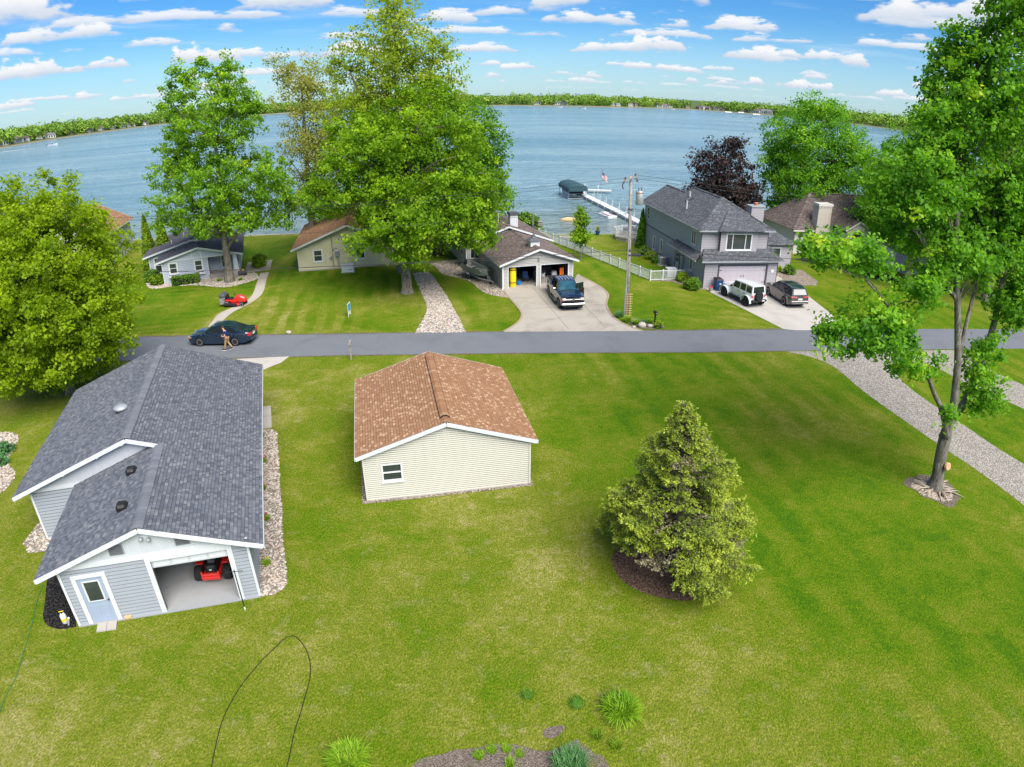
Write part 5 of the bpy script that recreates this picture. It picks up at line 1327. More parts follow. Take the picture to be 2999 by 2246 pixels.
def cabin(parent, belt, roof, mat, glass, side_windows, ws=(.06,.94), shield='windshield', roofmat=None, rear=True, front=True):
    """belt=[(x,z,hw)] front..rear ; roof=[(x,z,hw)] front..rear"""
    (xc,zc,hc), (xb,zbb,hb) = belt
    rf, rr = roof[0], roof[-1]
    mb = MB()
    def ring(p, crown): x, z, hw = p; return [(x-0,y_*hw, z+crown*(1-y_*y_)) for y_ in (-1,-.55,0,.55,1)]
    rows = [ring((xc,zc,hc), .02)]+[ring(q, .035) for q in roof]+[ring((xb,zbb,hb), .02)]
    for r_ in rows: mb.v += r_
    mi_roof = 1 if roofmat else 0
    for i in range(len(rows)-1):
        for j in range(4):
            mb.f.append((i*5+j, i*5+j+1, i*5+5+j+1, i*5+5+j)); mb.m.append(mi_roof if 0 < i < len(rows)-2 else 0); mb.r.append(0)
    for s_ in (0, 4):
        mb.f.append(tuple(i*5+s_ for i in range(len(rows)))); mb.m.append(0); mb.r.append(0)
    cb = mb.build('cabin', [mat, roofmat or mat], parent, auto=25)
    def quad(p, nm, off_, gm):
        a, b_, c_, d_ = [Vector(q) for q in p]; nrm = (b_-a).cross(d_-a).normalized()
        if nrm.dot(off_) < 0: nrm = -nrm
        q = [v+nrm*.012 for v in (a,b_,c_,d_)]+[v-nrm*.02 for v in (a,b_,c_,d_)]
        return MB().hexa(q).build(nm, gm, parent)
    def pan(A, B, u0, u1, v0, v1):
        def P(u, v_):
            l = Vector((A[0], -A[2], A[1])).lerp(Vector((B[0], -B[2], B[1])), v_); r_ = Vector((A[0], A[2], A[1])).lerp(Vector((B[0], B[2], B[1])), v_)
            return l.lerp(r_, u)+Vector((0,0,.03*(1-(2*u-1)**2)))
        return P
    if front:
        P = pan(belt[0], rf, 0,1,0,1)
        for k in range(3):
            u0, u1 = ws[0]+(ws[1]-ws[0])*k/3, ws[0]+(ws[1]-ws[0])*(k+1)/3
            quad([P(u0,.07),P(u1,.07),P(u1,.93),P(u0,.93)], 'windshield', Vector((1,0,.5)), shield)
    if rear:
        P = pan(belt[1], rr, 0,1,0,1)
        quad([P(.09,.12),P(.91,.12),P(.91,.9),P(.09,.9)], 'rear_window', Vector((-1,0,.5)), glass)
    def roofat(x):
        tab = sorted((q[0], q[1], q[2]) for q in roof)
        return lerp([(a,b_) for a,b_,_ in tab], x), lerp([(a,c_) for a,_,c_ in tab], x)
    def beltat(x):
        return lerp(sorted([(xc,zc),(xb,zbb)]), x), lerp(sorted([(xc,hc),(xb,hb)]), x)
    for s_ in (-1,1):
        for xa0, xa1, xt0, xt1 in side_windows:
            P4 = []
            for x, t in ((xa0,.08),(xa1,.08),(xt1,.88),(xt0,.88)):
                zb_, hb_ = beltat(x); zr, hr = roofat(x)
                P4.append((x, s_*(hb_+(hr-hb_)*t), zb_+(zr-zb_)*t))
            quad(P4, 'side_window', Vector((0,s_,.2)), glass)
    return cb
def put(parent, nm, mat, boxes, bev=0.0):
    for lo, hi in boxes:
        o = MB().bbox(((lo[0]+hi[0])/2,(lo[1]+hi[1])/2,lo[2]), (hi[0]-lo[0],hi[1]-lo[1],hi[2]-lo[2]), 0, bev).build(nm, mat, parent)
    return o

# black sedan on the road
t = thing('sedan', 'black four-door sedan standing on the road beside the walking man', 'car', (-21.33,43.42,.012), R(180))
car_body(t, [(-2.54,.92),(-2.45,1.0),(-1.9,1.03),(-1.3,.98),(.9,.93),(1.2,.92),(1.9,.84),(2.35,.72),(2.52,.55)], [(-2.54,.74),(-2.3,.86),(-1.5,.92),(1.3,.92),(2.0,.86),(2.35,.72),(2.52,.52)], .2, (1.45,-1.36), .375, 'car_black', zend=[(-2.54,.42),(-2.1,.24),(-1,.2),(1.5,.2),(2.52,.26)])
cabin(t, [(1.25,.93,.80),(-1.95,1.02,.74)], [(.42,1.42,.60),(-.2,1.48,.61),(-.85,1.44,.60)], 'car_black', 'car_glass', [(1.0,.10,.45,.10),(.04,-.82,.04,-.82),(-.9,-1.55,-.88,-.98)])
for s_ in (-1,1):
    wheel(t, 1.45, s_*.80, .335, .22, side=s_); wheel(t, -1.36, s_*.80, .335, .22, side=s_)
    put(t, 'headlight', 'lamp_clear', [((2.2,s_*.62-.12,.60),(2.44,s_*.62+.12,.74))], .03); put(t, 'turn_signal', 'lamp_amber', [((2.1,s_*.80-.03,.62),(2.22,s_*.80+.03,.70))])
    put(t, 'tail_light', 'lamp_red', [((-2.56,s_*.62-.17,.74),(-2.36,s_*.62+.19,.95))], .04); put(t, 'mirror', 'car_black', [((.85,s_*.99-.09,.94),(1.02,s_*.99+.09,1.08))], .03)
    for x in (.08,-.88): put(t, 'door_seam', 'black_plastic', [((x-.008,s_*.918-.006,.35),(x+.008,s_*.918+.006,.9))])
put(t, 'spoiler', 'car_black', [((-2.52,-.62,1.06),(-2.28,.62,1.10)),((-2.45,-.58,.98),(-2.36,-.5,1.06)),((-2.45,.5,.98),(-2.36,.58,1.06))]); put(t, 'licence_plate', 'plate_white', [((-2.57,-.16,.66),(-2.545,.16,.80))])
put(t, 'grille', 'chrome', [((2.49,-.34,.52),(2.535,.34,.60))]); put(t, 'bumper', 'car_black', [((-2.58,-.7,.36),(-2.45,.7,.58))], .05); put(t, 'window_trim', 'chrome', [((-1.4,s_*.80-.006,.985),(.95,s_*.80+.006,1.0)) for s_ in (-1,1)])

# dark blue pickup with its driver's door open
t = thing('pickup_truck', 'dark blue pickup with chrome bumper and open door on the driveway', 'truck', (4.36,52.72,.02), R(-80.2))
car_body(t, [(-2.95,1.32),(-2.8,1.36),(-.95,1.36),(-.9,1.25),(1.1,1.22),(1.35,1.24),(2.4,1.20),(2.85,1.10),(2.94,.9)], [(-2.95,.94),(-2.6,1.0),(2.2,1.0),(2.75,.95),(2.94,.86)], .42, (2.0,-1.68), .50, 'truck_blue', zend=[(-2.95,.55),(-2.3,.42),(2.6,.42),(2.94,.5)])
cabin(t, [(1.32,1.22,.90),(-.95,1.3,.90)], [(.55,1.86,.72),(-.2,1.92,.74),(-.82,1.88,.73)], 'truck_blue', 'car_glass', [(1.05,.12,.55,.12),(.02,-.78,.02,-.76)], roofmat='truck_blue')
for k in range(5): put(t, 'roof_rib', 'galvanised', [((-.75,-.58+k*.26,1.925),(.45,-.52+k*.26,1.945))])
put(t, 'bed_cover', 'black_plastic', [((-2.86,-.88,1.37),(-1.0,.88,1.405))], .01)
for s_ in (-1,1):
    wheel(t, 2.0, s_*.86, .42, .27, side=s_, spokes=6); wheel(t, -1.68, s_*.86, .42, .27, side=s_, spokes=6)
    put(t, 'headlight', 'lamp_clear', [((2.72,s_*.72-.19,.93),(2.91,s_*.72+.17,1.06))], .03); put(t, 'turn_signal', 'lamp_amber', [((2.74,s_*.78-.17,.86),(2.90,s_*.78+.12,.92))])
    put(t, 'running_board', 'chrome', [((-1.0,s_*1.02-.07,.36),(1.3,s_*1.02+.07,.42))], .02); put(t, 'tail_light', 'lamp_red', [((-2.97,s_*.88-.07,.9),(-2.88,s_*.88+.07,1.28))])
put(t, 'mirror', 'chrome', [((.98,-1.26,1.25),(1.1,-1.02,1.45))], .04); put(t, 'wheel_arch_trim', 'black_plastic', [((1.45,-1.01,.42),(1.5,-.98,.75)),((1.45,.98,.42),(1.5,1.01,.75))])
put(t, 'grille', 'black_plastic', [((2.86,-.62,.74),(2.955,.62,1.08))], .03); put(t, 'grille_bar', 'chrome', [((2.93,-.86,.92),(2.985,.86,.985))], .01); put(t, 'bumper', 'chrome', [((2.80,-.96,.52),(3.04,.96,.66))], .05); put(t, 'lower_bumper', 'black_plastic', [((2.82,-.8,.36),(3.0,.8,.5))], .04)
put(t, 'badge', 'chrome', [((2.98,-.09,.91),(2.995,.09,.99))])
mb = MB(); mb.bbox((0,0,.0),(1.0,.07,.80),0,.02); od = mb.build('open_door', 'black_plastic', t); od.location = (1.02,1.02,.48); od.rotation_euler = (0,0,R(118)); od['label'] = 'open black-lined driver door'
MB().box((-.42,-.03,.82),(.38,.03,1.30)).build('side_window', 'car_glass', od); put(od, 'mirror', 'chrome', [((.3,.05,.75),(.46,.3,.98))], .04)
MB().lathe([(.02,-.04),(.22,-.03),(.22,.03),(.02,.04)], (.55,-.5,1.35), 14, axis='x').build('safety_vest', 'yellow_foam', t)

# white boxy off-roader with spare wheel
t = thing('off_road_car', 'white boxy off-road car with spare wheel on its back', 'car', (20.03,53.45,.02), R(110.2))
car_body(t, [(-2.05,1.16),(.55,1.16),(.7,1.14),(2.05,1.08),(2.1,.9)], [(-2.05,.78),(.6,.78),(2.1,.66)], .48, (1.5,-1.5), .50, 'jeep_white', flat=.97)
cabin(t, [(.72,1.16,.74),(-2.06,1.16,.74)], [(.38,1.80,.66),(-.8,1.85,.67),(-1.95,1.82,.66)], 'jeep_white', 'car_glass', [(.5,-.32,.38,-.32),(-.46,-1.12,-.46,-1.12),(-1.26,-1.94,-1.26,-1.9)], roofmat='jeep_white')
for s_ in (-1,1):
    wheel(t, 1.5, s_*.83, .41, .27, 'black_plastic', side=s_); wheel(t, -1.5, s_*.83, .41, .27, 'black_plastic', side=s_)
    for x in (1.5,-1.5):
        mb = MB()
        pr = [(x+.62*math.cos(a), .40+.56*math.sin(a)) for a in [math.pi*k/8 for k in range(9)]]
        for (xa,za),(xb_,zb_) in zip(pr[:-1], pr[1:]): mb.hexa([(xa,s_*.72,za),(xb_,s_*.72,zb_),(xb_,s_*.98,zb_-.02),(xa,s_*.98,za-.02),(xa,s_*.72,za+.05),(xb_,s_*.72,zb_+.05),(xb_,s_*.98,zb_+.03),(xa,s_*.98,za+.03)])
        mb.build('fender_flare', 'jeep_white', t)
    put(t, 'running_board', 'black_plastic', [((-.9,s_*.86-.06,.44),(.9,s_*.86+.06,.52))], .02); put(t, 'tail_light', 'lamp_red', [((-2.09,s_*.70-.07,.86),(-2.03,s_*.70+.07,1.08))]); put(t, 'mirror', 'black_plastic', [((.48,s_*.93-.1,1.18),(.6,s_*.93+.1,1.36))], .03)
    put(t, 'headlight', 'lamp_clear', [((2.08,s_*.45-.09,.86),(2.12,s_*.45+.09,1.04))], .02)
    for x in (.52,-.40,-1.2): put(t, 'door_seam', 'black_plastic', [((x-.008,s_*.776-.006,.55),(x+.008,s_*.776+.006,1.12))])
    for x in (-.22,-1.02): put(t, 'door_handle', 'black_plastic', [((x-.08,s_*.79-.015,1.0),(x+.08,s_*.79+.015,1.03))])
put(t, 'hood_stripe', 'lamp_red', [((.95,-.52,1.175),(1.75,-.47,1.18)),((.95,.47,1.175),(1.75,.52,1.18))]); put(t, 'hood_scoop', 'black_plastic', [((1.0,-.18,1.16),(1.35,.18,1.185))])
put(t, 'bumper', 'black_plastic', [((-2.3,-.8,.5),(-2.04,.8,.68)),((2.1,-.72,.5),(2.35,.72,.68))], .04); put(t, 'licence_plate', 'plate_white', [((-2.315,-.52,.56),(-2.301,-.24,.67))])
sp_ = bpy.data.objects.new('spare_wheel', None); COL.objects.link(sp_); sp_.parent = t; sp_.location = (-2.22,.08,1.0); sp_.rotation_euler = (0,0,R(90))
MB().lathe([(.26,-.13),(.38,-.13),(.41,-.08),(.41,.08),(.38,.13),(.26,.13)], n=22, axis='y').build('tyre', 'rubber', sp_, auto=35)
mb = MB().lathe([(.26,.02),(.27,.12),(.24,.13),(.23,.06),(.02,.06)], n=20, axis='y')
for i in range(5):
    a = 2*math.pi*i/5; mb.beam((.04*math.cos(a),.09,.04*math.sin(a)),(.24*math.cos(a),.1,.24*math.sin(a)),.06,.05,(0,1,0))
mb.build('rim', 'trim_dark', sp_)

# brownish grey SUV
t = thing('suv', 'brownish grey SUV with black roof rails parked beside the white off-roader', 'car', (24.16,53.78,.02), R(97))
car_body(t, [(-2.5,1.02),(-2.42,1.12),(-1.0,1.10),(.9,1.08),(1.15,1.08),(2.1,1.02),(2.4,.9),(2.5,.7)], [(-2.5,.82),(-2.2,.95),(-1.4,.99),(1.4,.99),(2.1,.93),(2.5,.7)], .26, (1.45,-1.45), .44, 'suv_grey', zend=[(-2.5,.42),(-2.1,.28),(1.8,.26),(2.5,.32)])
cabin(t, [(1.2,1.08,.88),(-2.42,1.12,.82)], [(.35,1.66,.68),(-.6,1.74,.69),(-1.6,1.72,.67),(-2.12,1.66,.65)], 'black_plastic', 'car_glass', [(.95,.02,.4,.02),(-.06,-.95,-.06,-.95),(-1.05,-2.05,-1.05,-1.85)], roofmat='car_black')
for s_ in (-1,1):
    wheel(t, 1.45, s_*.86, .38, .25, side=s_); wheel(t, -1.45, s_*.86, .38, .25, side=s_)
    put(t, 'tail_light', 'lamp_red', [((-2.51,s_*.60-.3,.98),(-2.40,s_*.60+.3,1.07))], .02); put(t, 'mirror', 'suv_grey', [((.85,s_*1.05-.1,1.08),(1.0,s_*1.05+.1,1.24))], .03); put(t, 'headlight', 'lamp_clear', [((2.25,s_*.68-.15,.84),(2.46,s_*.68+.13,.94))], .02)
    mb = MB().tube([(.25,s_*.60,1.70),(.15,s_*.60,1.78),(-1.75,s_*.60,1.80),(-1.9,s_*.60,1.72)], .02, 6); mb.build('roof_rail', 'steel', t)
    put(t, 'pillar', 'suv_grey', [((-1.04,s_*.84-.01,1.10),(-.96,s_*.84+.01,1.25))])
for x in (0,-1.1): put(t, 'cross_bar', 'steel', [((x-.03,-.6,1.77),(x+.03,.6,1.80))])
put(t, 'bumper', 'suv_grey', [((-2.56,-.86,.44),(-2.42,.86,.70))], .05); put(t, 'bumper_trim', 'chrome', [((-2.575,-.7,.46),(-2.55,.7,.52))]); put(t, 'licence_plate', 'plate_white', [((-2.545,-.2,.78),(-2.52,.2,.92))]); put(t, 'sunroof', 'car_glass', [((-1.2,-.4,1.776),(-.1,.4,1.785))])

# lawn tractor with rear bagger
t = thing('lawn_tractor', 'red lawn tractor with rear grass bagger by the curved path', 'mower', (-23.9,52.35,.004), R(0))
mb = MB(); vs = []
for x, hw, z0, z1 in ((.15,.26,.42,.88),(.35,.27,.40,.92),(.7,.26,.36,.86),(.95,.22,.34,.74),(1.05,.14,.38,.62)): vs += [(x,-hw,z0),(x,-hw,z1-.12),(x,-hw*.55,z1),(x,hw*.55,z1),(x,hw,z1-.12),(x,hw,z0)]
mb.add(vs, [(i*6+k, i*6+(k+1)%6, i*6+6+(k+1)%6, i*6+6+k) for i in range(4) for k in range(6)]+[(5,4,3,2,1,0),(24,25,26,27,28,29)]); mb.build('hood', 'red_paint', t, auto=35)
put(t, 'chassis', 'red_paint', [((-.75,-.34,.34),(.2,.34,.52))], .05); put(t, 'fender', 'red_paint', [((-.8,-.50,.50),(-.25,.50,.58))], .06); put(t, 'deck', 'red_paint', [((-.35,-.58,.12),(.55,.50,.28))], .08); put(t, 'deck_chute', 'black_plastic', [((-.9,-.72,.14),(.35,-.52,.34))], .06)
put(t, 'seat', 'black_plastic', [((-.65,-.24,.60),(-.2,.24,.70)),((-.72,-.24,.66),(-.60,.24,1.02))], .05)
mb = MB().tube([(.15,0,.85),(-.02,0,1.0)], .02, 6); mb.tube([(-.02+.17*math.sin(a)*.5, .17*math.cos(a), 1.0+.08*math.sin(a)) for a in [2*math.pi*k/12 for k in range(13)]], .016, 6); mb.build('steering_wheel', 'black_plastic', t)
for s_ in (-1,1):
    wheel(t, .72, s_*.42, .2, .16, 'panel_white', side=s_); wheel(t, -.62, s_*.42, .27, .24, 'panel_white', side=s_)
put(t, 'bagger_hood', 'trim_dark', [((-1.35,-.5,.78),(-.75,.5,1.12))], .14)
for s_ in (-1,1): put(t, 'bag', 'boat_inside', [((-1.35,s_*.27-.22,.22),(-.88,s_*.27+.22,.80))], .08)
put(t, 'bagger_frame', 'galvanised', [((-1.0,-.5,.70),(-.74,-.46,.78)),((-1.0,.46,.70),(-.74,.5,.78)),((-.85,-.5,.4),(-.8,.5,.46))])

# zero-turn mower inside the grey garage
t = thing('zero_turn_mower', 'red zero-turn mower parked inside the open grey garage', 'mower', (-11.43,18.75,.045), R(101))
put(t, 'frame', 'red_paint', [((-.85,-.34,.30),(.9,-.22,.42)),((-.85,.22,.30),(.9,.34,.42)),((-.95,-.34,.34),(-.82,.34,.52)),((.8,-.5,.3),(.92,.5,.4))], .03); put(t, 'deck', 'red_paint', [((-.15,-.66,.14),(.75,.66,.30))], .08)
put(t, 'engine', 'black_plastic', [((-.82,-.22,.42),(-.25,.22,.78))], .08); put(t, 'engine_guard', 'red_paint', [((-1.0,-.36,.3),(-.92,.36,.42)),((-1.0,-.36,.42),(-.92,-.28,.66)),((-1.0,.28,.42),(-.92,.36,.66))], .02); put(t, 'air_filter', 'trim_dark', [((-.6,-.15,.78),(-.35,.15,.9))], .05); put(t, 'engine_label', 'panel_white', [((-.83,-.05,.6),(-.815,.05,.66))])
put(t, 'seat', 'black_plastic', [((-.25,-.26,.56),(.25,.26,.68)),((-.32,-.26,.62),(-.2,.26,1.12))], .06); put(t, 'fuel_tank', 'black_plastic', [((-.3,-.62,.42),(.2,-.34,.68)),((-.3,.34,.42),(.2,.62,.68))], .06); put(t, 'fender', 'red_paint', [((-.5,-.64,.66),(.15,-.36,.71)),((-.5,.36,.66),(.15,.64,.71))], .03)
for s_ in (-1,1):
    wheel(t, -.55, s_*.56, .30, .28, 'trim_dark', side=s_); wheel(t, .95, s_*.38, .16, .12, 'panel_white', side=s_)
    MB().tube([(.2,s_*.3,.6),(.4,s_*.3,1.0),(.42,s_*.05,1.02)], .018, 6).build('steering_lever', 'black_plastic', t)
t = thing('red_tiller', 'red machine with big tyre standing beside the mower in the garage', 'tiller', (-10.75,18.95,.045), R(108))
put(t, 'engine', 'red_paint', [((-.4,-.2,.35),(.3,.2,.75))], .06); put(t, 'cowl', 'red_paint', [((-.3,-.25,.75),(.2,.25,.95))], .05); wheel(t, -.1, .3, .3, .2, 'trim_dark'); wheel(t, -.1, -.3, .3, .2, 'trim_dark', side=-1)
MB().tube([(.25,.15,.6),(.7,.2,1.0)], .02, 6).build('handle', 'black_plastic', t); MB().tube([(.25,-.15,.6),(.7,-.2,1.0)], .02, 6).build('handle', 'black_plastic', t)

# aluminium fishing boat on its trailer
bx0 = Vector((-4.15,60.9,0)); bx1 = Vector((-2.45,58.1,0)); bang = math.atan2(bx1.y-bx0.y, bx1.x-bx0.x)
t = thing('fishing_boat', 'open aluminium fishing boat resting on the trailer beside the tan garage', 'boat', ((bx0+bx1)/2+Vector((0,0,.5))).to_tuple(), bang)
mb = MB(); vs = []
st_ = [(-2.0,.66,.66,0),(-1.0,.70,.66,0),(.3,.68,.68,0),(1.2,.52,.74,.05),(1.8,.28,.80,.16),(2.1,.03,.85,.35)]
for x, hw, zt, zb_ in st_: vs += [(x,-hw,zt),(x,-hw*.8,zb_+.05),(x,0,zb_),(x,hw*.8,zb_+.05),(x,hw,zt),(x,hw*.9,zt-.02),(x,hw*.72,zb_+.12),(x,-hw*.72,zb_+.12),(x,-hw*.9,zt-.02)]
mb.add(vs, [(i*9+k, i*9+(k+1)%9, i*9+9+(k+1)%9, i*9+9+k) for i in range(5) for k in range(9)]+[tuple(range(9)), tuple(range(53,44,-1))]); mb.build('hull', 'aluminium', t, auto=40)
for x in (-1.2,-.2,.8): MB().box((x-.16,-.52,.34),(x+.16,.52,.38)).build('bench', 'aluminium', t)
MB().box((-1.9,-.45,.12),(1.0,.45,.15)).build('floor', 'boat_inside', t); MB().box((1.0,-.5,.60),(1.7,.5,.63)).build('casting_deck', 'boat_inside', t)
mt_ = MB().bbox((-2.15,0,.45),(.35,.3,.5),0,.08).build('outboard', 'black_plastic', t); MB().box((-2.2,-.05,-.25),(-2.08,.05,.46)).build('motor_leg', 'black_plastic', mt_)
t = thing('boat_trailer', 'galvanised boat trailer with small tyres beside the tan garage', 'trailer', ((bx0+bx1)/2).to_tuple(), bang)
mb = MB(); mb.beam((-1.9,-.5,.42),(1.4,-.5,.42),.07,.09); mb.beam((-1.9,.5,.42),(1.4,.5,.42),.07,.09); mb.beam((1.4,-.5,.42),(2.7,0,.40),.07,.09); mb.beam((1.4,.5,.42),(2.7,0,.40),.07,.09); mb.beam((-.3,-.75,.34),(-.3,.75,.34),.07,.07); mb.beam((2.6,0,.4),(3.1,0,.4),.08,.09)
mb.build('frame', 'galvanised', t)
for s_ in (-1,1): wheel(t, -.3, s_*.82, .28, .16, 'panel_white', side=s_); MB().hexa([(-.65,s_*.72,.56),(.05,s_*.72,.56),(.05,s_*.94,.56),(-.65,s_*.94,.56),(-.5,s_*.72,.63),(-.1,s_*.72,.63),(-.1,s_*.94,.63),(-.5,s_*.94,.63)]).build('mudguard', 'galvanised', t)
wheel(t, 2.35, .16, .17, .09, 'panel_white', name='jockey_wheel'); MB().tube([(2.35,.1,.1),(2.35,.1,.75)], .03, 6).build('jack', 'galvanised', t); MB().tube([(2.2,0,.4),(2.15,0,.95)], .035, 6).build('winch_post', 'galvanised', t)

# ------------------------------------------------------------------ the walking man
def skin_mesh(name, joints, edges, mat, parent, sub=1):
    me = bpy.data.meshes.new(name); me.from_pydata([j[:3] for j in joints], edges, [])
    o = bpy.data.objects.new(name, me); COL.objects.link(o)
    if parent is not None: o.parent = parent
    md = o.modifiers.new('skin', 'SKIN'); md.use_smooth_shade = True
    sv = me.skin_vertices
    if not sv: 
        bm = bmesh.new(); bm.from_mesh(me); bm.verts.layers.skin.verify(); bm.to_mesh(me); bm.free(); sv = me.skin_vertices
    for i, j in enumerate(joints):
        r_ = j[3]; sv[0].data[i].radius = (r_, r_*(j[4] if len(j) > 4 else 1)) ; sv[0].data[i].use_root = (i == 0)
    s_ = o.modifiers.new('sub', 'SUBSURF'); s_.levels = sub; s_.render_levels = sub
    me.materials.append(M[mat])
    return o
pm = thing('person', 'man in navy T-shirt and tan trousers walking past the black sedan', 'person', (-20.25,41.82,.012), R(180))
J = [(0,0,.93,.13),(0,0,1.15,.13),(.03,0,1.36,.125),(.07,0,1.47,.06),(.12,0,1.56,.055),(.15,0,1.64,.085),(.155,0,1.72,.075),
     (.0,.09,.88,.085),(.10,.10,.50,.06),(.20,.10,.09,.042),(.34,.10,.03,.035),
     (.0,-.09,.88,.085),(-.06,-.10,.50,.06),(-.30,-.10,.16,.042),(-.22,-.10,.05,.035),
     (.03,.19,1.38,.058),(-.04,.25,1.12,.046),(.20,.17,1.06,.036),(.30,.10,1.10,.034),
     (.03,-.19,1.38,.058),(-.03,-.25,1.12,.046),(.20,-.17,1.04,.036),(.30,-.08,1.10,.034)]
E_ = [(0,1),(1,2),(2,3),(3,4),(4,5),(5,6),(0,7),(7,8),(8,9),(9,10),(0,11),(11,12),(12,13),(13,14),(2,15),(15,16),(16,17),(17,18),(2,19),(19,20),(20,21),(21,22)]
body = skin_mesh('body', J, E_, 'skin', pm, 2)
for s_ in (-1,1):
    for k in range(4): skin_mesh('finger', [(.31,s_*(.07+.0*k),1.10+.018*(k-1.5),.010),(.36,s_*(.05-.005*k),1.105+.018*(k-1.5),.009),(.375,s_*.01,1.105+.018*(k-1.5),.008)], [(0,1),(1,2)], 'skin', body)
    skin_mesh('thumb', [(.29,s_*.06,1.125,.011),(.32,s_*.03,1.15,.010),(.35,s_*.015,1.155,.009)], [(0,1),(1,2)], 'skin', body)
skin_mesh('shirt', [(0,0,.95,.155),(0,0,1.15,.15),(.03,0,1.36,.145),(.065,0,1.45,.085),(.03,.18,1.38,.075),(0,.225,1.22,.07),(.03,-.18,1.38,.075),(0,-.225,1.22,.07)], [(0,1),(1,2),(2,3),(2,4),(4,5),(2,6),(6,7)], 'navy_cloth', body, 2)
skin_mesh('trousers', [(0,0,.95,.145),(0,.09,.86,.105),(.10,.10,.50,.080),(.19,.10,.13,.065),(0,-.09,.86,.105),(-.06,-.10,.50,.080),(-.28,-.10,.20,.065)], [(0,1),(1,2),(2,3),(0,4),(4,5),(5,6)], 'tan_cloth', body, 2)
for x, v, z, a in ((.26,.10,.0,0),(-.25,-.10,.05,-.35)):
    sh = bpy.data.objects.new('shoe', MB().bbox((0,0,.025),(.29,.10,.085),0,.03).mesh('shoe', 'black_plastic')); COL.objects.link(sh); sh.parent = body; sh.location = (x,v,z); sh.rotation_euler = (0,-a,0)
    so = MB().bbox((0,0,0),(.30,.11,.025),0,.01).build('sole', 'flag_white', sh)
hr = MB().ball((.145,0,1.735), (.105,.09,.085), 12, 8).build('hair', 'hair', body, smooth=True)
MB().ball((.245,0,1.665), (.022,.016,.024), 8, 6).build('nose', 'skin', body, smooth=True)
for s_ in (-1,1):
    MB().ball((.155,s_*.085,1.67), (.022,.012,.03), 8, 6).build('ear', 'skin', body, smooth=True); MB().ball((.225,s_*.033,1.69), .012, 6, 5).build('eye', 'black_plastic', body, smooth=True)
MB().box((.225,-.025,1.615),(.235,.025,1.622)).build('mouth', 'terracotta', body)
ph = MB().bbox((0,0,0),(.075,.012,.15),0,.004).build('phone', 'black_plastic'); ph.location = (-20.25-.365,41.82,1.10+.012); ph.rotation_euler = (0,R(-35),R(180)); tag(ph, 'dark phone held in both hands by the walking man', 'phone')
# ------------------------------------------------------------------ vegetation
def leaf_arrays(C, size, rs, outward=None, up=0.55, elong=1.0, droop=0.25):
    """one folded leaf quad per centre"""
    n_ = len(C)
    nrm = rs.normal(0,1,(n_,3)); nrm[:,2] += up*2
    if outward is not None: nrm += outward*0.8
    nrm /= np.linalg.norm(nrm,axis=1,keepdims=True)+1e-9
    a = rs.normal(0,1,(n_,3)); a -= nrm*np.sum(a*nrm,1,keepdims=True); a /= np.linalg.norm(a,axis=1,keepdims=True)+1e-9
    b_ = np.cross(nrm, a)
    s = (size*rs.uniform(.65,1.35,n_))[:,None]
    L_ = a*s*elong; W_ = b_*s*.55
    V = np.stack([C-L_*.5, C+W_+nrm*s*.12, C+L_*.5-np.array([0,0,1])*s*droop, C-W_+nrm*s*.12],1)
    return V
def crown_mesh(name, blobs, mat, size, rs, dens=1.0, rc=0.55, nl=45, shell=2.4, flat=.75, elong=1.0, up=.55, tight=.62):
    Vs = []; Rn = []; tips = []
    for (X,Y,Z,rx,ry,rz,dm) in blobs:
        A = 4*math.pi*(((rx*ry)**1.6+(rx*rz)**1.6+(ry*rz)**1.6)/3)**(1/1.6)
        nc = max(3, int(dens*dm*A/(math.pi*rc*rc)))
        d = rs.normal(0,1,(nc,3)); d /= np.linalg.norm(d,axis=1,keepdims=True)
        r_ = rs.random(nc)**(1/shell)*rs.uniform(.82,1.12,nc)
        c = np.array([X,Y,Z])+d*r_[:,None]*np.array([rx,ry,rz])
        tips.append(c)
        k = rs.integers(int(nl*.5), int(nl*1.5), nc)
        idx = np.repeat(np.arange(nc), k)
        sc = rs.uniform(.6,1.35,nc)[idx][:,None]
        o = rs.normal(0,1,(len(idx),3))*np.array([rc,rc,rc*flat])*tight*sc
        P = c[idx]+o
        Vs.append(leaf_arrays(P, size, rs, d[idx]*.6, up, elong))
        cr = rs.normal(.48,.17,nc)[idx]+rs.normal(0,.14,len(idx))
        Rn.append(cr)
    V = np.concatenate(Vs); rn = np.clip(np.concatenate(Rn),0,1)
    me = arr_mesh(name, V.reshape(-1,3), np.arange(len(V)*4).reshape(-1,4), mat, rn)
    return me, np.concatenate(tips)
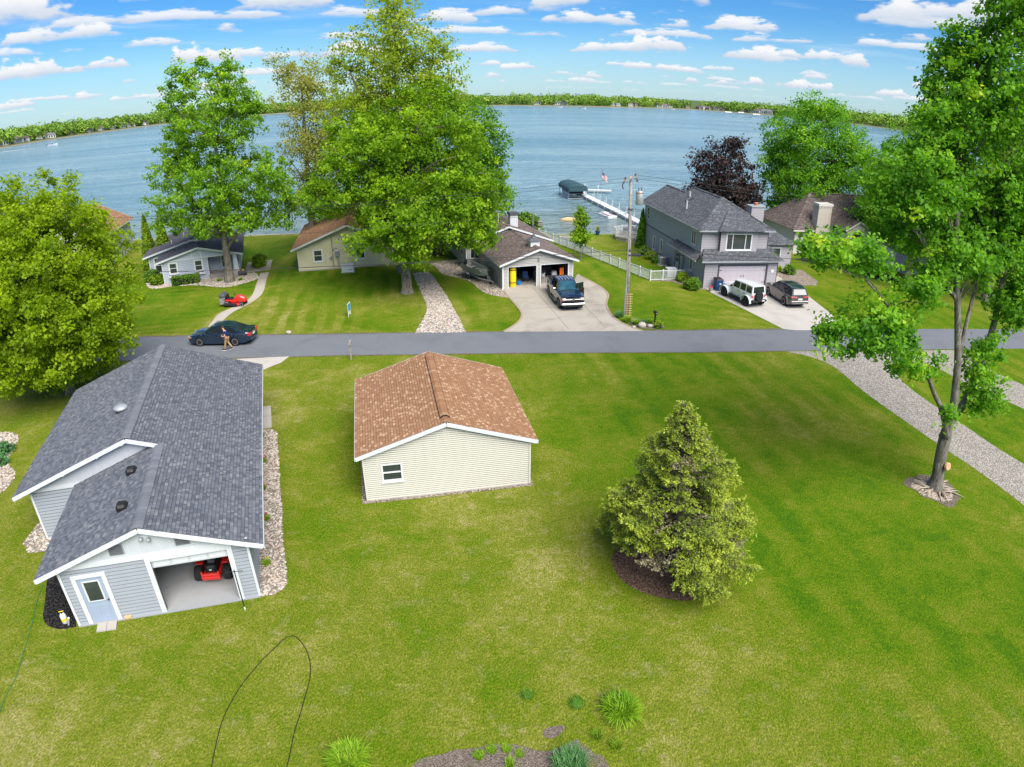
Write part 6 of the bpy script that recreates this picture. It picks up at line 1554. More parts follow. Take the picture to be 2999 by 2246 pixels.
def tree(name, label, trunk, blobs, lmat, bmat, size, seed, dens=1.0, rc=.55, nl=45, limbs=26, group=None, shell=2.4, extra=(), limb_r=.09, elong=1.0, up=.55, tight=.62):
    rs = np.random.default_rng(seed)
    base = Vector(trunk[0][:3])
    t = thing(name, label, 'tree', (base.x, base.y, 0), 0, group)
    def rel(p): return (p[0]-base.x, p[1]-base.y, p[2])
    mb = MB()
    pts = [trunk[0]]+list(trunk[1:])
    mb.tube([rel((base.x,base.y,-.05))]+[rel(p) for p in pts[1:]], [trunk[0][3]*1.35]+[p[3] for p in pts[1:]], 12)
    mb.build('trunk', bmat, t, auto=60)
    bl = [(X,Y,Z,rx,ry,rz,dm) for (X,Y,Z,rx,ry,rz,dm) in blobs]
    me, tips = crown_mesh('crown', bl, lmat, size, rs, dens, rc, nl, shell, elong=elong, up=up, tight=tight)
    me.transform(Matrix.Translation((-base.x,-base.y,0)))
    link('crown', me, t)
    for path in extra:
        MB().tube([rel(p) for p in smooth_line([q[:3] for q in path],1)], [r_ for r_ in np.interp(np.linspace(0,1,len(smooth_line([q[:3] for q in path],1))), np.linspace(0,1,len(path)), [q[3] for q in path])], 8).build('limb', bmat, t, auto=60)
    mb = MB(); top = pts[-1]
    anchors = [Vector(p[:3]) for p in pts[1:]]+[Vector(q[:3]) for e in extra for q in e[1:]]
    rad = [p[3] for p in pts[1:]]+[q[3] for e in extra for q in e[1:]]
    sel = rs.choice(len(tips), min(limbs, len(tips)), replace=False)
    for i in sel:
        e = Vector(tips[i].tolist())
        best = min(range(len(anchors)), key=lambda k: (anchors[k]-e).length+(3.5 if anchors[k].z > e.z-.2 else 0))
        a = anchors[best]; L_ = (e-a).length
        m1_ = a.lerp(e,.35)+Vector((rs.normal(0,.06)*L_, rs.normal(0,.06)*L_, .10*L_)); m2_ = a.lerp(e,.7)+Vector((rs.normal(0,.05)*L_, rs.normal(0,.05)*L_, .07*L_))
        r0 = min(limb_r*(.4+L_*.1), rad[best]*.75)
        mb.tube([rel(a), rel(m1_), rel(m2_), rel(e)], [r0, r0*.62, r0*.35, .012], 5)
    if mb.f: stuff(mb.build('branches', bmat, t, smooth=True))
    return t
# round maple at left
tree('maple_tree', 'dense round yellow-green maple beside the grey garage at left', [(-28.6,34.6,0,.30),(-28.6,34.6,1.6,.27),(-28.5,34.6,4,.22),(-28.4,34.6,8,.12)],
     [(-29.1,34.6,7.3,6.4,6.2,6.5,1.0),(-29.2,34.6,4.2,5.7,5.6,3.2,.7),(-26.7,34,9.8,3.3,3.3,3.2,.7),(-31.1,34,10.6,3.5,3.4,3.0,.7),(-25.4,33.6,5.4,2.7,2.8,2.9,.8),(-27.8,31.6,7,3.4,2.6,3.6,.8)],
     'leaf_round', 'bark_grey', .165, 11, dens=1.9, rc=.70, nl=95, shell=4.0, limbs=22, tight=.40)
# tall maple before the blue cottage
tree('maple_tree', 'tall open green maple in front of the blue grey cottage', [(-27.7,60.0,0,.42),(-27.6,60,1.5,.36),(-27.6,60,4.5,.30),(-27.4,60,8.5,.22),(-27.3,60,13,.14),(-27.2,60,17.5,.06)],
     [(-27.2,60,15.6,4.7,4.4,4.3,.80),(-27.5,60,10,6.5,6.2,3.8,.75),(-27.3,60,6.4,6.2,5.6,1.9,.60),(-31.9,61,12.2,2.5,2.5,3.6,.75),(-21.6,59,9.2,2.4,2.6,4.2,.70),(-29.7,60,19.2,1.5,1.5,2.3,.8),(-25.5,60,19.0,1.6,1.6,2.4,.8),(-33.6,60,7,2.4,2.2,2.2,.6),(-27.6,60,20.0,1.0,1.0,1.6,.6),(-31.3,60,17.4,1.3,1.3,1.8,.6),(-23.5,60,16.3,1.3,1.3,2.0,.6)],
     'leaf_mid', 'bark_grey', .205, 12, dens=.95, rc=.55, nl=48, limbs=80, tight=.50, extra=[[(-27.6,60,3.2,.2),(-26,60.2,5.0,.14),(-23.5,60,8.2,.07)],[(-27.6,60,4.2,.2),(-29,59.8,6.2,.14),(-32,60.6,10.5,.07)]])
# big maple in the middle
tree('maple_tree', 'huge bright green maple in front of the pale yellow cottage', [(-9.15,55.1,0,.50),(-9.15,55.1,.5,.46),(-9.2,55.2,2.2,.41),(-9.1,55.3,5,.34),(-8.8,55.5,9,.24),(-8.2,55.6,13,.12)],
     [(-7.4,55,7.0,6.4,6,3.2,1.0),(-12,56,9.9,5.0,4.6,3.8,.95),(-3.4,55,9.2,3.1,3.4,3.7,1.0),(-16,55,8.4,2.8,2.8,1.6,.8),(-5.7,56,13,4.0,4,3.6,.9),(-2.5,54,5.6,2.2,2.2,1.7,.8),(-11.4,53,5.0,2.2,2,1.1,.7),(-8.7,53,3.6,1.8,1.6,.9,.8),(-10,54.5,12.5,3.9,3.6,3.4,.85),(-13.2,57,13.2,2.8,2.6,2.4,.7),(-7.2,57,15.8,3.0,2.8,2.4,.7),(-7.2,52,8.4,4,2.4,2.8,.9)],
     'leaf_big', 'bark_grey', .205, 13, dens=1.05, rc=.60, nl=60, limbs=90, shell=2.6, tight=.50, limb_r=.12)
tree('cottonwood_tree', 'tallest sparse yellow-green tree rising above the huge maple', [(-10.6,62,0,.5),(-10.6,62,5,.42),(-10.5,62,10,.32),(-10.4,62,16,.20),(-10.4,62,21,.10),(-10.4,62,25,.04)],
     [(-10.5,62,20.4,4.9,4.6,4.4,.95),(-13.7,62,16.2,4.3,4.2,4.1,.95),(-7.2,62,17.4,3.4,3.2,3.8,.95),(-10.4,62,24.2,2.6,2.6,1.9,.75),(-10.6,62,14,4.5,4,4,.7),(-15.5,62,20,1.6,1.6,2.4,.6),(-6.2,62,20.5,1.3,1.3,2,.6)],
     'leaf_sparse', 'bark_grey', .20, 14, dens=1.1, rc=.60, nl=32, limbs=100, limb_r=.11, shell=1.7, extra=[[(-10.5,62,9,.22),(-12.5,62,13,.16),(-14.6,62,19,.07)],[(-10.5,62,10,.22),(-8.8,62,14,.15),(-7,62,19.5,.06)]])
tree('cottonwood_tree', 'thin olive tree with half-open leaves left of the tallest tree', [(-22.4,72,0,.36),(-22.4,72,6,.28),(-22.3,72,12,.18),(-22.3,72,19,.06)],
     [(-22.0,72,18.2,4.0,3.8,3.8,1.0),(-21.6,72,12,4.8,4.2,4.6,1.0),(-22.6,72,6.6,3.8,3.4,3,.9),(-18.6,71,11,3.2,3,4.4,.9),(-18.2,71,6,3,3,3,.8),(-24.4,72,20.2,1.6,1.6,1.8,.8)],
     'leaf_olive', 'bark_grey', .19, 15, dens=.9, rc=.6, nl=34, limbs=60, shell=1.7)
tree('maple_tree', 'darker green maple behind the huge maple above the tan house', [(-7.9,69,0,.4),(-7.7,69,4,.32),(-6,69,9,.2),(-4.5,69,13,.1)],
     [(-4,69,13.4,2.5,2.5,2.9,1),(-2.2,69,10.6,2.1,2.2,3.2,1),(-5.1,68,3.2,3.2,3,2.6,.9),(-4.2,70,7.4,3.2,3.2,3.7,1),(-8.5,69,8,4,3.6,5,.9),(-1.5,69,6.5,1.6,1.8,2.2,.9),(-12.5,69,6,4,3.5,4.5,.8)],
     'leaf_dark', 'bark_dark', .21, 16, dens=.95, rc=.6, nl=50, limbs=30)
# near maple at right with forked trunk
nm = tree('maple_tree', 'tall forked maple with pale bark at the right edge of the lawn', [(20.5,23.98,0,.34),(20.42,24,.7,.30),(20.25,24,1.6,.28),(20.14,24,2.6,.29),(20.1,24,3.4,.24),(20.05,24,4.6,.19),(19.65,24,6.5,.16),(18.95,24.2,9.3,.14),(18.5,24.6,11.5,.12),(18.6,25.4,14.5,.09),(18.8,26,18,.05)],
     [(14.1,22.5,8.7,2.4,1.8,1.2,.7),(16.6,23,6.9,1.3,1.2,.85,.5),(12.0,22,8.5,1.0,1.0,.7,.5),(21.5,24.4,6.0,1.0,1.1,2.0,.75),(19.6,26,18.0,2.8,2.8,2.8,1.1),(16.0,25,14.0,2.7,2.4,1.7,.75),(21.3,26,13.2,2.6,2.6,2.8,1.1),(18.4,26,14.6,1.8,1.8,1.8,.9),(17.0,25.5,12.2,1.8,1.6,1.2,.8),(11.4,22.2,11.7,1.5,1.3,.75,.6),(13.5,23,11.2,1.4,1.3,.95,.6),(22.7,25,9.6,1.6,1.6,1.7,1.0),(20.2,25.4,11.2,1.8,1.6,1.5,.8),(17.4,24.6,10.4,1.3,1.2,1.0,.6),(23.2,25.6,12.6,1.8,1.8,1.8,.9),(18.2,26.5,19.2,1.1,1.2,1.5,.7),(15.6,22.6,10.2,1.2,1.2,.8,.45),(19.0,24.6,11.6,1.6,1.6,1.2,.5),(23.8,26,16.5,2.2,2.2,2.6,.8),(22.2,24.2,4.4,.6,.6,.9,.7),(20.0,25,21.3,1.8,1.8,1.5,.8),(17.2,25.2,16.6,1.2,1.2,1.2,.7),(19.3,23.2,4.5,.35,.35,.3,.8)],
     'leaf_right', 'bark_pale', .15, 17, dens=1.5, rc=.42, nl=54, tight=.52, limbs=80, limb_r=.07, shell=2.0,
     extra=[[(20.2,24.2,2.7,.24),(20.97,25,3.2,.22),(21.54,25,4.1,.20),(21.77,25,6.1,.17),(21.9,25,7.6,.15),(21.9,25.2,9.8,.12),(22.1,25.6,12.5,.09)],[(20.1,23.9,2.9,.2),(19.6,23.5,3.5,.13),(19.1,23.5,4.5,.12),(18.36,23.5,5.4,.10),(17.7,23.2,6.2,.09),(16.4,23,7.8,.07),(14.8,22.8,9.4,.05),(12.6,22.5,11.1,.03)],[(18.95,24.2,9.3,.1),(17.2,24.6,11.3,.07),(15.6,25,14,.04)],[(19.65,24,6.5,.1),(19.9,24.5,8.5,.09),(20.6,25.2,11.5,.07),(21,25.8,14,.04)]])
MB().lathe([(.20,0),(.19,.10),(.15,.12),(.02,.10)], (0,0,0), 12).build('cut_stub', 'cut_wood', nm).matrix_local = Matrix.Translation((.0-.02,-.30,1.42)) @ Matrix.Rotation(R(75),4,'X') @ Matrix.Rotation(R(20),4,'Y')
# trees by the lake at right
tree('maple_tree', 'ivy-trunked green maple by the lake behind the mauve house', [(36.2,81,0,.42),(36.3,81,4,.34),(36.5,81.5,9,.22),(36.6,82,14,.1)],
     [(36.7,82,13.2,5.4,5,3.8,.85),(37.5,82,7.6,6.4,6,3.6,.85),(34.4,81,4.4,2.6,2.6,2.2,.7),(43,82,10,3.8,3.8,5.5,.85),(33.0,82,10.5,2.2,2.2,3.0,.8),(36.5,81,17.0,2,2,1.4,.6),(40.2,82,16.2,2.2,2.2,1.9,.6)],
     'leaf_right', 'bark_dark', .23, 18, dens=1.3, rc=.65, nl=50, limbs=40)
iv = np.random.default_rng(5); ivc = np.stack([iv.normal(0,.32,700), iv.normal(0,.32,700), iv.uniform(.2,4.6,700)],1)
for (lab, bx, by, sd, bl, mat) in (
    ('tall dark maple behind the near forked maple at right', 43.5, 72, 19, [(43.5,72,9.5,4,4,3.6,.8),(47.5,72,13,4.5,4.5,4.5,.85),(42,71,5.5,3.4,3.4,2.6,.8),(50.5,72,9,5,5,5,.8)], 'leaf_right'),
    ('leafy young maple on the lawn before the stucco house', 40.2, 59.9, 20, [(40.4,60,5.8,3.0,3,2.4,.9),(42.5,60.5,8.2,2.8,2.8,2.4,.9),(38.6,60,7.4,2.2,2.2,1.9,.8),(44.5,60,5.6,2.4,2.4,2.2,.8)], 'leaf_right'),
    ('broad maple at the far right beyond the gravel drive', 47.0, 56, 23, [(47,56,9,4.5,4.5,4,.9),(50,57,14,5,5,5,.9),(46,55,16,4,4,4,.85),(52,55,8,4,4,4,.8)], 'leaf_dark')):
    tree('maple_tree', lab, [(bx,by,0,.34),(bx,by,2.5,.28),(bx+.3,by,6,.2),(bx+.5,by,11,.1)], bl, mat, 'bark_grey', .23, sd, dens=1.4, rc=.62, nl=46, limbs=26)
tree('copper_beech', 'dark purple-leaved tree by the lake behind the mauve house', [(26.6,82.5,0,.36),(26.6,82.5,3,.28),(26.7,82.5,7,.12)],
     [(26.2,82.5,8.8,4.0,3.8,3.2,1.0),(26.8,82.5,4.8,4.7,4.3,2.8,1.0),(23.2,82.5,5.4,2.0,2,2.2,.9),(30.0,82.5,4.8,2.0,2,3.0,.9),(27.6,82.5,11.3,1.7,1.6,1.3,.8)], 'leaf_purple', 'bark_dark', .24, 24, dens=1.0, rc=.6, nl=40, limbs=20)
tree('young_maple', 'slim young tree with bright leaves beside the white fence', [(7.14,66.9,0,.06),(7.14,66.9,1.6,.05),(7.1,66.9,3.8,.03)],
     [(7.1,66.9,3.9,.75,.75,1.0,1.0),(7.1,66.9,2.5,1.15,1.1,.95,1.0),(6.9,66.9,5.0,.45,.45,.6,.9)], 'leaf_big', 'bark_grey', .20, 25, dens=1.5, rc=.35, nl=22, limbs=14, limb_r=.03)
# ivy on the lakeside trunk
me = arr_mesh('ivy', leaf_arrays(ivc+np.array([0,0,0]), .26, iv).reshape(-1,3), np.arange(2800).reshape(-1,4), 'leaf_dark', iv.random(700)); o = link('ivy', me); o.location = (36.25,81,0); tag(o, 'dark ivy climbing the trunk of the lakeside maple', 'ivy')

# spruce in its mulch ring
def spruce():
    rs = np.random.default_rng(31)
    t = thing('spruce_tree', 'yellow-green spruce standing in a brown mulch ring on the lawn', 'tree', (5.95,19.15,0))
    mb = MB().tube([(0,0,-.05),(0,0,2),(-.1,0,4.5),(-.2,-.05,7.2)], [.17,.13,.08,.015], 10); mb.v = [(x,y_,z*.95) for x,y_,z in mb.v]; mb.build('trunk', 'bark_dark', t, smooth=True)
    prof = [(.4,2.1),(1.0,2.5),(1.8,2.95),(2.5,2.8),(3.1,2.35),(3.7,2.1),(4.3,1.95),(4.8,1.45),(5.3,1.0),(5.8,.68),(6.3,.46),(6.7,.26),(7.1,.05)]
    P = []; D = []; TIP = []; GR = []; br = MB(); z = .75
    while z < 7.05:
        Rz = lerp(prof, z); nb = int(3+Rz*2.1); a0 = rs.uniform(0,6.28)
        for k in range(nb):
            a = (a0+2*math.pi*(k+rs.uniform(-.35,.35))/nb) % 6.283; L_ = Rz*rs.uniform(.55,1.2)
            if z < 1.75 and 2.8 < a < 4.85: continue
            if z < 1.3 and 4.4 < a < 5.6 and rs.random() < .6: continue
            if z < .8 and rs.random() < .4: continue
            cx_ = -.2*z/7.2
            dr_ = -.20*L_ if z < 4.5 else .15*L_
            pts = [Vector((cx_,0,z)), Vector((cx_+math.cos(a)*L_*.5, math.sin(a)*L_*.5, z+dr_*.45+.08)), Vector((cx_+math.cos(a)*L_*.82, math.sin(a)*L_*.82, z+dr_*.85)), Vector((cx_+math.cos(a)*L_, math.sin(a)*L_, z+dr_*.8+.14))]
            br.tube(pts, [.04,.026,.014,.006], 4, cap=False)
            grey = rs.random() < .05
            nt = int(4+L_*7)
            side = np.array([-math.sin(a), math.cos(a), 0]); PP = np.array([p.to_tuple() for p in pts])
            for j in range(nt):                        # side twigs carrying tufts
                s = .30+.70*(j+rs.random())/nt; i = min(int(s*3),2); f = s*3-i
                q0 = PP[i]*(1-f)+PP[i+1]*f; o = -1 if j % 2 else 1
                ln = (.62*L_**.55*(1.15-s)+.12)*rs.uniform(.7,1.2)
                dv = side*o*.85+np.array([math.cos(a), math.sin(a), 0])*.65; dv /= np.linalg.norm(dv)
                q1 = q0+dv*ln+np.array([0,0,-.16*ln+rs.normal(0,.04)])
                br.tube([q0.tolist(), q1.tolist()], [.010,.004], 3, cap=False)
                m_ = max(3,int(ln*15)); u = (np.arange(m_)+rs.random(m_))/m_
                q = q0+(q1-q0)*u[:,None]+rs.normal(0,.035,(m_,3))
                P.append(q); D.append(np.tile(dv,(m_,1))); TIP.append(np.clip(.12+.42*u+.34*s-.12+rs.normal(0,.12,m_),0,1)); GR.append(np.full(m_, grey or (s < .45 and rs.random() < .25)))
        z += rs.uniform(.24,.46) if z < 5 else .21
    P = np.concatenate(P); D = np.concatenate(D); T_ = np.concatenate(TIP); Gq = np.concatenate(GR)
    K_ = 8
    P = np.repeat(P,K_,0)+rs.normal(0,.022,(len(P)*K_,3)); n_ = len(P); D = np.repeat(D,K_,0)+rs.normal(0,.62,(n_,3)); D[:,2] += .18; T_ = np.clip(np.repeat(T_,K_)+rs.normal(0,.08,n_),0,1); Gq = np.repeat(Gq,K_)
    D /= np.linalg.norm(D,axis=1,keepdims=True)
    up = rs.normal(0,.5,(n_,3)); up[:,2] += 1; W_ = np.cross(D, up); W_ /= np.linalg.norm(W_,axis=1,keepdims=True)+1e-9
    L_ = rs.uniform(.07,.13,n_)[:,None]; w_ = rs.uniform(.014,.026,n_)[:,None]
    V = np.stack([P, P+D*L_*.5+W_*w_, P+D*L_, P+D*L_*.5-W_*w_],1)
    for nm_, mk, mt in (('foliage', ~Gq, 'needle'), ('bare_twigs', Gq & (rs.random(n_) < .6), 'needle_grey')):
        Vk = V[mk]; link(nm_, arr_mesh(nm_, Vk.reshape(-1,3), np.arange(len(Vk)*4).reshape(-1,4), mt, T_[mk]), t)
    stuff(br.build('branches', 'bark_dark', t))
spruce()
def shrub(name, label, loc, r_, mat='shrub', size=.09, seed=1, group=None, cat='shrub', box=None, rotz=0, dens=1.6, rc=.12, nl=22):
    rs = np.random.default_rng(seed)
    t = thing(name, label, cat, loc, rotz, group)
    if box:
        k = 2600; P = rs.uniform(-1,1,(k,3)); ax = rs.integers(0,3,k); sgn = np.where(rs.random(k) < .5,-1,1)
        P[np.arange(k),ax] = np.where(ax == 2, 1, sgn)*rs.uniform(.86,1.02,k)
        P = P*np.array([box[0]/2,box[1]/2,box[2]/2])+np.array([0,0,box[2]/2])
        me = arr_mesh('foliage', leaf_arrays(P, size, rs).reshape(-1,3), np.arange(k*4).reshape(-1,4), mat, np.clip(rs.normal(.5,.22,k),0,1))
        MB().bbox((0,0,.02),(box[0]*.92,box[1]*.9,box[2]*.92),0,.1).build('core', 'mulch_black', t)
    else:
        rx, ry, rz = r_ if isinstance(r_, tuple) else (r_, r_, r_*.85)
        me, _ = crown_mesh('foliage', [(0,0,rz*.75,rx,ry,rz,1)], mat, size, rs, dens, rc, nl, 4.0)
        MB().ball((0,0,rz*.7), (rx*.8,ry*.8,rz*.75), 10, 6, .06).build('core', 'mulch_black', t)
    link('foliage', me, t)
    MB().tube([(0,0,-.03),(0,0,.3)], .03, 5).build('stem', 'bark_dark', t)
    return t
shrub('hedge', 'clipped dark green hedge under the blue cottage windows', (-32.3,59.75,0), 1, 'shrub', .10, 41, None, 'hedge', (2.7,.95,.85), R(20))
shrub('shrub', 'loose green shrub at the left corner of the blue cottage', (-35.6,59.9,0), .72, 'shrub_bright', .12, 42)
shrub('shrub', 'darker shrub behind it beside the blue cottage wall', (-36.8,61.3,0), .8, 'shrub', .12, 43)
shrub('shrub', 'pale variegated shrub right of the blue cottage porch', (-26.6,65.6,0), (.7,.9,.75), 'shrub_bright', .13, 44)
for i, (x, v, r_, lab) in enumerate(((14.3,69.5,.62,'round shrub nearest the lake along the mauve house'),(14.75,67.5,.60,'middle round shrub along the mauve house'),(14.95,65.9,.46,'small shrub next to the air conditioner'),(16.05,59.1,.58,'round shrub behind the fence end by the mauve house'),(16.3,56.5,.72,'large round shrub at the front corner of the mauve house'),(27.3,63.7,.42,'small shrub by the steps of the mauve house'),(28.3,62.9,.62,'wide shrub in the gravel bed right of the steps'))):
    shrub('shrub', lab, (x,v,0), r_, 'shrub_bright' if i % 2 else 'shrub', .11, 50+i, 'shrubs round the mauve house')
shrub('shrub', 'small round golden shrub at the foot of the black mailbox', (10.98,46.12,0), .33, 'shrub_bright', .07, 60)
shrub('shrub', 'big leafy shrub by the water behind the tan house', (1.6,81.3,0), (2.0,1.2,1.3), 'shrub', .16, 61)
shrub('shrub', 'dark shrub clump under the trees by the stucco house', (37.2,66.5,0), (.9,.8,.6), 'shrub', .12, 62)
shrub('shrub', 'low shrub in the stone edged bed by the stucco house', (42.8,60.6,0), (.8,.7,.5), 'shrub_bright', .12, 63)
def cone_tree(name, label, loc, h_, r_, seed, mat='shrub_bright', weeping=False):
    rs = np.random.default_rng(seed); t = thing(name, label, 'tree', loc)
    k = int(2400*h_*r_/3); z = h_*(1-rs.random(k)**.6); a = rs.uniform(0,6.28,k); R_ = r_*(1-z/h_)**.75*rs.uniform(.72,1.1,k)
    P = np.stack([R_*np.cos(a), R_*np.sin(a), z+.1],1)
    link('crown', arr_mesh('crown', leaf_arrays(P, .17, rs, np.stack([np.cos(a),np.sin(a),a*0],1), .1, 1.3).reshape(-1,3), np.arange(k*4).reshape(-1,4), mat, np.clip(rs.normal(.5,.25,k),0,1)), t)
    MB().lathe([(r_*.7,.15),(r_*.5,h_*.4),(.05,h_*.9)], n=10).build('core', 'mulch_black', t); MB().tube([(0,0,-.05),(0,0,h_*.5)], .07, 6).build('trunk', 'bark_dark', t)
cone_tree('arborvitae', 'left of two pointed evergreens behind the blue cottage', (-39.8,66.5,0), 6.1, .95, 71)
cone_tree('arborvitae', 'right of two pointed evergreens behind the blue cottage', (-38.1,66.8,0), 6.2, 1.0, 72)
cone_tree('dwarf_spruce', 'narrow drooping evergreen at the back corner of the mauve house', (14.6,73.0,0), 4.4, .62, 73, 'leaf_dark')
def blades(name, label, loc, n_, L_, mat, seed, spread=.28, width=.022, lean=.9, cat='plant', group=None, flowers=None):
    rs = np.random.default_rng(seed); t = thing(name, label, cat, loc, 0, group)
    a = rs.uniform(0,6.28,n_); l_ = L_*rs.uniform(.75,1.08,n_); le = lean*rs.uniform(.35,1.2,n_)
    rb = spread*.62*np.sqrt(rs.random(n_)); ab_ = a+rs.normal(0,1.7,n_); base = np.stack([rb*np.cos(ab_), rb*np.sin(ab_), np.zeros(n_)],1)
    d = np.stack([np.cos(a),np.sin(a),a*0],1); sd = np.stack([-np.sin(a),np.cos(a),a*0],1)
    V = []
    for s in (0,.3,.55,.8,1.0):
        out = (s**1.5)*le*.75; zz = s*(1.05-.28*le) - (s**3)*.42*le
        c = base+d*(out*l_)[:,None]+np.array([0,0,1])*(np.maximum(zz,.02)*l_)[:,None]
        w_ = width*(1-s*.85)
        V += [c-sd*w_, c+sd*w_]
    V = np.stack(V,1); F_ = np.array([(0,1,3,2),(2,3,5,4),(4,5,7,6),(6,7,9,8)])
    FF = (F_[None]+(np.arange(n_)*10)[:,None,None]).reshape(-1,4)
    link('leaves', arr_mesh('leaves', V.reshape(-1,3), FF, mat, np.repeat(np.clip(rs.normal(.5,.25,n_),0,1),4)), t)
    MB().lathe([(spread*.5,0),(spread*.3,.05)], n=8).build('crown_base', mat, t)
    if flowers:
        for k in range(flowers[1]): MB().ball((rs.normal(0,spread*.6), rs.normal(0,spread*.6), L_*rs.uniform(.5,.9)), .035, 6, 4).build('flower', flowers[0], t)
    return t
blades('daylily', 'large mounded daylily clump on the front lawn at right', (3.25,12.6,0), 900, .68, 'lily', 81, .55, .030, .95)
blades('daylily', 'daylily clump cut by the bottom edge of the picture', (-4.55,10.8,0), 850, .68, 'lily', 82, .55, .030, .95)
blades('iris_clump', 'blue-green iris clump in the bare soil bed', (1.6,10.75,0), 520, .62, 'iris', 83, .7, .022, .7)
for i, (x, v, L_, m_, lab) in enumerate(((-.92,11.12,.26,'lily','leftmost little green plant in the soil bed'),(-.06,10.85,.30,'lily','little plant at the front of the soil bed'),(-.58,11.32,.2,'lily','tiny plant at the back edge of the soil bed'),(-.15,11.36,.22,'lily','tiny plant at the back middle of the soil bed'),(2.45,11.75,.3,'shrub_bright','weedy plant below the large daylily clump'),(2.95,11.4,.34,'shrub_bright','leafy weed at the right end of the soil bed'),(.2,11.2,.15,'lily','tiniest seedling in the soil bed'))):
    blades('bedding_plant', lab, (x,v,.01), 90, L_, m_, 90+i, .22, .014, .8)
for i, (x, v, L_, lab) in enumerate(((8.35,48.4,.75,'tall daylily clump left of the pole foot'),(8.85,47.35,.7,'daylily clump before the pole foot'),(9.4,46.8,.6,'daylily clump right of the pole foot'),(10.05,47.0,.4,'low bluish plant between pole and mailbox'),(10.6,47.1,.45,'leafy plant beside the black mailbox'))):
    blades('daylily', lab, (x,v,.01), 170, L_, 'iris' if i in (0,3) else 'lily', 100+i, .35, .024, .8)
for i, (x, v, fl, lab) in enumerate(((-13.25,29.4,None,'green plant at the back of the stone strip'),(-12.25,26.8,('flower_red',5),'red flower second from the back of the stone strip'),(-11.45,24.4,('flower_red',6),'red flower in the middle of the stone strip'),(-10.55,22.1,('flower_red',6),'red flower third from the front of the stone strip'),(-9.55,19.2,('flower_yellow',2),'nearest plant in the stone strip'))):
    blades('perennial', lab, (x,v,.01), 80, .32, 'lily', 110+i, .2, .018, .8, flowers=fl)
for i, (x, v, lab) in enumerate(((-28.1,27.0,'larger blue-green juniper in the left stone bed'),(-27.4,25.8,'smaller blue-green juniper in the left stone bed'))): shrub('juniper', lab, (x,v,0), (.75-.2*i,.6-.1*i,.28), 'iris', .08, 120+i)
for i, (x, v, lab) in enumerate(((-28.9,60.2,'left yellow-green plant at the tree foot in the cottage bed'),(-26.7,60.4,'right yellow-green plant in the cottage bed'))): blades('hosta', lab, (x,v,.01), 90, .42, 'lily', 130+i, .25, .03, .9)
for i, (x, v, r_, lab) in enumerate(((1.95,13.0,.30,'dark green grass tuft nearest the large daylily'),(.45,13.35,.24,'dark green grass tuft in the middle of the front lawn'))): blades('grass_tuft', lab, (x,v,0), 260, .13, 'shrub', 160+i, r_*1.5, .012, .8)
blades('bedding_plant', 'green plant in the black mulch by the garage', (-16.6,16.4,.01), 40, .28, 'iris', 140, .12, .02, .7)
blades('weed_clump', 'leafy plant beside the stones left of the garage', (-20.2,20.6,.01), 110, .4, 'lily', 141, .3, .02, .8)
# ------------------------------------------------------------------ street furniture, garden things, lake things
# utility pole
pl = thing('utility_pole', 'weathered wooden utility pole with transformer between the driveways', 'utility pole', (8.98,48.63,0))
MB().tube([(0,0,-.05),(-.10,.01,4),(-.20,.02,8),(-.30,.03,10.9)], [.165,.15,.13,.11], 14).build('pole', 'pole_wood', pl, smooth=True)
ar = MB().beam((-.85,-.22,10.55),(.15,-.22,10.95),.08,.09).build('crossarm', 'pole_wood', pl)
MB().tube([(-.8,-.22,10.55),(-.95,-.22,10.2),(-.85,-.22,9.95)], .05, 6).build('cutout_fuse', 'trim_dark', pl)
for x, z in ((-.72,10.72),(.0,11.0),(.15,10.62)): MB().lathe([(.03,-.12),(.09,-.06),(.05,0),(.09,.05),(.03,.14)], (x,-.18,z), 10).build('insulator', 'trim_dark', pl)
MB().tube([(.0,-.1,10.6),(.12,-.1,11.2),(.12,-.1,11.45)], .025, 6).build('pin', 'galvanised', pl)
tr = MB().lathe([(.26,-.52),(.29,-.48),(.29,.42),(.24,.5),(.05,.55)], (.42,-.1,9.32), 18).build('transformer', 'galvanised', pl, auto=40)
MB().lathe([(.31,.36),(.31,.44)], (.42,-.1,9.32), 18).build('lid_band', 'brick_edge', tr)
for s_ in (-1,1): MB().lathe([(.03,0),(.05,.06),(.025,.1),(.05,.14),(.02,.26)], (.42+s_*.1,-.1,9.82), 8).build('bushing', 'trim_dark', tr)
for z in (9.0,9.6): MB().beam((-.2,.0,z),(.2,-.08,z),.06,.05).build('mount', 'galvanised', pl)
MB().tube([(-.21,-.15,.0),(-.22,-.15,2.2),(-.21,-.13,2.5),(-.28,-.13,8.4)], [.075,.075,.045,.04], 8).build('conduit', 'galvanised', pl)
for z in (4.97,5.34,8.45): MB().lathe([(.19,-.05),(.19,.05)], (-.12 if z < 6 else -.21,.0,z), 12).build('band', 'trim_dark', pl)
tl = thing('trellis', 'pale wooden ladder trellis leaning on the utility pole', 'trellis', (9.0,48.4,0))
for x in (-.09,.14): MB().box((x-.015,-.02,.1),(x+.015,.0,2.0)).build('upright', 'wood_pale', tl)
for k in range(10): MB().box((-.24,-.045,.18+k*.19),(.30,-.02,.215+k*.19)).build('rung', 'wood_pale', tl)
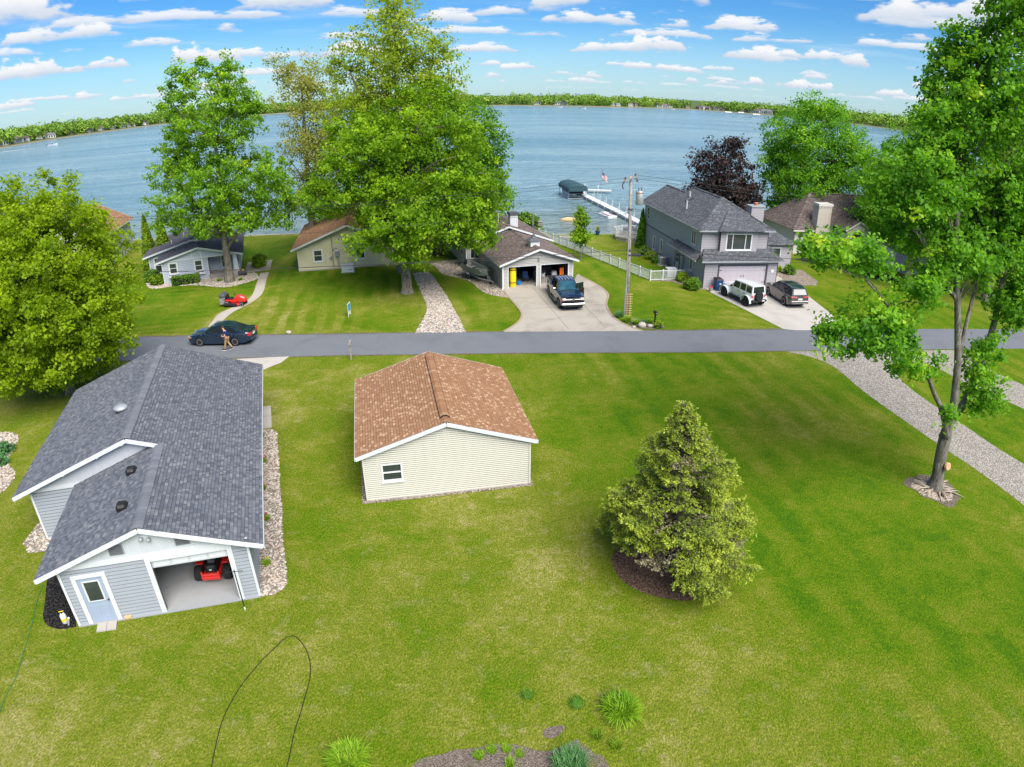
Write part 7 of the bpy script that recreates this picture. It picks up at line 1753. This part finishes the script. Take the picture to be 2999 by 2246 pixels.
def mailbox(label, loc, rotz, postmat, boxmat, hh=1.05):
    t = thing('mailbox', label, 'mailbox', loc, rotz)
    MB().box((-.05,-.05,0),(.05,.05,hh)).build('post', postmat, t)
    pr = [(-.085,0)]+[(.085*math.cos(math.pi-math.pi*k/8), .13+.085*math.sin(math.pi*k/8)) for k in range(9)]+[(.085,0)]
    n_ = len(pr); mb = MB().add([(x,-.26,hh+z) for x,z in pr]+[(x,.22,hh+z) for x,z in pr], [tuple(range(n_)), tuple(range(2*n_-1,n_-1,-1))]+[(i,(i+1)%n_,n_+(i+1)%n_,n_+i) for i in range(n_)])
    bx_ = mb.build('box', boxmat, t)
    MB().add([(x*1.05,-.275,hh+z*1.02) for x,z in pr]+[(x*1.05,-.262,hh+z*1.02) for x,z in pr], [tuple(range(n_)), tuple(range(2*n_-1,n_-1,-1))]+[(i,(i+1)%n_,n_+(i+1)%n_,n_+i) for i in range(n_)]).build('door', boxmat, bx_)
    MB().box((.09,-.1,hh+.05),(.10,-.04,hh+.3)).build('flag', 'lamp_red' if boxmat != 'wood_grey' else 'wood_grey', bx_); MB().box((-.03,-.285,hh+.08),(.03,-.276,hh+.13)).build('plate', 'plate_white', bx_)
    return t
mailbox('black mailbox on a post beside the small golden shrub', (10.72,46.3,0), R(10), 'black_plastic', 'black_plastic')
mailbox('weathered wooden mailbox on a post at the near road edge', (-10.68,39.9,0), R(188), 'wood_grey', 'wood_grey', 1.1)
t = thing('yard_sign', 'blue and white yard sign on the lawn seen nearly edge-on', 'sign', (-12.9,49.0,0), R(86))
MB().box((-.33,-.02,.12),(.33,.02,1.05)).build('board', 'plate_white', t); MB().box((-.28,-.026,.42),(.28,.026,1.0)).build('blue_field', 'sign_blue', t); MB().box((-.28,-.026,.3),(.28,.026,.36)).build('yellow_stripe', 'flower_yellow', t)
for x in (-.31,.31): MB().box((x-.02,-.022,0),(x+.02,.022,1.08)).build('stake', 'plate_white', t)
def rock(label, loc, s, seed):
    random.seed(seed); o = MB().ball((0,0,s[2]*.6), s, 9, 6, .14).build('boulder', 'stone', smooth=True); o.location = loc; tag(o, label, 'rock')
rock('pale rounded rock on the far road edge behind the sedan', (-16.7,45.05,0), (.22,.16,.14), 3); rock('pale rounded boulder in the mailbox bed', (9.75,46.25,0), (.32,.26,.24), 4); rock('flat brown rock beside the black mailbox', (10.42,46.25,0), (.28,.2,.14), 5)
rock('dark rock at the far edge of the road near the drive', (9.1,46.05,0), (.16,.12,.1), 6)
random.seed(11)
# white picket fence
fn = thing('fence', 'white picket fence running from the lake to the mauve house', 'fence', (12.92,59.09,0))
pts = [(3.2,78.0),(3.95,76.5),(4.74,74.96),(5.47,73.6),(6.21,72.2),(6.95,70.75),(7.68,69.35),(8.42,67.9),(9.16,66.45),(9.93,64.98),(10.66,63.55),(11.42,62.05),(12.18,60.55),(12.92,59.09),(14.16,59.33),(15.4,59.57),(16.95,59.87)]
pk = MB().box((-.012,-.018,.09),(.012,.018,.93)).mesh('picket', 'white_vinyl'); ps = MB().bbox((0,0,0),(.10,.10,1.06),0,.02).mesh('post', 'white_vinyl')
for i, (a, b_) in enumerate(zip(pts, pts[1:]+[pts[-1]])):
    o = link('post', ps, fn); o.location = (a[0]-12.92,a[1]-59.09,0); ang = math.atan2(b_[1]-a[1], b_[0]-a[0]); o.rotation_euler = (0,0,ang)
    if i == len(pts)-1: break
    A = Vector((a[0]-12.92,a[1]-59.09,0)); B = Vector((b_[0]-12.92,b_[1]-59.09,0))
    for z in (.10,.93): MB().beam(A+Vector((0,0,z)), B+Vector((0,0,z)), .045, .06).build('rail', 'white_vinyl', fn)
    n_ = int((B-A).length/.125)
    for k in range(1, n_):
        q = link('picket', pk, fn); q.location = A.lerp(B, k/n_); q.rotation_euler = (0,0,ang)
sm = thing('striped_mat', 'blue and yellow striped mat hung along the back of the white fence', 'mat', (4.9,75.2,0))
A = Vector((3.9,76.85,0)); B = Vector((8.35,68.35,0)); nb = 34
for k in range(nb):
    p0_, p1_ = A.lerp(B,k/nb)-Vector((4.8,75.1,0)), A.lerp(B,(k+1)/nb)-Vector((4.8,75.1,0))
    MB().beam(p0_+Vector((.09,.05,.5)), p1_+Vector((.09,.05,.5)), .012, .76).build('stripe', ('sign_blue','flower_yellow','panel_white')[k % 3], sm)
# deck with railing and chairs
dk = thing('deck', 'small octagonal deck with white railing by the lake', 'deck', (14.2,77.6,0))
oc = [(2.05*math.cos(R(22.5+45*k)), 2.05*math.sin(R(22.5+45*k))) for k in range(8)]
MB().prism([(x*1.0,v*1.0) for x,v in oc], 0, .38).build('skirt', 'stone', dk)
nbd = 13
for k in range(nbd):
    y0 = -1.9+3.8*k/nbd; y1 = y0+3.8/nbd-.02; ym = (y0+y1)/2; hw_ = min(1.9, 2.05*math.cos(R(22.5))*1.08 - max(0, abs(ym)-.79)*1.0)
    MB().box((-hw_,y0,.381),(hw_,y1,.42)).build('plank', 'wood_grey', dk)
bal = MB().box((-.018,-.018,.48),(.018,.018,1.22)).mesh('baluster', 'white_vinyl')
for k in range(8):
    if k in (0,): continue
    a, b_ = Vector((*oc[k-1],0)), Vector((*oc[k],0))
    for z in (.5,1.25): MB().beam(a+Vector((0,0,z)), b_+Vector((0,0,z)), .05, .06).build('rail', 'white_vinyl', dk)
    MB().bbox((b_.x,b_.y,.38),(.1,.1,.95),0,.02).build('post', 'white_vinyl', dk)
    for j in range(1, 11):
        o = link('baluster', bal, dk); o.location = a.lerp(b_, j/11)
for i, (x, v, a, lab) in enumerate(((13.35,77.9,200,'grey garden chair on the left of the deck'),(14.9,78.0,150,'grey garden chair on the right of the deck'),(14.2,78.6,180,'grey garden chair at the lake side of the deck'))):
    t = thing('garden_chair', lab, 'chair', (x,v,.42), R(a), 'garden chairs on the deck')
    MB().box((-.28,-.28,.32),(.28,.26,.36)).build('seat', 'lawn_chair_grey', t)
    for k in range(5): MB().beam((-.22+k*.11,.26,.34),(-.25+k*.125,.48,1.0),.09,.02,(0,1,0)).build('back_slat', 'lawn_chair_grey', t)
    for s_ in (-1,1):
        MB().box((s_*.3-.04,-.34,.55),(s_*.3+.04,.3,.58)).build('armrest', 'lawn_chair_grey', t)
        for v2 in (-.3,.22): MB().box((s_*.28-.03,v2-.03,0),(s_*.28+.03,v2+.03,.55)).build('leg', 'lawn_chair_grey', t)
t = thing('planter_pot', 'dark blue pot with spiky plant at the lake edge', 'flower pot', (10.45,79.55,0))
MB().lathe([(.18,0),(.30,.42),(.33,.5),(.28,.5),(.24,.4)], n=16).build('pot', 'blue_plastic', t); blades('spiky_plant', 'spiky yellow-green plant growing in the dark blue pot', (10.45,79.55,.44), 60, .95, 'leaf_olive', 150, .2, .03, .6)
blades('yucca', 'spiky plant at the corner of the tan house by the lake', (3.6,80.3,0), 80, 1.0, 'lily', 151, .3, .03, .6)
t = thing('bird_house', 'grey bird house on a post near the fence by the lake', 'bird house', (3.4,78.6,0))
MB().box((-.05,-.05,0),(.05,.05,1.3)).build('post', 'wood_grey', t); MB().box((-.25,-.25,1.3),(.25,.25,1.75)).build('box', 'wood_grey', t); MB().add([(-.33,-.33,1.75),(.33,-.33,1.75),(.33,.33,1.75),(-.33,.33,1.75),(0,0,2.05)], [(3,2,1,0),(0,1,4),(1,2,4),(2,3,4),(3,0,4)]).build('roof', 'far_roof_grey', t)
t = thing('planter_box', 'dark low planter box on the lake lawn by the path', 'planter', (13.3,68.75,0), R(-8)); MB().bbox((0,0,0),(.95,.4,.28),0,.03).build('box', 'trim_dark', t)
for k in range(4): MB().ball((-.33+k*.22,0,.32), .09, 7, 5, .2).build('plant', 'shrub_bright', t)
# air conditioner, white utility box, bin, flower pots
t = thing('air_conditioner', 'grey air conditioner unit beside the mauve house', 'air conditioner', (15.4,65.2,0), R(8))
MB().bbox((0,0,0),(1.0,1.0,.06),0,.01).build('pad', 'concrete_pale', t); MB().bbox((0,0,.06),(.8,.8,.86),0,.08).build('cabinet', 'galvanised', t)
for k in range(7): MB().box((-.3+k*.09,-.415,.14),(-.26+k*.09,-.402,.84)).build('louvre', 'trim_dark', t)
MB().lathe([(.30,0),(.30,.03),(.1,.04)], (0,0,.92), 16).build('fan_grille', 'trim_dark', t)
t = thing('utility_box', 'white generator box behind the fence by the mauve house', 'generator', (15.25,60.75,0), R(8)); MB().bbox((0,0,.05),(.95,.7,.75),0,.05).build('housing', 'white_vinyl', t); MB().bbox((0,0,.805),(1.0,.75,.06),0,.02).build('lid', 'panel_white', t); MB().bbox((0,0,0),(1.1,.85,.05),0,.01).build('pad', 'concrete_pale', t)
t = thing('wheelie_bin', 'dark blue wheelie bin beside the mauve garage door', 'bin', (18.65,56.35,.02), R(8))
MB().hexa([(-.26,-.32,.08),(.26,-.32,.08),(.26,.30,.08),(-.26,.30,.08),(-.33,-.40,1.02),(.33,-.40,1.02),(.33,.38,1.02),(-.33,.38,1.02)]).build('body', 'blue_plastic', t); MB().hexa([(-.35,-.44,1.02),(.35,-.44,1.02),(.35,.42,1.02),(-.35,.42,1.02),(-.3,-.38,1.10),(.3,-.38,1.10),(.3,.42,1.12),(-.3,.42,1.12)]).build('lid', 'black_plastic', t)
for s_ in (-1,1): wheel(t, s_*.28, .3, .12, .07, 'trim_dark'); 
MB().lathe([(.09,-.01),(.09,.0),(.06,.0),(.06,-.01)], (.05,-.378,.68), 12, axis='y').build('white_mark', 'plate_white', t)
t = thing('flower_pot', 'pale blue pot with red flowers by the blue bin', 'flower pot', (17.9,55.95,.02)); MB().lathe([(.14,0),(.19,.3),(.2,.34),(.16,.34),(.13,.28)], n=14).build('pot', 'galvanised', t)
for k in range(7): MB().ball((random.uniform(-.12,.12),random.uniform(-.12,.12),.4+random.uniform(0,.1)), .06, 6, 4, .2).build('flower', 'flower_red', t)
# dock, lift, flag, raft
dc = thing('dock', 'long white boat dock with poles running out into the lake', 'dock', (18.0,86.5,0))
D0, D1, D2, D3 = Vector((19.3,81.6,-.25)), Vector((17.89,86.55,-.3)), Vector((12.55,114.6,-.3)), Vector((12.75,121.6,-.3))
def dock_run(A, B, w_, sec):
    n_ = max(1, round((B-A).length/sec)); d = (B-A).normalized(); sd = Vector((-d.y,d.x,0))
    ang = math.atan2(d.y, d.x); L_ = (B-A).length/n_
    for k in range(n_):
        c = A+d*(L_*(k+.5))-Vector((18.0,86.5,0))
        MB().bbox((c.x,c.y,c.z-.04),(L_-.04,w_,.10),ang,.01).build('deck_section', 'white_vinyl', dc)
        for s_ in (-1,1):
            q = A+d*(L_*k)+sd*(w_/2+.05)*s_-Vector((18.0,86.5,0)); MB().tube([(q.x,q.y,-1.8),(q.x,q.y,.75)], .04, 7).build('pole', 'white_vinyl', dc)
            MB().beam((A+d*(L_*k)+sd*(w_/2)*s_-Vector((18.0,86.5,.1))), (A+d*(L_*(k+1))+sd*(w_/2)*s_-Vector((18.0,86.5,.1))), .03, .16).build('side_rail', 'galvanised', dc)
dock_run(D0, D2, 1.25, 3.0); dock_run(D2+Vector((-.3,1.2,0)), D3+Vector((-.2,0,0)), 1.25, 3.2); dock_run(D3+Vector((.5,-.2,0)), Vector((18.1,120.6,-.3)), 1.2, 2.8)
t = thing('watercraft_lift', 'small white floating ramp beside the middle of the dock', 'dock ramp', (14.1,96.6,WATER), R(-70)); MB().bbox((0,0,.0),(3.2,1.5,.38),0,.12).build('float', 'white_vinyl', t); MB().bbox((-.9,0,.381),(1.2,.9,.16),0,.08).build('bow_stop', 'panel_white', t); MB().box((-1.2,-.55,.38),(1.4,-.48,.48)).build('bunk', 'lamp_red', t); MB().box((-1.2,.48,.38),(1.4,.55,.48)).build('bunk', 'lamp_red', t)
lf = thing('boat_lift', 'boat lift with dark teal canopy at the end of the dock', 'boat lift', (10.55,115.6,WATER), R(-79))
mb = MB(); vs = []
for x, k in ((-3.5,.9),(-3.3,1),(3.3,1),(3.5,.9)): vs += [(x,-1.7*k,1.45),(x,-1.72*k,1.95),(x,-1.35*k,2.35),(x,0,2.5*k+.2),(x,1.35*k,2.35),(x,1.72*k,1.95),(x,1.7*k,1.45)]
mb.add(vs, [(i*7+j, i*7+j+1, i*7+7+j+1, i*7+7+j) for i in range(3) for j in range(6)]+[tuple(range(6,-1,-1)), tuple(range(21,28))]); mb.build('canopy', 'teal_canvas', lf, auto=40)
for x in (-2.9,2.9):
    for s_ in (-1,1): MB().tube([(x,s_*1.6,-1.2),(x,s_*1.6,1.6)], .05, 8).build('post', 'galvanised', lf)
for x in (-2.9,2.9): MB().beam((x,-1.6,.15),(x,1.6,.15),.1,.1).build('cross_beam', 'galvanised', lf)
for s_ in (-1,1): MB().beam((-3,s_*1.6,.35),(3,s_*1.6,.35),.08,.1).build('side_beam', 'galvanised', lf)
pt = thing('pontoon_boat', 'dark pontoon boat under the teal lift canopy', 'boat', (10.55,115.6,WATER+.45), R(-79))
for s_ in (-1,1): MB().tube([(-2.8,s_*.9,.2),(2.3,s_*.9,.2),(2.9,s_*.9,.35)], [.3,.3,.05], 10).build('pontoon', 'aluminium', pt)
MB().box((-2.8,-1.25,.48),(2.8,1.25,.54)).build('deck', 'boat_inside', pt); 
for s_ in (-1,1): MB().box((-2.6,s_*1.2-.02,.54),(2.4,s_*1.2+.02,1.05)).build('side_panel', 'trim_dark', pt)
MB().box((2.38,-1.2,.54),(2.42,1.2,1.05)).build('front_panel', 'trim_dark', pt); MB().bbox((-.6,.5,.54),(.7,.7,.6),0,.08).build('helm', 'trim_dark', pt); MB().bbox((-2.2,0,.54),(.7,2.0,.45),0,.08).build('bench', 'boat_inside', pt)
fp = thing('flagpole', 'slim flagpole with striped flag standing beside the dock', 'flagpole', (14.05,104.4,WATER))
MB().tube([(0,0,-.8),(0,0,5.9)], [.045,.03], 8).build('pole', 'galvanised', fp); MB().ball((0,0,5.95), .07, 8, 6).build('finial', 'trim_dark', fp)
fl = bpy.data.objects.new('flag', None); COL.objects.link(fl); fl.parent = fp; fl.location = (.04,0,5.75)
def cloth(x0, x1, z0, z1, mat, nm, yo=0.0):
    V = []; n_ = 7
    for i in range(n_):
        x = x0+(x1-x0)*i/(n_-1)
        for z in (z0, z1): V.append((x*.62, math.sin(x*5.5)*.09+yo, z-x*.62))
    MB().add(V, [(i*2,i*2+2,i*2+3,i*2+1) for i in range(n_-1)]).build(nm, mat, fl, smooth=True)
sh_ = .075
for k in range(13):
    cloth(0 if k > 6 else .55, 1.35, -sh_*k, -sh_*(k+1), 'flag_red' if k % 2 == 0 else 'flag_white', 'stripe')
cloth(0, .55, 0, -sh_*7, 'flag_blue', 'canton')
for i in range(5):
    for j in range(4):
        x = .07+i*.11; z = -.07-j*.125; MB().box((x*.62-.012, math.sin(x*5.5)*.09-.012, z-x*.62-.015),(x*.62+.012, math.sin(x*5.5)*.09+.012, z-x*.62+.015)).build('star', 'flag_white', fl)
rf = thing('swim_raft', 'tan wooden swim raft floating near the shore', 'raft', (8.45,93.0,WATER), R(-35))
MB().bbox((0,0,-.1),(2.5,2.0,.32),0,.04).build('float', 'raft_tan', rf)
for k in range(9): MB().box((-1.23+k*.275,-1.0,.221),(-1.23+k*.275+.255,1.0,.25)).build('plank', 'raft_tan', rf)
for s_ in (-1,1): MB().tube([(-.3+.25*s_,1.0,-.3),(-.3+.25*s_,1.0,.75),(-.3+.25*s_,.75,.85)], .03, 6).build('ladder_rail', 'steel', rf)
d2 = thing('dock', 'second white dock with dark railing right of the mauve house', 'dock', (38.3,92,0))
for k in range(6): MB().bbox((-.1-.1*k+.25,-7+k*2.5,-.3),(1.3,2.44,.1),R(-2),.01).build('deck_section', 'white_vinyl', d2)
for k in range(6):
    for s_ in (-1,1): MB().tube([(.15-.1*k+s_*.75,-8.2+k*2.5,-1.8),(.15-.1*k+s_*.75,-8.2+k*2.5,.75)], .04, 6).build('pole', 'trim_dark', d2)
for z in (.25,.65): MB().beam((-.6,-8.2,z),(-1.1,6,z),.05,.05).build('rail', 'brick_edge', d2)
bl_ = thing('boat_lift', 'boat lift with bright blue canopy glimpsed through the left maple', 'boat lift', (-38.5,112,WATER), R(-60))
mb = MB(); vs = []
for x in (-3.4,3.4): vs += [(x,-1.7,1.5),(x,-1.4,2.3),(x,0,2.55),(x,1.4,2.3),(x,1.7,1.5)]
mb.add(vs, [(j,j+1,j+6,j+5) for j in range(4)]+[(4,3,2,1,0),(5,6,7,8,9)]); mb.build('canopy', 'blue_canvas', bl_)
for x in (-2.9,2.9):
    for s_ in (-1,1): MB().tube([(x,s_*1.6,-1.2),(x,s_*1.6,1.6)], .05, 8).build('post', 'galvanised', bl_)
# front yard odds and ends
def ground_curve(name, label, cat, pts, r_, mat):
    o = MB().tube(smooth_line([(p[0],p[1],r_*1.2) for p in pts],2), r_, 6).build(name, mat, smooth=True); return tag(o, label, cat)
ground_curve('garden_hose', 'black garden hose looped across the front lawn', 'hose', [(-8.3,9.6),(-8.45,10.29),(-8.6,11.09),(-8.7,11.92),(-8.65,12.64),(-8.55,13.27),(-8.35,13.93),(-8.12,14.56),(-7.88,15.0),(-7.72,15.4),(-7.43,15.57),(-7.13,15.34),(-6.76,14.87),(-6.5,14.28),(-6.37,13.64),(-6.37,13.02),(-6.35,12.26),(-6.37,11.69),(-6.3,11.0),(-6.28,10.5),(-6.2,9.6)], .014, 'hose_black')
ground_curve('garden_hose', 'thin green garden hose along the left edge of the lawn', 'hose', [(-18.44,17.12),(-18.19,16.34),(-17.66,15.3),(-17.23,14.32),(-16.86,13.4),(-16.55,12.67),(-16.45,12.08),(-16.34,11.58),(-16.2,11.23),(-15.6,9.4)], .012, 'hose_green')
sh = thing('shepherd_hook', 'thin dark garden hook pole before the garage door', 'garden pole', (-9.58,16.68,0)); MB().tube([(0,0,0),(0,0,1.85)], .02, 6).build('pole', 'black_plastic', sh); MB().tube([(-.35,-.05,1.76),(.3,.05,1.80)], .013, 6).build('arm', 'black_plastic', sh); MB().tube([(0,0,0),(0,0,.14)], .028, 6).build('tip', 'plate_white', sh)
sy = thing('garden_sprayer', 'white and yellow garden sprayer standing in the black mulch', 'sprayer', (-16.22,15.3,.012), R(25)); MB().lathe([(.10,0),(.115,.03),(.115,.34),(.08,.42),(.05,.44)], n=16).build('tank', 'white_vinyl', sy, auto=40); MB().lathe([(.118,.12),(.118,.24)], n=16).build('label_band', 'flower_yellow', sy); MB().tube([(0,0,.43),(0,0,.52)], .03, 8).build('pump', 'black_plastic', sy); MB().tube([(-.09,0,.53),(.09,0,.53)], .018, 6).build('handle', 'flower_yellow', sy); MB().tube([(.1,0,.1),(.2,.05,.25),(.12,.1,.45)], .012, 5).build('wand_hose', 'black_plastic', sy)
rt = stuff(tag(scatter_stones('wood_debris', smooth_poly([(19.1,24.3),(20.3,25.1),(21.4,24.1),(20.7,22.6),(19.5,23.3)],1), 420, .03,.08,.01,'dead_wood',None,77), 'scattered wood chips round the foot of the forked maple', 'wood chips'))
rootm = thing('root_mound', 'bare gnarled roots spread round the foot of the forked maple', 'roots', (20.45,23.9,0))
rs_ = np.random.default_rng(9)
for k in range(38):
    a = rs_.uniform(0,6.28); L_ = rs_.uniform(.6,1.5); r0 = rs_.uniform(.25,.45); b_ = a+rs_.normal(0,.5)
    MB().tube([(math.cos(a)*r0,math.sin(a)*r0,.10),(math.cos(a)*r0+math.cos(b_)*L_*.4,math.sin(a)*r0+math.sin(b_)*L_*.4,.09+rs_.uniform(-.04,.06)),(math.cos(a)*r0+math.cos(b_)*L_*.7,math.sin(a)*r0+math.sin(b_)*L_*.7,.03)], [.05,.03,.012], 5).build('root', 'dead_wood', rootm, smooth=True)
t = thing('garden_cart', 'small dark garden cart by the blue cottage porch', 'cart', (-27.2,62.2,0), R(30)); MB().bbox((0,0,.2),(.8,.5,.28),0,.06).build('tray', 'trim_dark', t); wheel(t, .25, .28, .15, .08, 'trim_dark'); wheel(t, .25, -.28, .15, .08, 'trim_dark', side=-1); MB().tube([(-.4,0,.3),(-1.1,0,.62)], .02, 6).build('handle', 'galvanised', t); MB().ball((.1,0,.55), (.16,.13,.12), 8, 6, .2).build('yellow_gloves', 'flower_yellow', t)
# wires along the road
def wire(label, pts, r_=.013):
    o = MB().tube(pts, r_, 5, cap=False).build('power_line', 'wire', smooth=True); tag(o, label, 'wire', 'overhead wires at the utility pole')
def span(a, b_, sag, n_=14): return [(a[0]+(b_[0]-a[0])*i/n_, a[1]+(b_[1]-a[1])*i/n_, a[2]+(b_[2]-a[2])*i/n_-sag*4*(i/n_)*(1-i/n_)) for i in range(n_+1)]
wire('upper left power line crossing before the big maple', span((8.3,48.4,10.75),(-50,47.5,10.3),1.75)); wire('second left power line just below the top one', span((8.7,48.45,10.5),(-50,47.8,9.9),1.65))
wire('upper right power line crossing before the purple tree', span((9.1,48.45,11.0),(62,51.5,10.0),1.2)); wire('second right power line below the top one', span((8.85,48.5,10.75),(62,51.8,9.6),1.2))
wire('thick left telephone cable low over the lawns', span((8.86,48.6,5.34),(-50,47.6,5.6),1.25),.022); wire('thin left cable just under the telephone cable', span((8.86,48.6,4.97),(-50,47.6,5.3),.9),.016); wire('middle left cable crossing the blue cottage roof', span((8.8,48.6,8.45),(-50,47.8,7.0),1.0),.012)
wire('thick right telephone cable before the mauve house', span((8.86,48.6,5.34),(62,51.5,5.6),.75),.022); wire('thin right cable before the mauve house', span((8.86,48.6,4.97),(62,51.5,5.4),.7),.016); wire('middle right cable crossing the mauve roof', span((8.8,48.6,8.45),(62,51.5,7.6),.9),.012)
wire('service wire from the pole to the tan house mast', span((8.8,48.6,8.4),(2.2,70.6,4.3),.5),.012); wire('lower service wire from the pole to the tan house', span((8.8,48.6,8.2),(3.1,68.5,3.0),.5),.010); wire('service wire from the pole to the pale yellow cottage', span((8.8,48.6,8.2),(-18.0,63.0,3.6),.8),.012)
wire('service wire from the pole to the mauve house', span((8.8,48.6,8.4),(15.3,73,4.9),.4),.012)
# cottages on the far shores
rs_ = np.random.default_rng(12)
pal = [('far_white','far_roof_grey','white cottage with grey roof on the far lake shore'),('far_tan','far_roof','tan cottage with brown roof on the far lake shore'),('far_grey','far_roof','grey cottage with brown roof on the far lake shore'),('far_white','far_roof','white cottage with brown roof on the far lake shore')]
protos = []
for wm, rm, lab in pal:
    h_ = thing('far_cottage', lab, 'house', (0,0,0), 0, lab.replace(' on the far lake shore','s across the lake'))
    MB().box((-5,-4,0),(5,4,4.6)).build('wall', wm, h_)
    MB().add([(-5.5,-4.6,4.5),(5.5,-4.6,4.5),(5.5,4.6,4.5),(-5.5,4.6,4.5),(-5.5,0,7.4),(5.5,0,7.4)], [(3,2,1,0),(0,1,5,4),(2,3,4,5),(0,4,3),(1,2,5)]).build('roof', rm, h_)
    for x in (-3.2,0,3.2): MB().box((x-.8,-4.1,1.0),(x+.8,-3.98,3.2)).build('window', 'window_glass', h_)
    protos.append(h_)
fp_ = [(i+f) for i in range(3, 17) for f in ([.1,.25,.4,.55,.7,.85] if i in (3,4,5,6,11,12,13,14,15) else [.3,.7])]
used_ = [False]*4; cnt = 0; placed = []
for q in fp_:
    if rs_.random() < .22: continue
    i = int(q); f = q-i+rs_.uniform(-.05,.05)
    a, b_ = off(i,13), off(min(i+1,n-1),13) if False else off(i+1,13)
    p = a.lerp(b_, min(max(f,0),1)); d = Vector((FAR[i+1][0]-FAR[i][0], FAR[i+1][1]-FAR[i][1], 0))
    k = int(rs_.integers(0,4)); o = protos[k]
    if used_[k]: o = copy_tree(protos[k])
    used_[k] = True; placed.append(o)
    o.location = (p.x, p.y, .6); o.rotation_euler = (0,0,math.atan2(d.y,d.x)+rs_.uniform(-.3,.3)); s = rs_.uniform(.75,1.15); o.scale = (s,s,s*.9); cnt += 1
ORD = ['leftmost','second','third','fourth','fifth','sixth','seventh','eighth','ninth','tenth','eleventh','twelfth','thirteenth','fourteenth','fifteenth','sixteenth','seventeenth','eighteenth','nineteenth','twentieth']
for sec, lo_, hi_ in (('left far shore',-2,-.32),('hidden middle of the far shore',-.32,.0),('middle far shore',.0,.22),('right far shore',.22,2)):
    sel_ = sorted([o for o in placed if lo_ <= math.atan2(o.location.x,o.location.y) < hi_], key=lambda o: math.atan2(o.location.x,o.location.y))
    for i, o in enumerate(sel_): o['label'] = '%s cottage from the left on the %s, %s' % (ORD[min(i,19)], sec, o['label'].split(' cottage')[0]+' walled'); o['group'] = 'cottages on the far shore'
# boats far out
def far_boat(label, x, y_, a, s=1.0):
    t = thing('motor_boat', label, 'boat', (x,y_,WATER), R(a)); t.scale = (s,s,s)
    mb = MB(); vs = []
    for xx, hw_, zt in ((-3.2,1.1,1.0),(0,1.2,1.05),(2.2,.8,1.2),(3.4,.05,1.35)): vs += [(xx,-hw_,zt),(xx,-hw_*.6,0),(xx,hw_*.6,0),(xx,hw_,zt)]
    mb.add(vs, [(i*4+j,i*4+(j+1)%4,i*4+4+(j+1)%4,i*4+4+j) for i in range(3) for j in range(4)]+[(3,2,1,0),(12,13,14,15)]); mb.build('hull', 'white_vinyl', t)
    MB().hexa([(-.2,-.8,1.0),(.6,-.8,1.0),(.6,.8,1.0),(-.2,.8,1.0),(-.2,-.7,1.6),(.1,-.7,1.6),(.1,.7,1.6),(-.2,.7,1.6)]).build('windscreen', 'window_glass', t); MB().bbox((-3.3,0,.5),(.5,.5,.9),0,.1).build('outboard', 'black_plastic', t)
far_boat('white motorboat far out on the lake before the middle shore', 66,944,20); far_boat('second white motorboat right of it far out on the lake', 92,886,-10); far_boat('white motorboat near the right far shore', 248,1050,5); far_boat('speeding motorboat with a white wake at the left far shore', -362,486,35,1.2)
mb = MB().add([(-363,485,WATER+.04),(-366,482,WATER+.04),(-400,470,WATER+.04),(-404,462,WATER+.04),(-398,474,WATER+.04)], [(0,1,3,2),(0,2,4)]); o = mb.build('boat_wake', 'white_paint'); tag(o, 'white foam wake trailing behind the speeding motorboat', 'wake')
for i, (x, y_, a) in enumerate(((289,900,10),(318,934,20),(315,862,0))):
    t = thing('boat_lift', ['left','far','right'][i]+' one of three pale canopied lifts at the right far shore', 'boat lift', (x,y_,WATER), R(a))
    MB().add([(-5,-2,2.6),(5,-2,2.6),(5,2,2.6),(-5,2,2.6),(-5,0,3.6),(5,0,3.6)], [(3,2,1,0),(0,1,5,4),(2,3,4,5),(0,4,3),(1,2,5)]).build('canopy', 'far_white', t)
    for xx in (-4.5,4.5):
        for s_ in (-1,1): MB().box((xx-.1,s_*1.8-.1,-1),(xx+.1,s_*1.8+.1,2.6)).build('post', 'galvanised', t)
